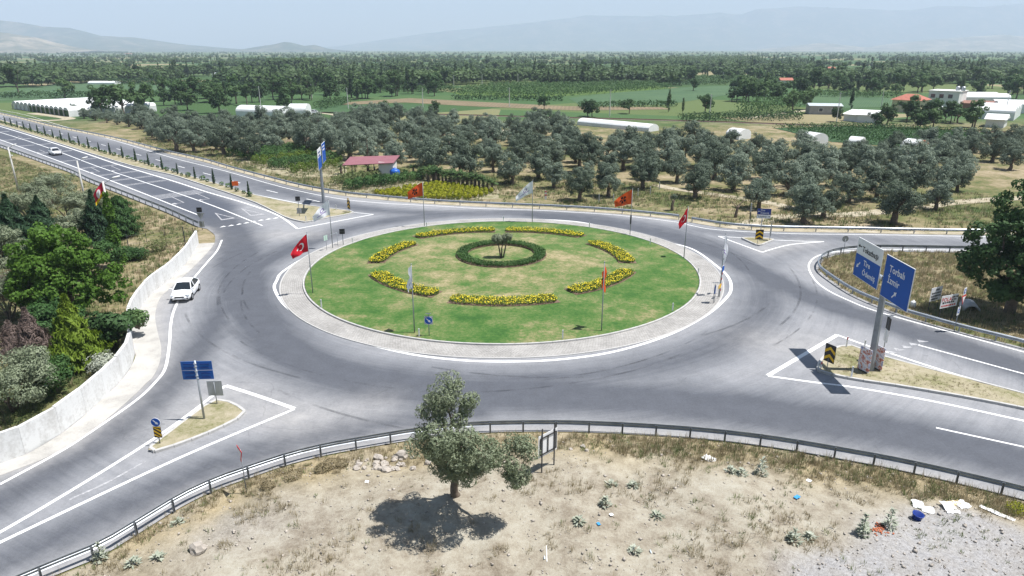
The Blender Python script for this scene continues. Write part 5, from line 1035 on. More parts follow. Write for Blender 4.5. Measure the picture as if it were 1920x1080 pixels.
# sign cluster on the right of the apron
x, y = G(1337, 570); e = empty('solar_sign', (x, y, .06), 0, 'solar powered blue sign seen edge-on on the right of the paved apron', 'road sign'); post(e, 1.85, .03); post(e, 1.7, .025, x=.18, y=.25); solar(e, 1.95, .1, .1, .3); Board(e, (.1, .12, 1.3), R(68)).box('panel', 0, 0, .5, .7, 0, .04, 'sign_blue'); Board(e, (.05, .1, 1.3), R(68)).box('panel_edge', 0, 0, .56, .76, .04, .02, 'sign_white')
x, y = G(1346, 561); e = empty('yellow_sign', (x, y, .06), 0, 'small yellow panel on two thin posts behind the solar sign', 'road sign'); post(e, 1.4, .025); post(e, 1.4, .025, x=.25, y=.4); Board(e, (.1, .15, 1.15), R(55)).box('panel', 0, 0, .7, .38, 0, .03, 'sign_yellow')
x, y = G(1350, 552); e = empty('striped_post_sign', (x, y, .03), 0, 'red and white striped post topped by a round blue sign beside the limp white flag', 'road sign'); z = 2.55
for k in range(8): MB().tube([(0, 0, .05 + k * .27), (0, 0, .05 + (k + 1) * .27)], .045, 8).build('band', M['sign_red' if k % 2 else 'sign_white'], e)
b = Board(e, (0, -.07, z), R(55)); b.poly('disc', disc(20, .34), -.02, 0, 'sign_white'); b.poly('blue_face', disc(20, .31), -.03, -.022, 'sign_blue'); MB().tube([(0, 0, 2.2), (0, 0, 2.5)], .03, 6).build('neck', M['galv_d'], e)
# small signs beyond the far rails
x, y = G(1581, 476); e = empty('round_sign', (x, y, 0), 0, 'small round sign seen from its grey back behind the bent guard rail', 'road sign'); post(e, 1.75, .03, z0=-.2); Board(e, (0, .05, 1.75), 0).poly('disc', disc(20, .36), 0, .02, 'grey_back')
x, y = G(1443, 451, .1); e = empty('edge_on_sign', (x, y, .1), 0, 'solar topped sign seen edge-on at the back of the small far island', 'road sign'); post(e, 2.2, .03); solar(e, 2.3, s=.3); Board(e, (0, 0, 1.3), R(80)).box('panel', 0, 0, .6, 1.3, 0, .06, 'grey_back')
x, y = G(1404, 428); e = empty('edge_on_sign', (x, y, 0), 0, 'two dark signs on one post seen edge-on behind the straight guard rail', 'road sign'); post(e, 3.3, .035, z0=-.2); Board(e, (0, 0, 2.9), R(82)).box('panel', 0, 0, .6, .8, 0, .06, 'grey_back'); Board(e, (0, 0, 1.7), R(82)).box('panel', 0, 0, .6, .9, 0, .06, 'dark_metal')
x, y = G(443, 360); e = empty('orange_sign', (x, y, .1), 0, 'small orange board on a thin post on the planted median', 'road sign'); post(e, 1.3, .025); Board(e, (0, -.04, 1.3), R(4)).box('panel', 0, 0, 1.0, .75, 0, .03, 'orange_p')
x, y = G(1652.5, 677, .15); e = empty('banner_pole', (x, y, .15), 0, 'thin pole with a narrow edge-on banner right of the blue gantry', 'banner pole'); hb = ZY(1668, 597, y)[1]; post(e, hb, .03); Board(e, (.0, 0, hb - .55), R(84)).box('banner', 0, 0, .6, .9, 0, .05, 'black'); Board(e, (.0, 0, hb - 1.5), R(84)).box('banner', 0, 0, .6, .95, 0, .05, 'sign_white'); solar(e, hb + .05, s=.25)
t = NT('torn_poster', .7, .3); p = t.objco(); a = t.noise(p, 1.7, 3, .5, 1.5); t.color(t.ramp(a, [(.36, (.72, .70, .72)), (.42, (.40, .06, .04)), (.46, (.55, .25, .16)), (.5, (.75, .74, .75)), (.66, (.20, .22, .42))])); M['poster'] = t.m
for dx_, dy_, ang, lab in ((-.72, -.28, R(-66), 'red and white poster board leaning at the foot of the blue gantry, facing the roundabout'), (.42, .1, R(-70), 'pale poster board leaning behind the foot of the blue gantry')):
    e = empty('poster_board', (gx + dx_, gy + dy_, .15), 0, lab, 'poster'); b = Board(e, (0, 0, .95), ang); b.box('poster', 0, 0, .95, 1.75, 0, .04, 'poster'); b.box('foot', 0, -.9, .7, .1, 0, .06, 'dark_metal')
# white boards and give way sign on the dry grass corner
def wboard(px_tl, px_tr, px_bl, y_guess, label, lines, title=None):
    a_ = Vector((*ZY(*px_tl, y_guess),)); zt = a_[1]; A2 = Vector(G(*px_tl, zt)); B2 = Vector(G(*px_tr, zt)); zb = ZY(*px_bl, A2.y)[1]; d = B2 - A2; w = d.length; c = (A2 + B2) / 2; h = zt - zb
    e = empty('notice_board', (c.x, c.y, 0), 0, label, 'notice board'); b = Board(e, (0, 0, (zt + zb) / 2), math.atan2(d.y, d.x)); b.box('panel', 0, 0, w, h, 0, .03, 'sign_white')
    for xx in (-w * .4, w * .4): b.box('leg', xx, -h / 2 - (zb + .1) / 2, .05, zb + .1 + .0, .03, .04, 'dark_metal')
    r = random.Random(int(px_tl[0])); 
    if title: b.text(title[0], -w * .47, title[1] * h, title[2] * h, title[3], -.018)
    for zz, mt_, x0, x1 in lines:
        xx = x0
        while xx < x1 - .04:
            ww = r.uniform(.04, .12); b.box('print', xx * w + ww * w / 2, zz * h, ww * w, .12 * h * r.uniform(.8, 1.2), -.018, .006, mt_); xx += ww + .03
    return e
wboard((1747.5, 541), (1768, 536), (1743, 566), 56.5, 'white board with black lettering on two legs in the tree shade', [(.32, 'black', -.1, .3), (.08, 'black', -.4, .45), (-.14, 'black', -.42, .45), (-.36, 'black', -.4, .2)])
wboard((1766.7, 556), (1798, 550), (1764, 579), 54.6, 'white board lettered POLAT in red beside the give way sign', [(.30, 'black', .14, .45), (.1, 'black', .14, .42), (-.08, 'black', -.4, .3), (-.33, 'sign_red', -.45, .45)], ('POLAT', .02, .44, 'sign_red'))
y_ = 52.4; x = ZY(1797, 585, y_)[0]; e = empty('give_way_sign', (x, y_, 0), 0, 'post with a red-edged give way triangle between two white blue-disc panels', 'road sign'); post(e, 3.0, .035, z0=-.2); zc = ZY(1803, 562, y_)[1]; d_ang = R(38); tri = [(-.45, .4), (.45, .4), (0, -.4)]; b = Board(e, (.12, -.06, zc), d_ang)
b.poly('plate', tri, -.02, 0, 'sign_red'); b.poly('face', [(q * .66, z_ * .66 + .03) for q, z_ in tri], -.03, -.022, 'sign_white')
for dz in (.75, -.95):
    b = Board(e, (.12 if dz > 0 else -.05, -.06, zc + dz), d_ang); b.box('panel', 0, 0, .5, .72 if dz < 0 else .6, 0, .02, 'sign_white'); b.poly('ring', disc(18, .2), -.02, -.012, 'sign_blue'); b.poly('ring_centre', disc(14, .1), -.028, -.021, 'sign_white')
x, y = ZY(1710, 561, 52)[0], 52.; x, y = G(1711, 575); o = MB().lathe([(.2, 0), (.24, .05), (.24, .5), (.15, .58), (.06, .6), (.06, .68)], 14).build('gas_canister', M['white_paint'], None, (x, y, -.05), smooth=True); tag(o, 'small white canister standing in the dry grass behind the gantry', 'canister')
x, y = G(1818, 578); m = MB(); n = 16
for k in range(n + 1):
    a = math.pi * k / n
for r_ in (.62, .5):
    pass
V = [(r_ * math.cos(math.pi * k / 12), yy, r_ * math.sin(math.pi * k / 12)) for yy in (-.9, .9) for r_ in (.7, .58) for k in range(13)]
F = [(a * 13 + k, b_ * 13 + k, b_ * 13 + k + 1, a * 13 + k + 1) for a, b_ in ((0, 2), (3, 1), (2, 3), (1, 0)) for k in range(12)]
o = obj('concrete_pipe', fast_mesh('concrete_pipe', V, F, M['kerb'], False), None, (x, y, -.1), R(-20)); tag(o, 'half-buried grey concrete pipe behind the white boards', 'pipe')
# delineator posts
for u, v, h, z0, red, lab in [(1219, 458, .75, .2, 0, ''), (1105, 427, .75, .2, 0, ''), (944, 415, .7, .15, 0, ''), (603, 577, .8, .2, 0, ''), (786, 631, .7, .2, 0, ''), (1055, 635, .75, .2, 0, ''), (1261, 583, .75, .2, 0, ''), (1309, 513, .6, .2, 0, ''), (582, 508, .7, .2, 0, ''), (661, 455, .6, .2, 0, ''), (800, 425, .6, .2, 0, '')]:
    x, y = G(u, v, z0); e = empty('delineator_post', (x, y, z0), 0, 'thin white marker post standing along the roundabout kerb', 'marker post', 'marker posts around the lawn'); MB().box((0, 0, h / 2), (.10, .05, h)).build('post', M['white_paint'], e); MB().box((0, -.028, h - .15), (.07, .008, .12)).build('reflector', M['galv'], e)
for u, v, h, red, lab in [(1586.5, 651, .9, 1, 'thin red-tipped marker post at the upper kerb of the right-hand island'), (1620, 655, .8, 0, 'white marker post behind the red and white poster'), (1596, 708, .9, 0, 'white marker post at the lower kerb of the right-hand island'), (1539, 691, .6, 1, 'stubby red-topped marker at the nose of the right-hand island'), (1534, 690, .5, 0, 'stubby white marker at the nose of the right-hand island'), (630.5, 394, .8, 0, 'white marker post beside the median chevron'), (574, 414, .7, 0, 'white marker post at the corner of the highway median'), (1023, 372, 1.4, 1, 'red and white striped marker board behind the far guard rail')]:
    x, y = G(u, v, .12); e = empty('delineator_post', (x, y, .1 if h < 1.3 else -.1), 0, lab, 'marker post'); MB().box((0, 0, h / 2), (.1 if h < 1.3 else .3, .05, h)).build('post', M['white_paint'], e); MB().box((0, -.03, h - .13), (.085 if h < 1.3 else .28, .012, .2)).build('reflector', M['sign_red' if red else 'galv'], e)
    if h > 1.3: MB().box((0, -.03, h - .65), (.28, .012, .2)).build('stripe', M['sign_red'], e)

# ------------------------------------------------------------------ lamp posts, fence
M['conc_pole'] = plain('concrete_pole', (.52, .51, .48), .8, .12)
def lamp(u, v, h, arms, label, mat='conc_pole'):
    x, y = G(u, v); e = empty('street_lamp', (x, y, 0), 0, label, 'street lamp', 'street lamps on the slope'); MB().tube([(0, 0, -.2), (0, 0, h)], [.16, .09], 10).build('post', M[mat], e, smooth=True)
    for dx_, dy_, z in arms:
        MB().tube([(0, 0, z - .25), (dx_ * .5, dy_ * .5, z), (dx_, dy_, z + .25)], .035, 6).build('arm', M['galv_d'], e)
        m = MB(); Q = Matrix.Translation((dx_ * 1.35, dy_ * 1.35, z + .38)) @ Matrix.Rotation(math.atan2(dy_, dx_), 4, 'Z') @ Matrix.Rotation(R(-12), 4, 'Y'); m.lathe([(.05, -.42), (.14, -.3), (.17, 0), (.13, .3), (.04, .4)], 10); m.v = [tuple(Q @ Vector((c_, a * .0 + b * 1.0, a * .55))) for a, b, c_ in m.v]; m.build('lamp_head', M['white_paint'], e, smooth=True)
    return e
lamp(35, 360, 7.2, [(.6, .2, 7.2), (.55, -.5, 5.6)], 'pale concrete street lamp with two heads standing alone on the dry slope'); lamp(163, 392, 7.0, [(.7, .3, 7.0)], 'pale concrete street lamp rising out of the grey olives')
x, y = G(224, 500); h3 = ZY(201, 340, y)[1]; e = lamp(224, 500, h3, [(.9, .3, h3)], 'ivy-grown street lamp post carrying a maroon flag'); rng = np.random.default_rng(9); n = 2600; tt = rng.random(n) ** .9; aa = rng.uniform(0, 6.28, n); rr_ = (.2 + .75 * np.abs(np.sin(tt * 9 + 1)) * (1 - tt) ** .5) * rng.uniform(.3, 1, n)
V, F = leaf_quads(np.stack([rr_ * np.cos(aa), rr_ * np.sin(aa), .2 + tt * h3 * .86], 1), unit(rng.normal(size=(n, 3)) + np.array([0, 0, .6])), .28, .2, rng); obj('ivy', fast_mesh('ivy', V, F, M['maple']), e)
cloth(e, (-.1, 0, h3 - .1), 1.3, (-1.0, -.3, -1.3), (-.9, -.2, -1.1), FM['club'], 3)
fl = GL([(243, 474), (284, 466.5), (311, 462.5), (339, 459.5), (366, 457)]); e = empty('wire_fence', (*fl[0], 0), 0, 'dark post and wire fence around the yard beside the white wall', 'fence'); fr = resample(fl, 2.0)
for i, q in enumerate(fr): MB().tube([(q[0] - fl[0][0], q[1] - fl[0][1], -.2), (q[0] - fl[0][0], q[1] - fl[0][1], 2.0 if i % 3 else 2.2)], .03 if i % 3 else .06, 6).build('fence_post', M['dark_metal'], e)
for z in (.5, 1.0, 1.5, 1.95): MB().tube([(q[0] - fl[0][0], q[1] - fl[0][1], z) for q in fr], .008, 4).build('wire', M['dark_metal'], e)
gp = GL([(1100 + 23 * i, 377 - 7.4 * i) for i in range(7)])
for i, q in enumerate(GL([(1123, 379), (1150, 379), (1196, 368), (1219, 364), (1236, 355)])): o = MB().box((0, 0, .6), (.13, .13, 1.4)).build('fence_post', M['conc_pole'], None, (*q, -.06)); tag(o, 'pale concrete fence post at the front edge of the olive grove', 'fence post', 'old fence posts by the grove')
for u, v, h, lean in ((1032 * 1 / 4 + 1000 + 2, 394, 2.2, .5), (1515 / 4 + 1000, 407, 2.4, .9)):
    rng = np.random.default_rng(int(u)); x, y = G(u, v); m = MB(); pts = limb(m, (0, 0, -.1), (lean * .4, 0, h * .7), .24, .17, .1, rng, 5, 8); limb(m, (lean * .3, 0, h * .6), (lean * 1.3, .2, h), .1, .04, .1, rng, 4, 6); limb(m, (lean * .3, 0, h * .6), (-lean * .8, -.1, h * .95), .09, .04, .1, rng, 4, 6); e = empty('tree_stump', (x, y, -.06), 0, 'cut leafless olive stump in the grass behind the guard rail, ' + ('tufted with new shoots' if u < 1300 else 'with two bare arms'), 'tree stump'); m.build('trunk', M['bark'], e, smooth=True)
    if u < 1300: obj('shoots', crown_mesh('shoots', [(.2, 0, h * .95, .5, .5, .3)], 10, .3, 40, .25, .08, M['olive'], 5), e)
# ------------------------------------------------------------------ cars
M['car_white'] = plain('white_car_paint', (.80, .80, .80), .22, .03, 1, .6); M['glass'] = plain('dark_glass', (.015, .02, .024), .08, .1, 1, .7); M['tyre'] = plain('tyre_rubber', (.02, .02, .02), .8, .1); M['rim'] = plain('alloy_rim', (.45, .46, .48), .35, .1, 2, .5, .6); M['lamp_g'] = plain('headlamp_glass', (.5, .54, .58), .1, .05, 1, .7); M['tail'] = plain('tail_lamp', (.3, .01, .01), .2, .05)
def car(loc, ang, label, L=4.55, Wd=1.8, hatch=False):
    e = empty('white_car', (*loc, 0), ang, label, 'car')            # front towards local +x
    # lower body: stations along x with (x, half width, bottom z, belt z)
    st = [(-L / 2, .62, .42, .78), (-L / 2 + .12, .78, .30, .95), (-L / 2 + .5, .87, .24, 1.0), (-1.1, .9, .22, 1.0), (0, .9, .22, .97), (.9, .9, .22, .95), (1.35, .88, .24, .90), (L / 2 - .35, .83, .28, .78), (L / 2 - .08, .70, .30, .66), (L / 2, .58, .36, .56)]
    m = MB(); V = []; 
    for x, w, zb, zt in st:
        V += [(x, -w * .9, zb), (x, -w, zb + .16), (x, -w, (zb + zt) / 2 + .05), (x, -w * .95, zt - .06), (x, -w * .8, zt), (x, 0, zt + .035), (x, w * .8, zt), (x, w * .95, zt - .06), (x, w, (zb + zt) / 2 + .05), (x, w, zb + .16), (x, w * .9, zb)]
    k = 11; F = [(i * k + j, (i + 1) * k + j, (i + 1) * k + j + 1, i * k + j + 1) for i in range(len(st) - 1) for j in range(k - 1)] + [(i * k + k - 1, (i + 1) * k + k - 1, (i + 1) * k, i * k) for i in range(len(st) - 1)] + [tuple(range(k)), tuple(reversed(range((len(st) - 1) * k, len(st) * k)))]
    F = [f[::-1] for f in F]; m.add(V, F); m.build('body', M['car_white'], e, smooth=True)
    xr, xf = (-1.75, 1.15) if not hatch else (-2.0, 1.2); rt = 1.46
    top = [(xr + .75, .60, rt - .05), (xr + 1.15, .64, rt), (.1, .64, rt), (xf - .75, .60, rt - .05)]; bot = [(xr, .80, .96), (xr + .7, .84, .97), (.1, .84, .96), (xf, .80, .93)]
    m = MB(); V = [(x, -w, z) for x, w, z in bot] + [(x, -w, z) for x, w, z in top] + [(x, w, z) for x, w, z in top] + [(x, w, z) for x, w, z in bot]
    F = [(4 * r + i, 4 * r + i + 1, 4 * r + 4 + i + 1, 4 * r + 4 + i) for r in range(3) for i in range(3)] + [(0, 4, 8, 12), (15, 11, 7, 3)]; m.add(V, F); m.build('cabin', M['glass'], e)
    m = MB(); V = [(x, -w - .005, z + .012) for x, w, z in top] + [(x, 0, z + .04) for x, w, z in top] + [(x, w + .005, z + .012) for x, w, z in top]; m.add(V, [(4 * r + i, 4 * r + i + 1, 4 * r + 5 + i, 4 * r + 4 + i) for r in range(2) for i in range(3)]); m.build('roof', M['car_white'], e, smooth=True)
    for s in (-1, 1):
        for i in range(4): 
            if i in (0, 2, 3): MB().tube([(bot[i][0], s * (bot[i][1] + .004), bot[i][2]), (top[i][0], s * (top[i][1] + .008), top[i][2] + .01)], .045, 6).build('pillar', M['car_white'], e)
        MB().box((xf - .1, s * .98, 1.02), (.16, .2, .13)).build('mirror', M['car_white'], e)
        MB().box((L / 2 - .22, s * .62, .70), (.3, .34, .10), s * -.35).build('headlight', M['lamp_g'], e); MB().box((-L / 2 + .1, s * .6, .80), (.2, .3, .14), s * .3).build('tail_light', M['tail'], e)
        MB().box((L / 2 - .1, s * .56, .42), (.14, .3, .09), s * -.3).build('fog_intake', M['black'], e); MB().box((-.1, s * .905, .62), (.012, .008, .6)).build('door_seam', M['black'], e)
        MB().box((-.3, s * .908, .80), (.2, .012, .03)).build('door_handle', M['rim'], e)
        for x in (-1.3, 1.33):
            Q = Matrix.Translation((x, s * .80, .31)) @ Matrix.Rotation(R(90), 4, 'X'); m = MB(); m.lathe([(.18, -.1), (.28, -.11), (.31, -.07), (.31, .07), (.28, .11), (.18, .1)], 18); m.v = [tuple(Q @ Vector(v)) for v in m.v]; w_ = m.build('wheel', M['tyre'], e, smooth=True)
            m = MB(); m.lathe([(.19, -.115), (.19, .115)], 14); m.v = [tuple(Q @ Vector(v)) for v in m.v]; m.build('rim', M['rim'], w_)
            m = MB(); m.lathe([(.37, -.105), (.37, .105)], 18); m.v = [tuple(Q @ Vector(v)) for v in m.v]; m.build('wheel_arch', M['black'], e)
    MB().box((L / 2 - .02, 0, .60), (.08, .8, .10)).build('grille', M['black'], e); MB().box((L / 2 + .015, 0, .47), (.02, .5, .11)).build('number_plate', M['sign_white'], e); MB().box((L / 2 + .005, 0, .34), (.05, 1.0, .07)).build('lower_grille', M['black'], e); MB().box((-L / 2 - .01, 0, .62), (.02, .5, .11)).build('number_plate', M['sign_white'], e)
    return e
fw, rw = Vector(G(360.1, 561.5)), Vector(G(373, 544)); d = (fw - rw).normalized(); nL = Vector((-d.y, d.x)); c = (fw + rw) / 2 - nL * .8
car((c.x, c.y), math.atan2(d.y, d.x), 'white sedan driving towards the wall side of the roundabout exit')
a_, b_ = Vector(G(90, 283)), Vector(G(118, 293)); d = (b_ - a_).normalized(); c = Vector(G(104, 290)); car((c.x, c.y), math.atan2(d.y, d.x), 'small white hatchback arriving on the incoming carriageway', 4.1, 1.75, True)
x, y = G(585, 214); car((x, y), R(170), 'silver-white van parked beside the small white greenhouse', 4.4, 1.8, True)

# ------------------------------------------------------------------ buildings and greenhouses
M['plastic'] = plain('greenhouse_film', (.70, .71, .70), .45, .08, .6); M['stucco'] = plain('white_stucco', (.68, .67, .63), .85, .1, .5); M['cream'] = plain('cream_stucco', (.60, .52, .34), .85, .1, .5); M['tile'] = plain('red_tiles', (.36, .13, .09), .8, .2, 1); M['tin'] = plain('tin_roof', (.50, .54, .55), .5, .12, 1, .4, .3); M['maroon'] = plain('maroon_sheet', (.25, .105, .12), .6, .1, .8); M['block'] = plain('grey_block', (.34, .33, .32), .9, .15, 1); M['brown'] = plain('brown_roof', (.24, .13, .10), .85, .2, 1); M['bluep'] = plain('blue_plastic', (.02, .11, .42), .4, .08, 1); M['pane'] = plain('window_pane', (.05, .06, .075), .12, .1, 1, .6); M['timber'] = plain('dark_timber', (.09, .06, .04), .8, .2, 3)
def tunnel(name, a, b, width, wall, rise, label, mat='plastic', end='plastic', spans=1, group=None, cat='greenhouse'):
    """vaulted film houses: axis a->b, spans side by side away from the camera"""
    a, b = Vector(a), Vector(b); d = (b - a); L = d.length; d.normalize(); n = Vector((-d.y, d.x)); 
    if n.dot(Vector(((a + b) / 2))) < 0: n = -n
    e = empty(name, (*a, -.06), math.atan2(d.y, d.x), label, cat, group); sg = 1 if Vector((-d.y, d.x)).dot(n) > 0 else -1
    for s in range(spans):
        y0 = s * width * sg; pr = [(0, 0), (0, wall)] + [(width / 2 - width / 2 * math.cos(math.pi * k / 10), wall + rise * math.sin(math.pi * k / 10)) for k in range(1, 10)] + [(width, wall), (width, 0)]; k = len(pr); m = MB()
        V = [(x, y0 + sg * q, z) for x in (0, L) for q, z in pr]; m.add(V, [(i, i + 1, k + i + 1, k + i) for i in range(k - 1)]); m.build('film_roof', M[mat], e)
        for x in (-.01, L + .01): m = MB(); m.add([(x, y0 + sg * q, z) for q, z in pr], [tuple(range(k))]); m.build('end_wall', M[end], e)
    return e
fa, fb = Vector(G(25, 204)), Vector(G(130, 219)); fd = (fb - fa).normalized(); nn = Vector((-fd.y, fd.x)); nn = nn if nn.y > 0 else -nn; e = empty('greenhouse', (*fa, -.06), math.atan2(fd.y, fd.x), 'long white multi-span greenhouse with arched front bays beside the highway', 'greenhouse'); Lf = (fb - fa).length; ns = 13; w = Lf / ns
for s in range(ns):
    pr = [(0, 2.1)] + [(w / 2 - w / 2 * math.cos(math.pi * k / 8), 2.1 + 1.0 * math.sin(math.pi * k / 8)) for k in range(1, 8)] + [(w, 2.1)]; m = MB(); k = len(pr); m.add([(s * w + q, yy, z) for yy in (0, 30) for q, z in pr], [(i, i + 1, k + i + 1, k + i) for i in range(k - 1)]); m.build('film_roof', M['plastic'], e)
    m = MB(); m.add([(s * w + q, .05, z) for q, z in pr], [tuple(range(k))]); m.build('arch_bay', M['galv'], e); MB().box((s * w, -.1, 1.05), (.3, .3, 2.1)).build('pillar', M['kerb'], e); MB().box((s * w + w / 2, .35, 1.02), (w, .1, 2.0)).build('side_sheet', M['plastic' if s < 4 else 'shrub'], e)
MB().box((Lf, 15, 1.05), (.1, 30, 2.1)).build('end_wall', M['plastic'], e)
tunnel('greenhouse', G(443, 219), G(530, 222), 7, 2.0, 1.8, 'low white tunnel greenhouse behind the grove, left of the pale green tree'); tunnel('greenhouse', G(541, 219), G(574, 219), 7, 2.2, 2.0, 'short white tunnel greenhouse with a barrel roof beside the parked van')
for i, (a, b, w, h, r_, lab, en) in enumerate([((1082, 234), (1216, 247), 5, .6, 1.4, 'long low white poly tunnel behind the olive grove', 'plastic'), ((1360, 259), (1385, 262), 5, 1.2, 1.4, 'white poly tunnel end showing between two olive crowns', 'plastic'), ((1497, 272), (1521, 276), 5, 1.6, 1.6, 'pale poly tunnel at the edge of the vegetable plot', 'plastic'), ((1588, 278), (1612, 280), 4, 1.4, 1.3, 'small pale tunnel peeping over the olive crowns', 'plastic'), ((1684, 290), (1714, 294), 5, 1.6, 1.9, 'white poly tunnel with an orange end wall beside the yellow shrubs', 'orange_p')]): tunnel('poly_tunnel', G(*a), G(*b), w, h, r_, lab, 'plastic', en)
def house(name, pl, pr, depth, h, roof, label, wall='stucco', rmat='tile', rise=1.2, over=.4, wins=(), cat='house'):
    a, b = Vector(G(*pl)), Vector(G(*pr)); d = b - a; L = d.length; d.normalize(); e = empty(name, (*a, -.06), math.atan2(d.y, d.x), label, cat); MB().box((L / 2, depth / 2, h / 2), (L, depth, h)).build('walls', M[wall], e); o = over
    m = MB()
    if roof == 'hip': m.add([(-o, -o, h), (L + o, -o, h), (L + o, depth + o, h), (-o, depth + o, h), (L * .3, depth / 2, h + rise), (L * .7, depth / 2, h + rise)], [(0, 1, 5, 4), (1, 2, 5), (2, 3, 4, 5), (3, 0, 4), (3, 2, 1, 0)])
    elif roof == 'gable': m.add([(-o, -o, h), (L + o, -o, h), (L + o, depth + o, h), (-o, depth + o, h), (-o, depth / 2, h + rise), (L + o, depth / 2, h + rise)], [(0, 1, 5, 4), (2, 3, 4, 5), (1, 2, 5), (3, 0, 4), (3, 2, 1, 0)])
    else: m.box((L / 2, depth / 2, h + .1), (L + 2 * o, depth + 2 * o, .2))
    m.build('roof', M[rmat], e)
    for x, z, w, hh in wins: f = MB().box((x * L, -.04, z), (w + .2, .08, hh + .2)).build('window', M['white_paint'], e); MB().box((x * L, -.09, z), (w, .04, hh)).build('pane', M['pane'], f)
    return e
house('farm_shed', (1517, 214), (1577, 215), 7, 3.0, 'gable', 'long grey farm shed with a pale tin roof beside the sandy track', 'block', 'tin', .7, .4, [(.35, 1.6, 1.2, 1.1), (.75, 1.5, 1.6, 1.0)], 'shed')
house('cream_house', (1670, 209), (1722, 212), 10, 4.4, 'hip', 'cream house with a red hipped tile roof behind the trees', 'cream', 'tile', 2.0, .7, [(.35, 3.0, 1.4, 1.3), (.75, 3.0, 1.2, 1.2)])
e = house('white_house', (1736, 205), (1793, 208), 11, 7.0, 'flat', 'white two-storey house with a flat roof and roof tanks', 'stucco', 'stucco', 0, .3, [(.15, 5.2, 1.5, 1.4), (.43, 5.2, 1.5, 1.4), (.72, 5.2, 1.5, 1.4), (.2, 2, 1.4, 1.3)])
for x in (6.5, 8.3): MB().lathe([(.7, 7.2), (.7, 8.5), (.3, 8.8)], 12, (x + 2, 4, 0)).build('water_tank', M['galv'], e)
house('brown_shed', (1798, 207), (1865, 209), 9, 2.8, 'gable', 'low brick-brown shed between the white house and the greenhouses', 'brown', 'brown', .8, .3, (), 'shed')
for i, (a, b, dp, h, lab) in enumerate([((1581, 226), (1612, 229), 9, 2.2, 'grey-white tent roof left of the pointed one by the railway'), ((1607, 229), (1646, 231), 9, 2.4, 'bright white pitched tent roof by the railway'), ((1846, 238), (1881, 240), 9, 2.4, 'white tent roof below the greenhouse group'), ((1735, 220), (1762, 221), 6, 2.4, 'small white roof hidden among the trees by the houses')]): house('tent_shelter', a, b, dp, h, 'gable', lab, 'plastic', 'white_paint', 1.3, .5, (), 'shelter')
tunnel('greenhouse', G(1822, 222), G(1900, 226), 8, 2.4, 1.8, 'grey-white vaulted greenhouse block of three spans at the edge of the village', spans=3); tunnel('greenhouse', G(1868, 211), G(1960, 214), 9, 3.2, .8, 'flat white greenhouse behind the vaulted block', spans=2); tunnel('greenhouse', G(1802, 196), G(1893, 197), 9, 3, 1.5, 'pale blue-white greenhouse behind the brown shed', spans=2)
for i, (u, v, w, h, roof, wm, rm) in enumerate([(278, 140, 9, 3.5, 'hip', 'stucco', 'tile'), (310, 143, 6, 3, 'hip', 'stucco', 'tile'), (275, 153, 12, 2.4, 'gable', 'plastic', 'tin'), (410, 145, 10, 2.4, 'gable', 'stucco', 'tin'), (590, 150, 12, 2.5, 'gable', 'block', 'tin'), (170, 130, 8, 3.5, 'hip', 'stucco', 'tile'), (1560, 136, 11, 4, 'hip', 'cream', 'tile'), (1475, 158, 8, 2.6, 'gable', 'stucco', 'tile'), (1825, 150, 12, 3.2, 'gable', 'stucco', 'tile'), (1860, 150, 10, 3, 'gable', 'plastic', 'tin'), (1120, 141, 14, 3.5, 'hip', 'block', 'tin'), (784, 160, 8, 2.8, 'hip', 'stucco', 'tile'), (900, 132, 12, 2.5, 'gable', 'plastic', 'tin'), (1000, 146, 14, 2, 'gable', 'plastic', 'tin'), (240, 103, 30, 5, 'hip', 'stucco', 'tile'), (1355, 141, 9, 3, 'gable', 'stucco', 'tile'), (655, 145, 9, 3, 'gable', 'stucco', 'tile')]):
    px = w * (v - 92) * .95 / 22 / 2; house('farmhouse', (u - px, v), (u + px, v), w * .7, h, roof, 'tiny far farmhouse with a ' + ('red tiled' if rm == 'tile' else 'pale tin') + ' roof among the fields', wm, rm, 1.5, .4, (), 'house')['group'] = 'far farm buildings ' + rm
for u0, u1, v, lab in ((90, 165, 104, 'long white greenhouse line at the foot of the left hills'), (165, 215, 158, 'white film sheet house in the green field'), (1480, 1560, 120, 'far white greenhouse among the poplars')): tunnel('greenhouse', G(u0, v), G(u1, v), 8, 1.0, 1.0, lab, spans=1)
# hut with maroon canopy and tank in the nursery
x, y = G(712, 335); e = empty('nursery_hut', (x, y, -.06), R(-4), 'white nursery hut under a maroon lean-to canopy', 'hut')
MB().box((1.2, 1.6, 1.5), (2.6, 3.2, 3.0)).build('walls', M['stucco'], e); m = MB(); m.add([(-6.4, -1.0, 2.55), (2.8, -.6, 3.0), (2.8, 4.6, 3.6), (-6.4, 4.2, 3.3)], [(0, 1, 2, 3)]); m.add([(-6.4, -1.0, 2.45), (2.8, -.6, 2.9), (2.8, 4.6, 3.5), (-6.4, 4.2, 3.2)], [(3, 2, 1, 0)]); m.build('canopy', M['maroon'], e)
for px_, py_ in ((-6.1, -.7), (-4.2, -.6), (-2.0, -.5), (-6.1, 3.8), (-2, 4.0)): MB().box((px_, py_, 1.3), (.12, .12, 2.7)).build('canopy_post', M['timber'], e)
MB().box((-.9, .1, 1.2), (.06, .9, 1.9)).build('door', M['pane'], e); MB().box((-3.4, 1.0, .35), (5, .15, .8)).build('low_wall', M['block'], e)
x, y = G(741, 335); o = MB().lathe([(.85, 0), (.92, .1), (.92, 1.35), (.85, 1.6), (.4, 1.85), (.3, 1.85), (.3, 2.0)], 18).build('water_tank', M['bluep'], None, (x, y, -.06), smooth=True); tag(o, 'blue plastic water tank beside the white nursery hut', 'water tank')
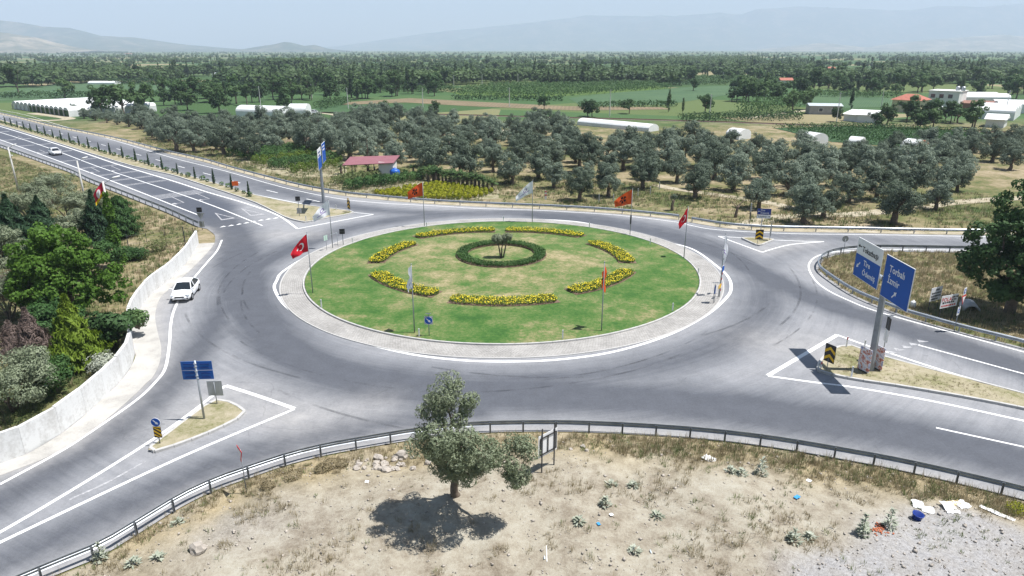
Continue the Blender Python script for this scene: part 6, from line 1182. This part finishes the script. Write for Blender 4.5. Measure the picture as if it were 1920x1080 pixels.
o = MB().tube([(0, 0, 0), (0, 0, 6.5)], [.09, .06], 8).build('timber_pole', M['timber'], None, (*G(692, 326), -.06)); tag(o, 'dark thin timber pole in front of the maroon canopy', 'pole')
# railway and poles
M['ballast'] = plain('rail_ballast', (.30, .25, .21), .95, .2, 2, bump=.4); M['rust'] = plain('rusty_rail', (.16, .085, .06), .7, .2)
rl = smooth_line(GL([(560, 210.5), (640, 211.5), (800, 214), (1000, 219), (1160, 223), (1300, 227), (1450, 232), (1640, 239), (1860, 247), (2000, 252)]), 5); m = MB(); ribbon_mb(m, rl, 3.4, .02); rw_ = tag(m.build('railway', M['ballast']), kind='structure')
for off in (-.75, .75):
    m = MB(); l = offset_line(rl, off); a, b = offset_line(l, .04), offset_line(l, -.04); n = len(l); m.add([(*q, .02) for q in a] + [(*q, .17) for q in a] + [(*q, .17) for q in b] + [(*q, .02) for q in b], [(r_ * n + i, (r_ + 1) * n + i, (r_ + 1) * n + i + 1, r_ * n + i + 1) for r_ in range(3) for i in range(n - 1)]); m.build('rail', M['rust'], rw_)
for u, v, h in [(653, 204, 8), (793, 201, 7.5), (955, 200, 7.5), (1143, 218, 9), (1330, 222, 8), (489, 200, 8), (585, 183, 6.5), (851, 163, 7), (904, 162, 7), (971, 160, 7), (1035, 159, 7), (1173, 158, 7), (1237, 154, 7), (1568, 231, 9.5), (1652, 202, 7), (1883, 220, 9), (1355, 155, 7)]:
    x, y = G(u, v); e = empty('utility_pole', (x, y, -.06), 0, 'pale concrete utility pole standing among the fields', 'utility pole', 'utility poles'); MB().tube([(0, 0, 0), (0, 0, h)], [.17, .1], 8).build('post', M['conc_pole'], e); MB().box((0, 0, h - .5), (1.4, .1, .1)).build('cross_arm', M['galv_d'], e)
# mounds
for u, v, rx, ry, h, mt_, lab in ((545, 273, 8, 5, 1.6, 'brown', 'reddish earth mound between the olive trees and the nursery'), (895, 246, 5, 3, 1.0, 'soil', 'low dark earth heap in the clearing of the grove')):
    n = 24; V = [(rx * r_ * math.cos(6.2832 * k / n) * (1 + .1 * mnoise.noise(Vector((k * .7, 0, u)))), ry * r_ * math.sin(6.2832 * k / n), h * (1 - r_) ** .8 * (1 + .3 * mnoise.noise(Vector((k, r_ * 5, 3))))) for r_ in (1, .8, .6, .4, .2, .02) for k in range(n)]; F = [(j * n + k, j * n + (k + 1) % n, (j + 1) * n + (k + 1) % n, (j + 1) * n + k) for j in range(5) for k in range(n)]; x, y = G(u, v); tag(obj('earth_mound', fast_mesh('earth_mound', V, F, M['sand' if mt_ == 'x' else ('fallow' if mt_ == 'brown' else 'soil')], True), None, (x, y, -.1)), lab, 'mound')

# ------------------------------------------------------------------ foreground dirt
t = NT('bare_dirt', .95, .1); p = t.pos(); a, b, c_, d_ = t.noise(p, .35, 5), t.noise(p, 1.6, 5), t.noise(p, 7, 4, .7), t.noise(p, 30, 3, .7)
k = t.math('ADD', t.math('ADD', t.math('MULTIPLY', a, .35), t.math('MULTIPLY', b, .3)), t.math('ADD', t.math('MULTIPLY', c_, .2), t.math('MULTIPLY', d_, .15)))
dirt = t.ramp(k, [(.37, (.152, .123, .087)), (.45, (.251, .217, .166)), (.52, (.327, .295, .232)), (.62, (.395, .373, .307))])
grav = t.ramp(t.math('ADD', t.math('MULTIPLY', d_, .55), t.math('MULTIPLY', c_, .45)), [(.34, (.145, .139, .140)), (.5, (.297, .291, .288)), (.64, (.442, .435, .432))])
gr = t.ramp(k, [(.38, (.14, .13, .06)), (.5, (.30, .235, .12)), (.62, (.44, .35, .2))])
c = t.mix(t.math('MULTIPLY', t.attr('gravel'), t.math('ADD', b, .35), True), dirt, grav); c = t.mix(t.math('MULTIPLY', t.attr('grassy'), t.math('ADD', a, .15), True), c, gr); t.color(c); t.bump(t.math('ADD', t.math('MULTIPLY', c_, .7), t.math('MULTIPLY', d_, .4)), .9, .06); M['dirt'] = t.m
fgp = near_l[2:-2] + [(60, 20), (40, 8), (-30, 8), (-34, 14)]
fg = tag(sheet('dirt_ground', offset_line(near_l, -.12)[1:-1] + [(45, 22), (36, 12), (-20, 12), (-24, 16)], 0, M['dirt'], .55, fz), kind='structure')
P = vco(fg); X, Y = P[:, 0], P[:, 1]; dn = seg_dist(near_l, X, Y)
nz = np.array([mnoise.noise(Vector((a * .3, b * .3, 9))) for a, b in zip(X, Y)])
gpoly = GL([(1480, 1090), (1620, 1010), (1700, 960), (1800, 950), (1960, 1010), (1960, 1300), (1400, 1300)]); gd = np.where(inside(gpoly, X, Y), 1, -1) * seg_dist(gpoly + gpoly[:1], X, Y)
g2 = np.exp(-((X - G(350, 980)[0]) / 4) ** 2 - ((Y - G(350, 980)[1]) / 2.2) ** 2)
vattr(fg, 'gravel', np.clip(ss(-1.2, 1.0, gd + nz) + g2, 0, 1)); vattr(fg, 'grassy', np.clip(np.exp(-((dn - 1.2) / 2.2) ** 2) * (1 + nz), 0, 1) * (1 - ss(-.5, 1, gd)))
# grass, weeds, pebbles
def tufts(name, PTS, blades, h, spread, wid, mat, label, seed, cat='grass'):
    rng = np.random.default_rng(seed); PTS = np.asarray(PTS); n = len(PTS); idx = np.repeat(np.arange(n), blades); k = len(idx); sc = rng.uniform(.45, 1.25, n)[idx]
    a = rng.uniform(0, 6.28, k); r_ = rng.random(k) * spread * sc; B0 = PTS[idx] + np.stack([r_ * np.cos(a), r_ * np.sin(a), np.zeros(k)], 1); ln = rng.uniform(.15, .9, k) * sc * h * .8; b = a + rng.normal(size=k) * .6
    T = B0 + np.stack([np.cos(b) * ln * .8, np.sin(b) * ln * .8, h * sc * rng.uniform(.5, 1.1, k)], 1); s = np.stack([-np.sin(b), np.cos(b), np.zeros(k)], 1) * wid
    V = np.stack([B0 - s, B0 + s, T], 1).reshape(-1, 3); return tag(obj(name, fast_mesh(name, V, np.arange(3 * k).reshape(k, 3), M[mat])), label, cat, kind='stuff')
rng = np.random.default_rng(33)
def scatter(n, fn, box, fg_=False):
    out = []
    while len(out) < n:
        X_, Y_ = rng.uniform(box[0], box[1], 6000), rng.uniform(box[2], box[3], 6000); k = rng.random(6000) < fn(X_, Y_)
        out += [(a, b, fz(a, b) if fg_ else -.06) for a, b in zip(X_[k], Y_[k])]
    return out[:n]
def below(x, y): return np.interp(x, NLX, NLY) - y
def fgd(X, Y):
    d = below(X, Y); q = nzv(X, Y, .28, 9) + .5 * nzv(X, Y, .9, 1)
    return np.where((d < .15) | (Y < 19), 0, np.where(d < 2.4 + q * 2.6, .95, np.where(q > .22, .55, .02)) * np.where(inside(gpoly, X, Y), .1, 1))
def fgw(X, Y):
    d = below(X, Y); q = nzv(X, Y, .4, 19)
    return np.where((d < .15) | (Y < 19), 0, np.where(d < 2.5 + q, np.where(X > 4, .9, .4), np.where((X > 5) & (q > .1), .3, .03)))
FGB = (-24, 34, 19, 37)
tufts('dry_grass', scatter(2500, fgd, FGB, True), 18, .30, .24, .010, 'straw', 'straw-coloured dry grass tufts along the near guard rail', 1); tufts('green_weeds', scatter(1000, fgw, FGB, True), 14, .24, .2, .013, 'weed', 'grey-green weeds scattered on the bare dirt', 2)
tufts('dry_grass', scatter(420, lambda X, Y: ((below(X, Y) > .2) & (below(X, Y) < 2.6 + nzv(X, Y, .5, 3)) & (X > 5)) * .9, FGB, True), 16, .55, .25, .011, 'straw', 'tall dry grass belt below the right half of the near guard rail', 21); tufts('green_weeds', scatter(180, lambda X, Y: ((below(X, Y) > .2) & (below(X, Y) < 2.8) & (X > 6)) * .9, FGB, True), 14, .5, .22, .014, 'weed', 'tall green weeds below the right half of the near guard rail', 22)
def inc(X, Y): return inside(nose_l, X, Y) * .9
CB = (24, 75, 45, 78)
tufts('dry_grass', scatter(3000, inc, CB), 14, .5, .32, .02, 'straw', 'tall dry grass covering the corner behind the bent guard rail', 3); tufts('green_weeds', scatter(900, inc, CB), 12, .55, .3, .02, 'weed', 'green weeds among the dry grass of the corner', 4)
yard = GL([(0, 290), (130, 332), (260, 384), (372, 430), (365, 455), (300, 530), (250, 580), (240, 625), (240, 670), (160, 760), (0, 850), (-150, 900), (-150, 300)])
def inyard(X, Y): return inside(yard, X, Y) * np.where(nzv(X, Y, .15, 3) > -.2, .8, .25)
YB = (-120, -22, 32, 160)
tufts('dry_grass', scatter(2900, inyard, YB), 12, .5, .4, .028, 'straw', 'dry grass on the slope and garden behind the white wall', 5); tufts('green_weeds', scatter(5200, inyard, YB), 12, .45, .4, .03, 'weed', 'green grass and weeds in the garden behind the white wall', 6)
VGX = sorted(offset_line(far_l + ne_l[1:], 1.0), key=lambda q: q[0]); VGA, VGB = np.array([q[0] for q in VGX]), np.array([q[1] for q in VGX])
def inv_(X, Y):
    yl = np.interp(X, VGA, VGB); return ((Y > yl + .5) & (Y < yl + 26)) * np.where(nzv(X, Y, .12, 6) > -.15, .9, .2)
VB = (-95, 75, 80, 190)
tufts('dry_grass', scatter(3200, inv_, VB), 10, .5, .5, .04, 'straw', 'dry grass along the verge in front of the olive grove', 7); tufts('green_weeds', scatter(4200, inv_, VB), 10, .55, .5, .04, 'weed', 'green grass in front of and under the olive grove', 8)
isl = GL([(1560, 665), (1590, 655), (1700, 690), (1900, 740), (1900, 760), (1700, 722), (1560, 700)])
tufts('dry_grass', scatter(420, lambda X, Y: inside(isl, X, Y) * .9, (20, 40, 36, 50)), 12, .1, .12, .01, 'straw', 'short dry grass on the right-hand island', 9).location.z = .2
VP, FP = [], []; ico = np.array([(1, 0, 0), (-1, 0, 0), (0, 1, 0), (0, -1, 0), (0, 0, .7), (0, 0, -.5)]); icf = np.array([(0, 2, 4), (2, 1, 4), (1, 3, 4), (3, 0, 4), (2, 0, 5), (1, 2, 5), (3, 1, 5), (0, 3, 5)])
n = 0
for x, y, z in scatter(7000, lambda X, Y: (below(X, Y) > .1) * np.where(inside(gpoly, X, Y), 1, .3 + .5 * (nzv(X, Y, .35, 40) > .1)), (-22, 33, 19, 36), True):
    s = .018 + .06 * rng.random() ** 4 + .09 * rng.random() ** 14; VP.append(ico * s * rng.uniform(.6, 1.3, (6, 3)) + np.array([x, y, z + s * .2])); FP.append(icf + n * 6); n += 1
M['stone'] = plain('pale_stone', (.378, .338, .290), .9, .3, 1.5, bump=.4); tag(obj('pebbles', fast_mesh('pebbles', np.concatenate(VP), np.concatenate(FP), M['stone'])), 'pale pebbles strewn over the bare dirt', 'pebbles', kind='stuff')
# rocks: each its own object
def rock_mesh(seed):
    bm = bmesh.new(); bmesh.ops.create_icosphere(bm, subdivisions=2, radius=1)
    for v in bm.verts: v.co *= 1 + .6 * mnoise.noise(v.co * 1.7 + Vector((seed * 3, 0, 0))); v.co.z *= .65; v.co.x = max(-.8, min(.8, v.co.x))
    me = bpy.data.meshes.new('rock'); bm.to_mesh(me); bm.free(); me.materials.append(M['stone']); return me
RK = [rock_mesh(i) for i in range(6)]
for i in range(34):
    u, v = 665 + rnd.random() * 115, 850 + rnd.random() * 32; s = rnd.uniform(.08, .28); x, y = G(u, v, .2); o = obj('rock', rnd.choice(RK), None, (x, y, fz(x, y) + s * .3), rnd.uniform(0, 6)); o.scale = (s, s * rnd.uniform(.7, 1.3), s); tag(o, 'pale rubble stone in the loose heap beside the near guard rail', 'rock', 'rubble heap by the near rail')
for u, v, s, lab in [(375, 1040, .42, 'tan boulder lying alone on the dirt near the left bend of the rail'), (968, 904, .16, 'pinkish stone right of the lone olive tree'), (755, 853, .45, 'large pale rock on top of the rubble heap'), (803, 868, .25, 'pale stone beside the lone olive trunk shade'), (775, 880, .22, 'tan stone below the rubble heap'), (1070, 842, .14, 'pale stone behind the white board'), (1093, 835, .2, 'white stone beside the guard rail right of the board'), (1100, 845, .15, 'small white stone next to the guard rail stone'), (1240, 850, .13, 'small stone in the weeds below the guard rail')]:
    x, y = G(u, v, .2); o = obj('rock', rnd.choice(RK), None, (x, y, fz(x, y) + s * .35), rnd.uniform(0, 6)); o.scale = (s, s * .8, s); tag(o, lab, 'rock')
# thistles
def thistle(seed, h):
    rng = np.random.default_rng(seed); C, D, N = [], [], []
    for k in range(int(55 * h) + 26):
        q = rng.random(); a = rng.uniform(0, 6.28); q = q * q; r_ = .42 * (1 - q) + .05; C.append((r_ * .6 * math.cos(a), r_ * .6 * math.sin(a), .05 + q * h)); D.append((math.cos(a), math.sin(a), .35 + q)); N.append((-math.cos(a) * .5 + rng.normal() * .3, -math.sin(a) * .5 + rng.normal() * .3, .8))
    V, F = leaf_quads(np.array(C), unit(np.array(N)), .32, .1, rng, np.array(D)); return fast_mesh('leaves', V, F, M['thistle'])
st_m = MB().tube([(0, 0, -.05), (0, 0, .5)], [.02, .01], 6).mesh('stem', M['weed'])
for i, (u, v, h, lab) in enumerate([(1135, 948, .5, 'grey spiky thistle alone on the bare dirt'), (1617, 1003, 1.1, 'tall silvery thistle left of the brick rubble'), (1667, 990, 1.0, 'tall thistle right of the brick rubble'), (1488, 1020, .7, 'thistle at the edge of the grey gravel'), (1518, 1012, .25, 'low thistle rosette at the edge of the gravel'), (1427, 890, 1.0, 'tall thistle in the weeds below the guard rail'), (1390, 893, .35, 'wide leafy thistle clump below the guard rail'), (1370, 888, .3, 'leafy thistle rosette beside the wide clump'), (250, 1055, .3, 'pale spiky rosette near the left bend of the rail'), (296, 1048, .25, 'dry flat thistle rosette near the left bend'), (333, 978, .25, 'dry thistle rosette between rail and boulder'), (188, 1040, .9, 'tall weed thistle against the guard rail post'), (1146, 908, .2, 'thin pale rosette on the dirt right of the board'), (1188, 910, .2, 'second thin rosette on the dirt'), (1232, 965, .25, 'pale rosette on the dirt slope'), (1085, 985, .3, 'small green bush on the bare dirt'), (1190, 1035, .3, 'low green weed clump at the lower dirt'), (1625, 500, .6, 'spiky grey thistle in the dry grass corner')]):
    x, y = G(u, v, .25); z = fz(x, y) if v > 700 else -.06; e = empty('thistle', (x, y, z), rnd.uniform(0, 6), lab, 'thistle', 'thistles'); obj('leaves', thistle(i, h), e); q = obj('stem', st_m, e); q.scale = (1, 1, max(.4, h * 1.9))
# litter
M['litter_w'] = plain('white_litter', (.78, .78, .76), .6, .08); M['card'] = plain('cardboard', (.52, .40, .22), .85, .12); M['bluelit'] = plain('blue_litter', (.05, .28, .55), .5, .1); M['brickred'] = plain('broken_brick', (.36, .12, .06), .9, .25, 4); M['bottle'] = plain('bottle_plastic', (.55, .62, .66), .2, .08)
def crumple(name, u, v, s, mat, lab, cat='litter', flat=.25, seed=0, asp=1.0):
    n = 7; r = random.Random(seed + int(u)); V = [((i / (n - 1) - .5) * s * asp + r.uniform(-.06, .06) * s, (j / (n - 1) - .5) * s + r.uniform(-.06, .06) * s, .05 + flat * s * abs(mnoise.noise(Vector((i * .6, j * .6, u))))) for j in range(n) for i in range(n)]; V += [(a, b, c_ - .02) for a, b, c_ in V]
    F = [(j * n + i, j * n + i + 1, (j + 1) * n + i + 1, (j + 1) * n + i) for j in range(n - 1) for i in range(n - 1)]; F += [tuple(x_ + n * n for x_ in f[::-1]) for f in F]
    x, y = G(u, v, .25); return tag(obj(name, fast_mesh(name, V, F, M[mat]), None, (x, y, fz(x, y)), r.uniform(0, 6)), lab, cat)
for i, (nm, u, v, s, mt_, lab, asp) in enumerate([('paper_sheet', 1722, 945, .55, 'litter_w', 'crumpled white sheet above the dark bucket', 1.2), ('paper_bag', 1740, 955, .5, 'litter_w', 'white bag right of the dark bucket', 1.1), ('cardboard', 1787, 943, .7, 'card', 'tan cardboard strip among the white rubbish', .5), ('foam_sheet', 1803, 945, .65, 'litter_w', 'bright white foam sheet beside the cardboard strip', 1.0), ('paper_sheet', 1780, 955, .6, 'litter_w', 'creased pale sheet below the cardboard strip', 1.5), ('board_strip', 1870, 960, .3, 'litter_w', 'long narrow pale board near the right end of the rail', 5), ('paper_sheet', 1330, 860, .5, 'litter_w', 'white torn paper below the guard rail', 1.4), ('blue_bag', 1494, 936, .22, 'bluelit', 'bright blue plastic scrap on the dirt', 1.6), ('paper_scrap', 890, 867, .45, 'litter_w', 'white paper behind the lone olive trunk', 1.6), ('paper_scrap', 688, 905, .2, 'litter_w', 'bluish paper scrap left of the tree shade', 1), ('paper_scrap', 1146, 970, .18, 'litter_w', 'tiny white scrap right of the grey thistle', 1), ('rope', 1025, 1040, .035, 'litter_w', 'thin white string lying on the bare dirt', 30), ('paper_scrap', 1122, 988, .14, 'bluelit', 'tiny turquoise scrap on the dirt slope', 1.5), ('paper_scrap', 1517, 900, .25, 'litter_w', 'white scrap among the weeds below the rail', 1)]): crumple(nm, u, v, s, mt_, lab, asp=asp, seed=i)
x, y = G(1719, 968, .3); z = fz(x, y); m = MB(); m.lathe([(.17, 0), (.2, .03), (.25, .32), (.27, .33), (.27, .36), (.24, .36), (.19, .06), (.02, .05)], 20); o = m.build('bucket', M['sign_navy'], None, (x, y, z - .02), smooth=True); o.rotation_euler = (.12, .08, 0); tag(o, 'dark blue open bucket standing on the gravel', 'bucket')
for u, v, lab in ((1219, 1030, 'clear plastic bottle lying on the dirt'), (1021, 1050, 'clear plastic bottle beside the white string')): x, y = G(u, v, .3); m = MB().lathe([(.01, 0), (.035, .005), (.035, .16), (.015, .21), (.015, .24)], 10); o = m.build('bottle', M['bottle'], None, (x, y, fz(x, y) + .035), smooth=True); o.rotation_euler = (R(90), 0, u); tag(o, lab, 'bottle')
for i in range(60): u, v = 1648 + rnd.gauss(0, 9), 995 + rnd.gauss(0, 7); x, y = G(u, v, .25); s = rnd.uniform(.04, .09); o = obj('brick_fragment', RK[i % 6], None, (x, y, fz(x, y) + s * .4), rnd.uniform(0, 6)); o.scale = (s, s * .6, s * .6); o.material_slots[0].link = 'OBJECT'; o.material_slots[0].material = M['brickred']; tag(o, 'red broken brick piece in the small heap between two tall thistles', 'brick piece', 'broken brick heap')
for i, (u, v, s) in enumerate([(620, 870, .5), (605, 880, .45), (550, 893, .5), (502, 912, .4), (640, 868, .4), (1908, 955, .55)]): x, y = G(u, v, .2); o = obj('cushion_shrub', ball_plant(700 + i, s, s * .9, 'straw' if i < 5 else 'yellow_leaf', 500, .09), None, (x, y, fz(x, y) - .05)); tag(o, 'rounded dry yellow cushion shrub along the near guard rail' if i < 5 else 'yellow-green cushion shrub at the right end of the near rail', 'shrub', 'dry cushion shrubs' if i < 5 else None)
# ------------------------------------------------------------------ the hazy air
t = NT('hazy_air'); t.t.nodes.remove(t.b); pv = t.n('VolumePrincipled'); pv.inputs['Color'].default_value = (.66, .77, .945, 1)
pv.inputs['Density'].default_value = HAZE_D; pv.inputs['Anisotropy'].default_value = 0
t.t.links.new(pv.outputs[0], t.t.nodes['Material Output'].inputs['Volume'])
m = MB(); m.box((0, 7700, 500), (34000, 17200, 1004)); tag(m.build('haze', t.m), kind='stuff')
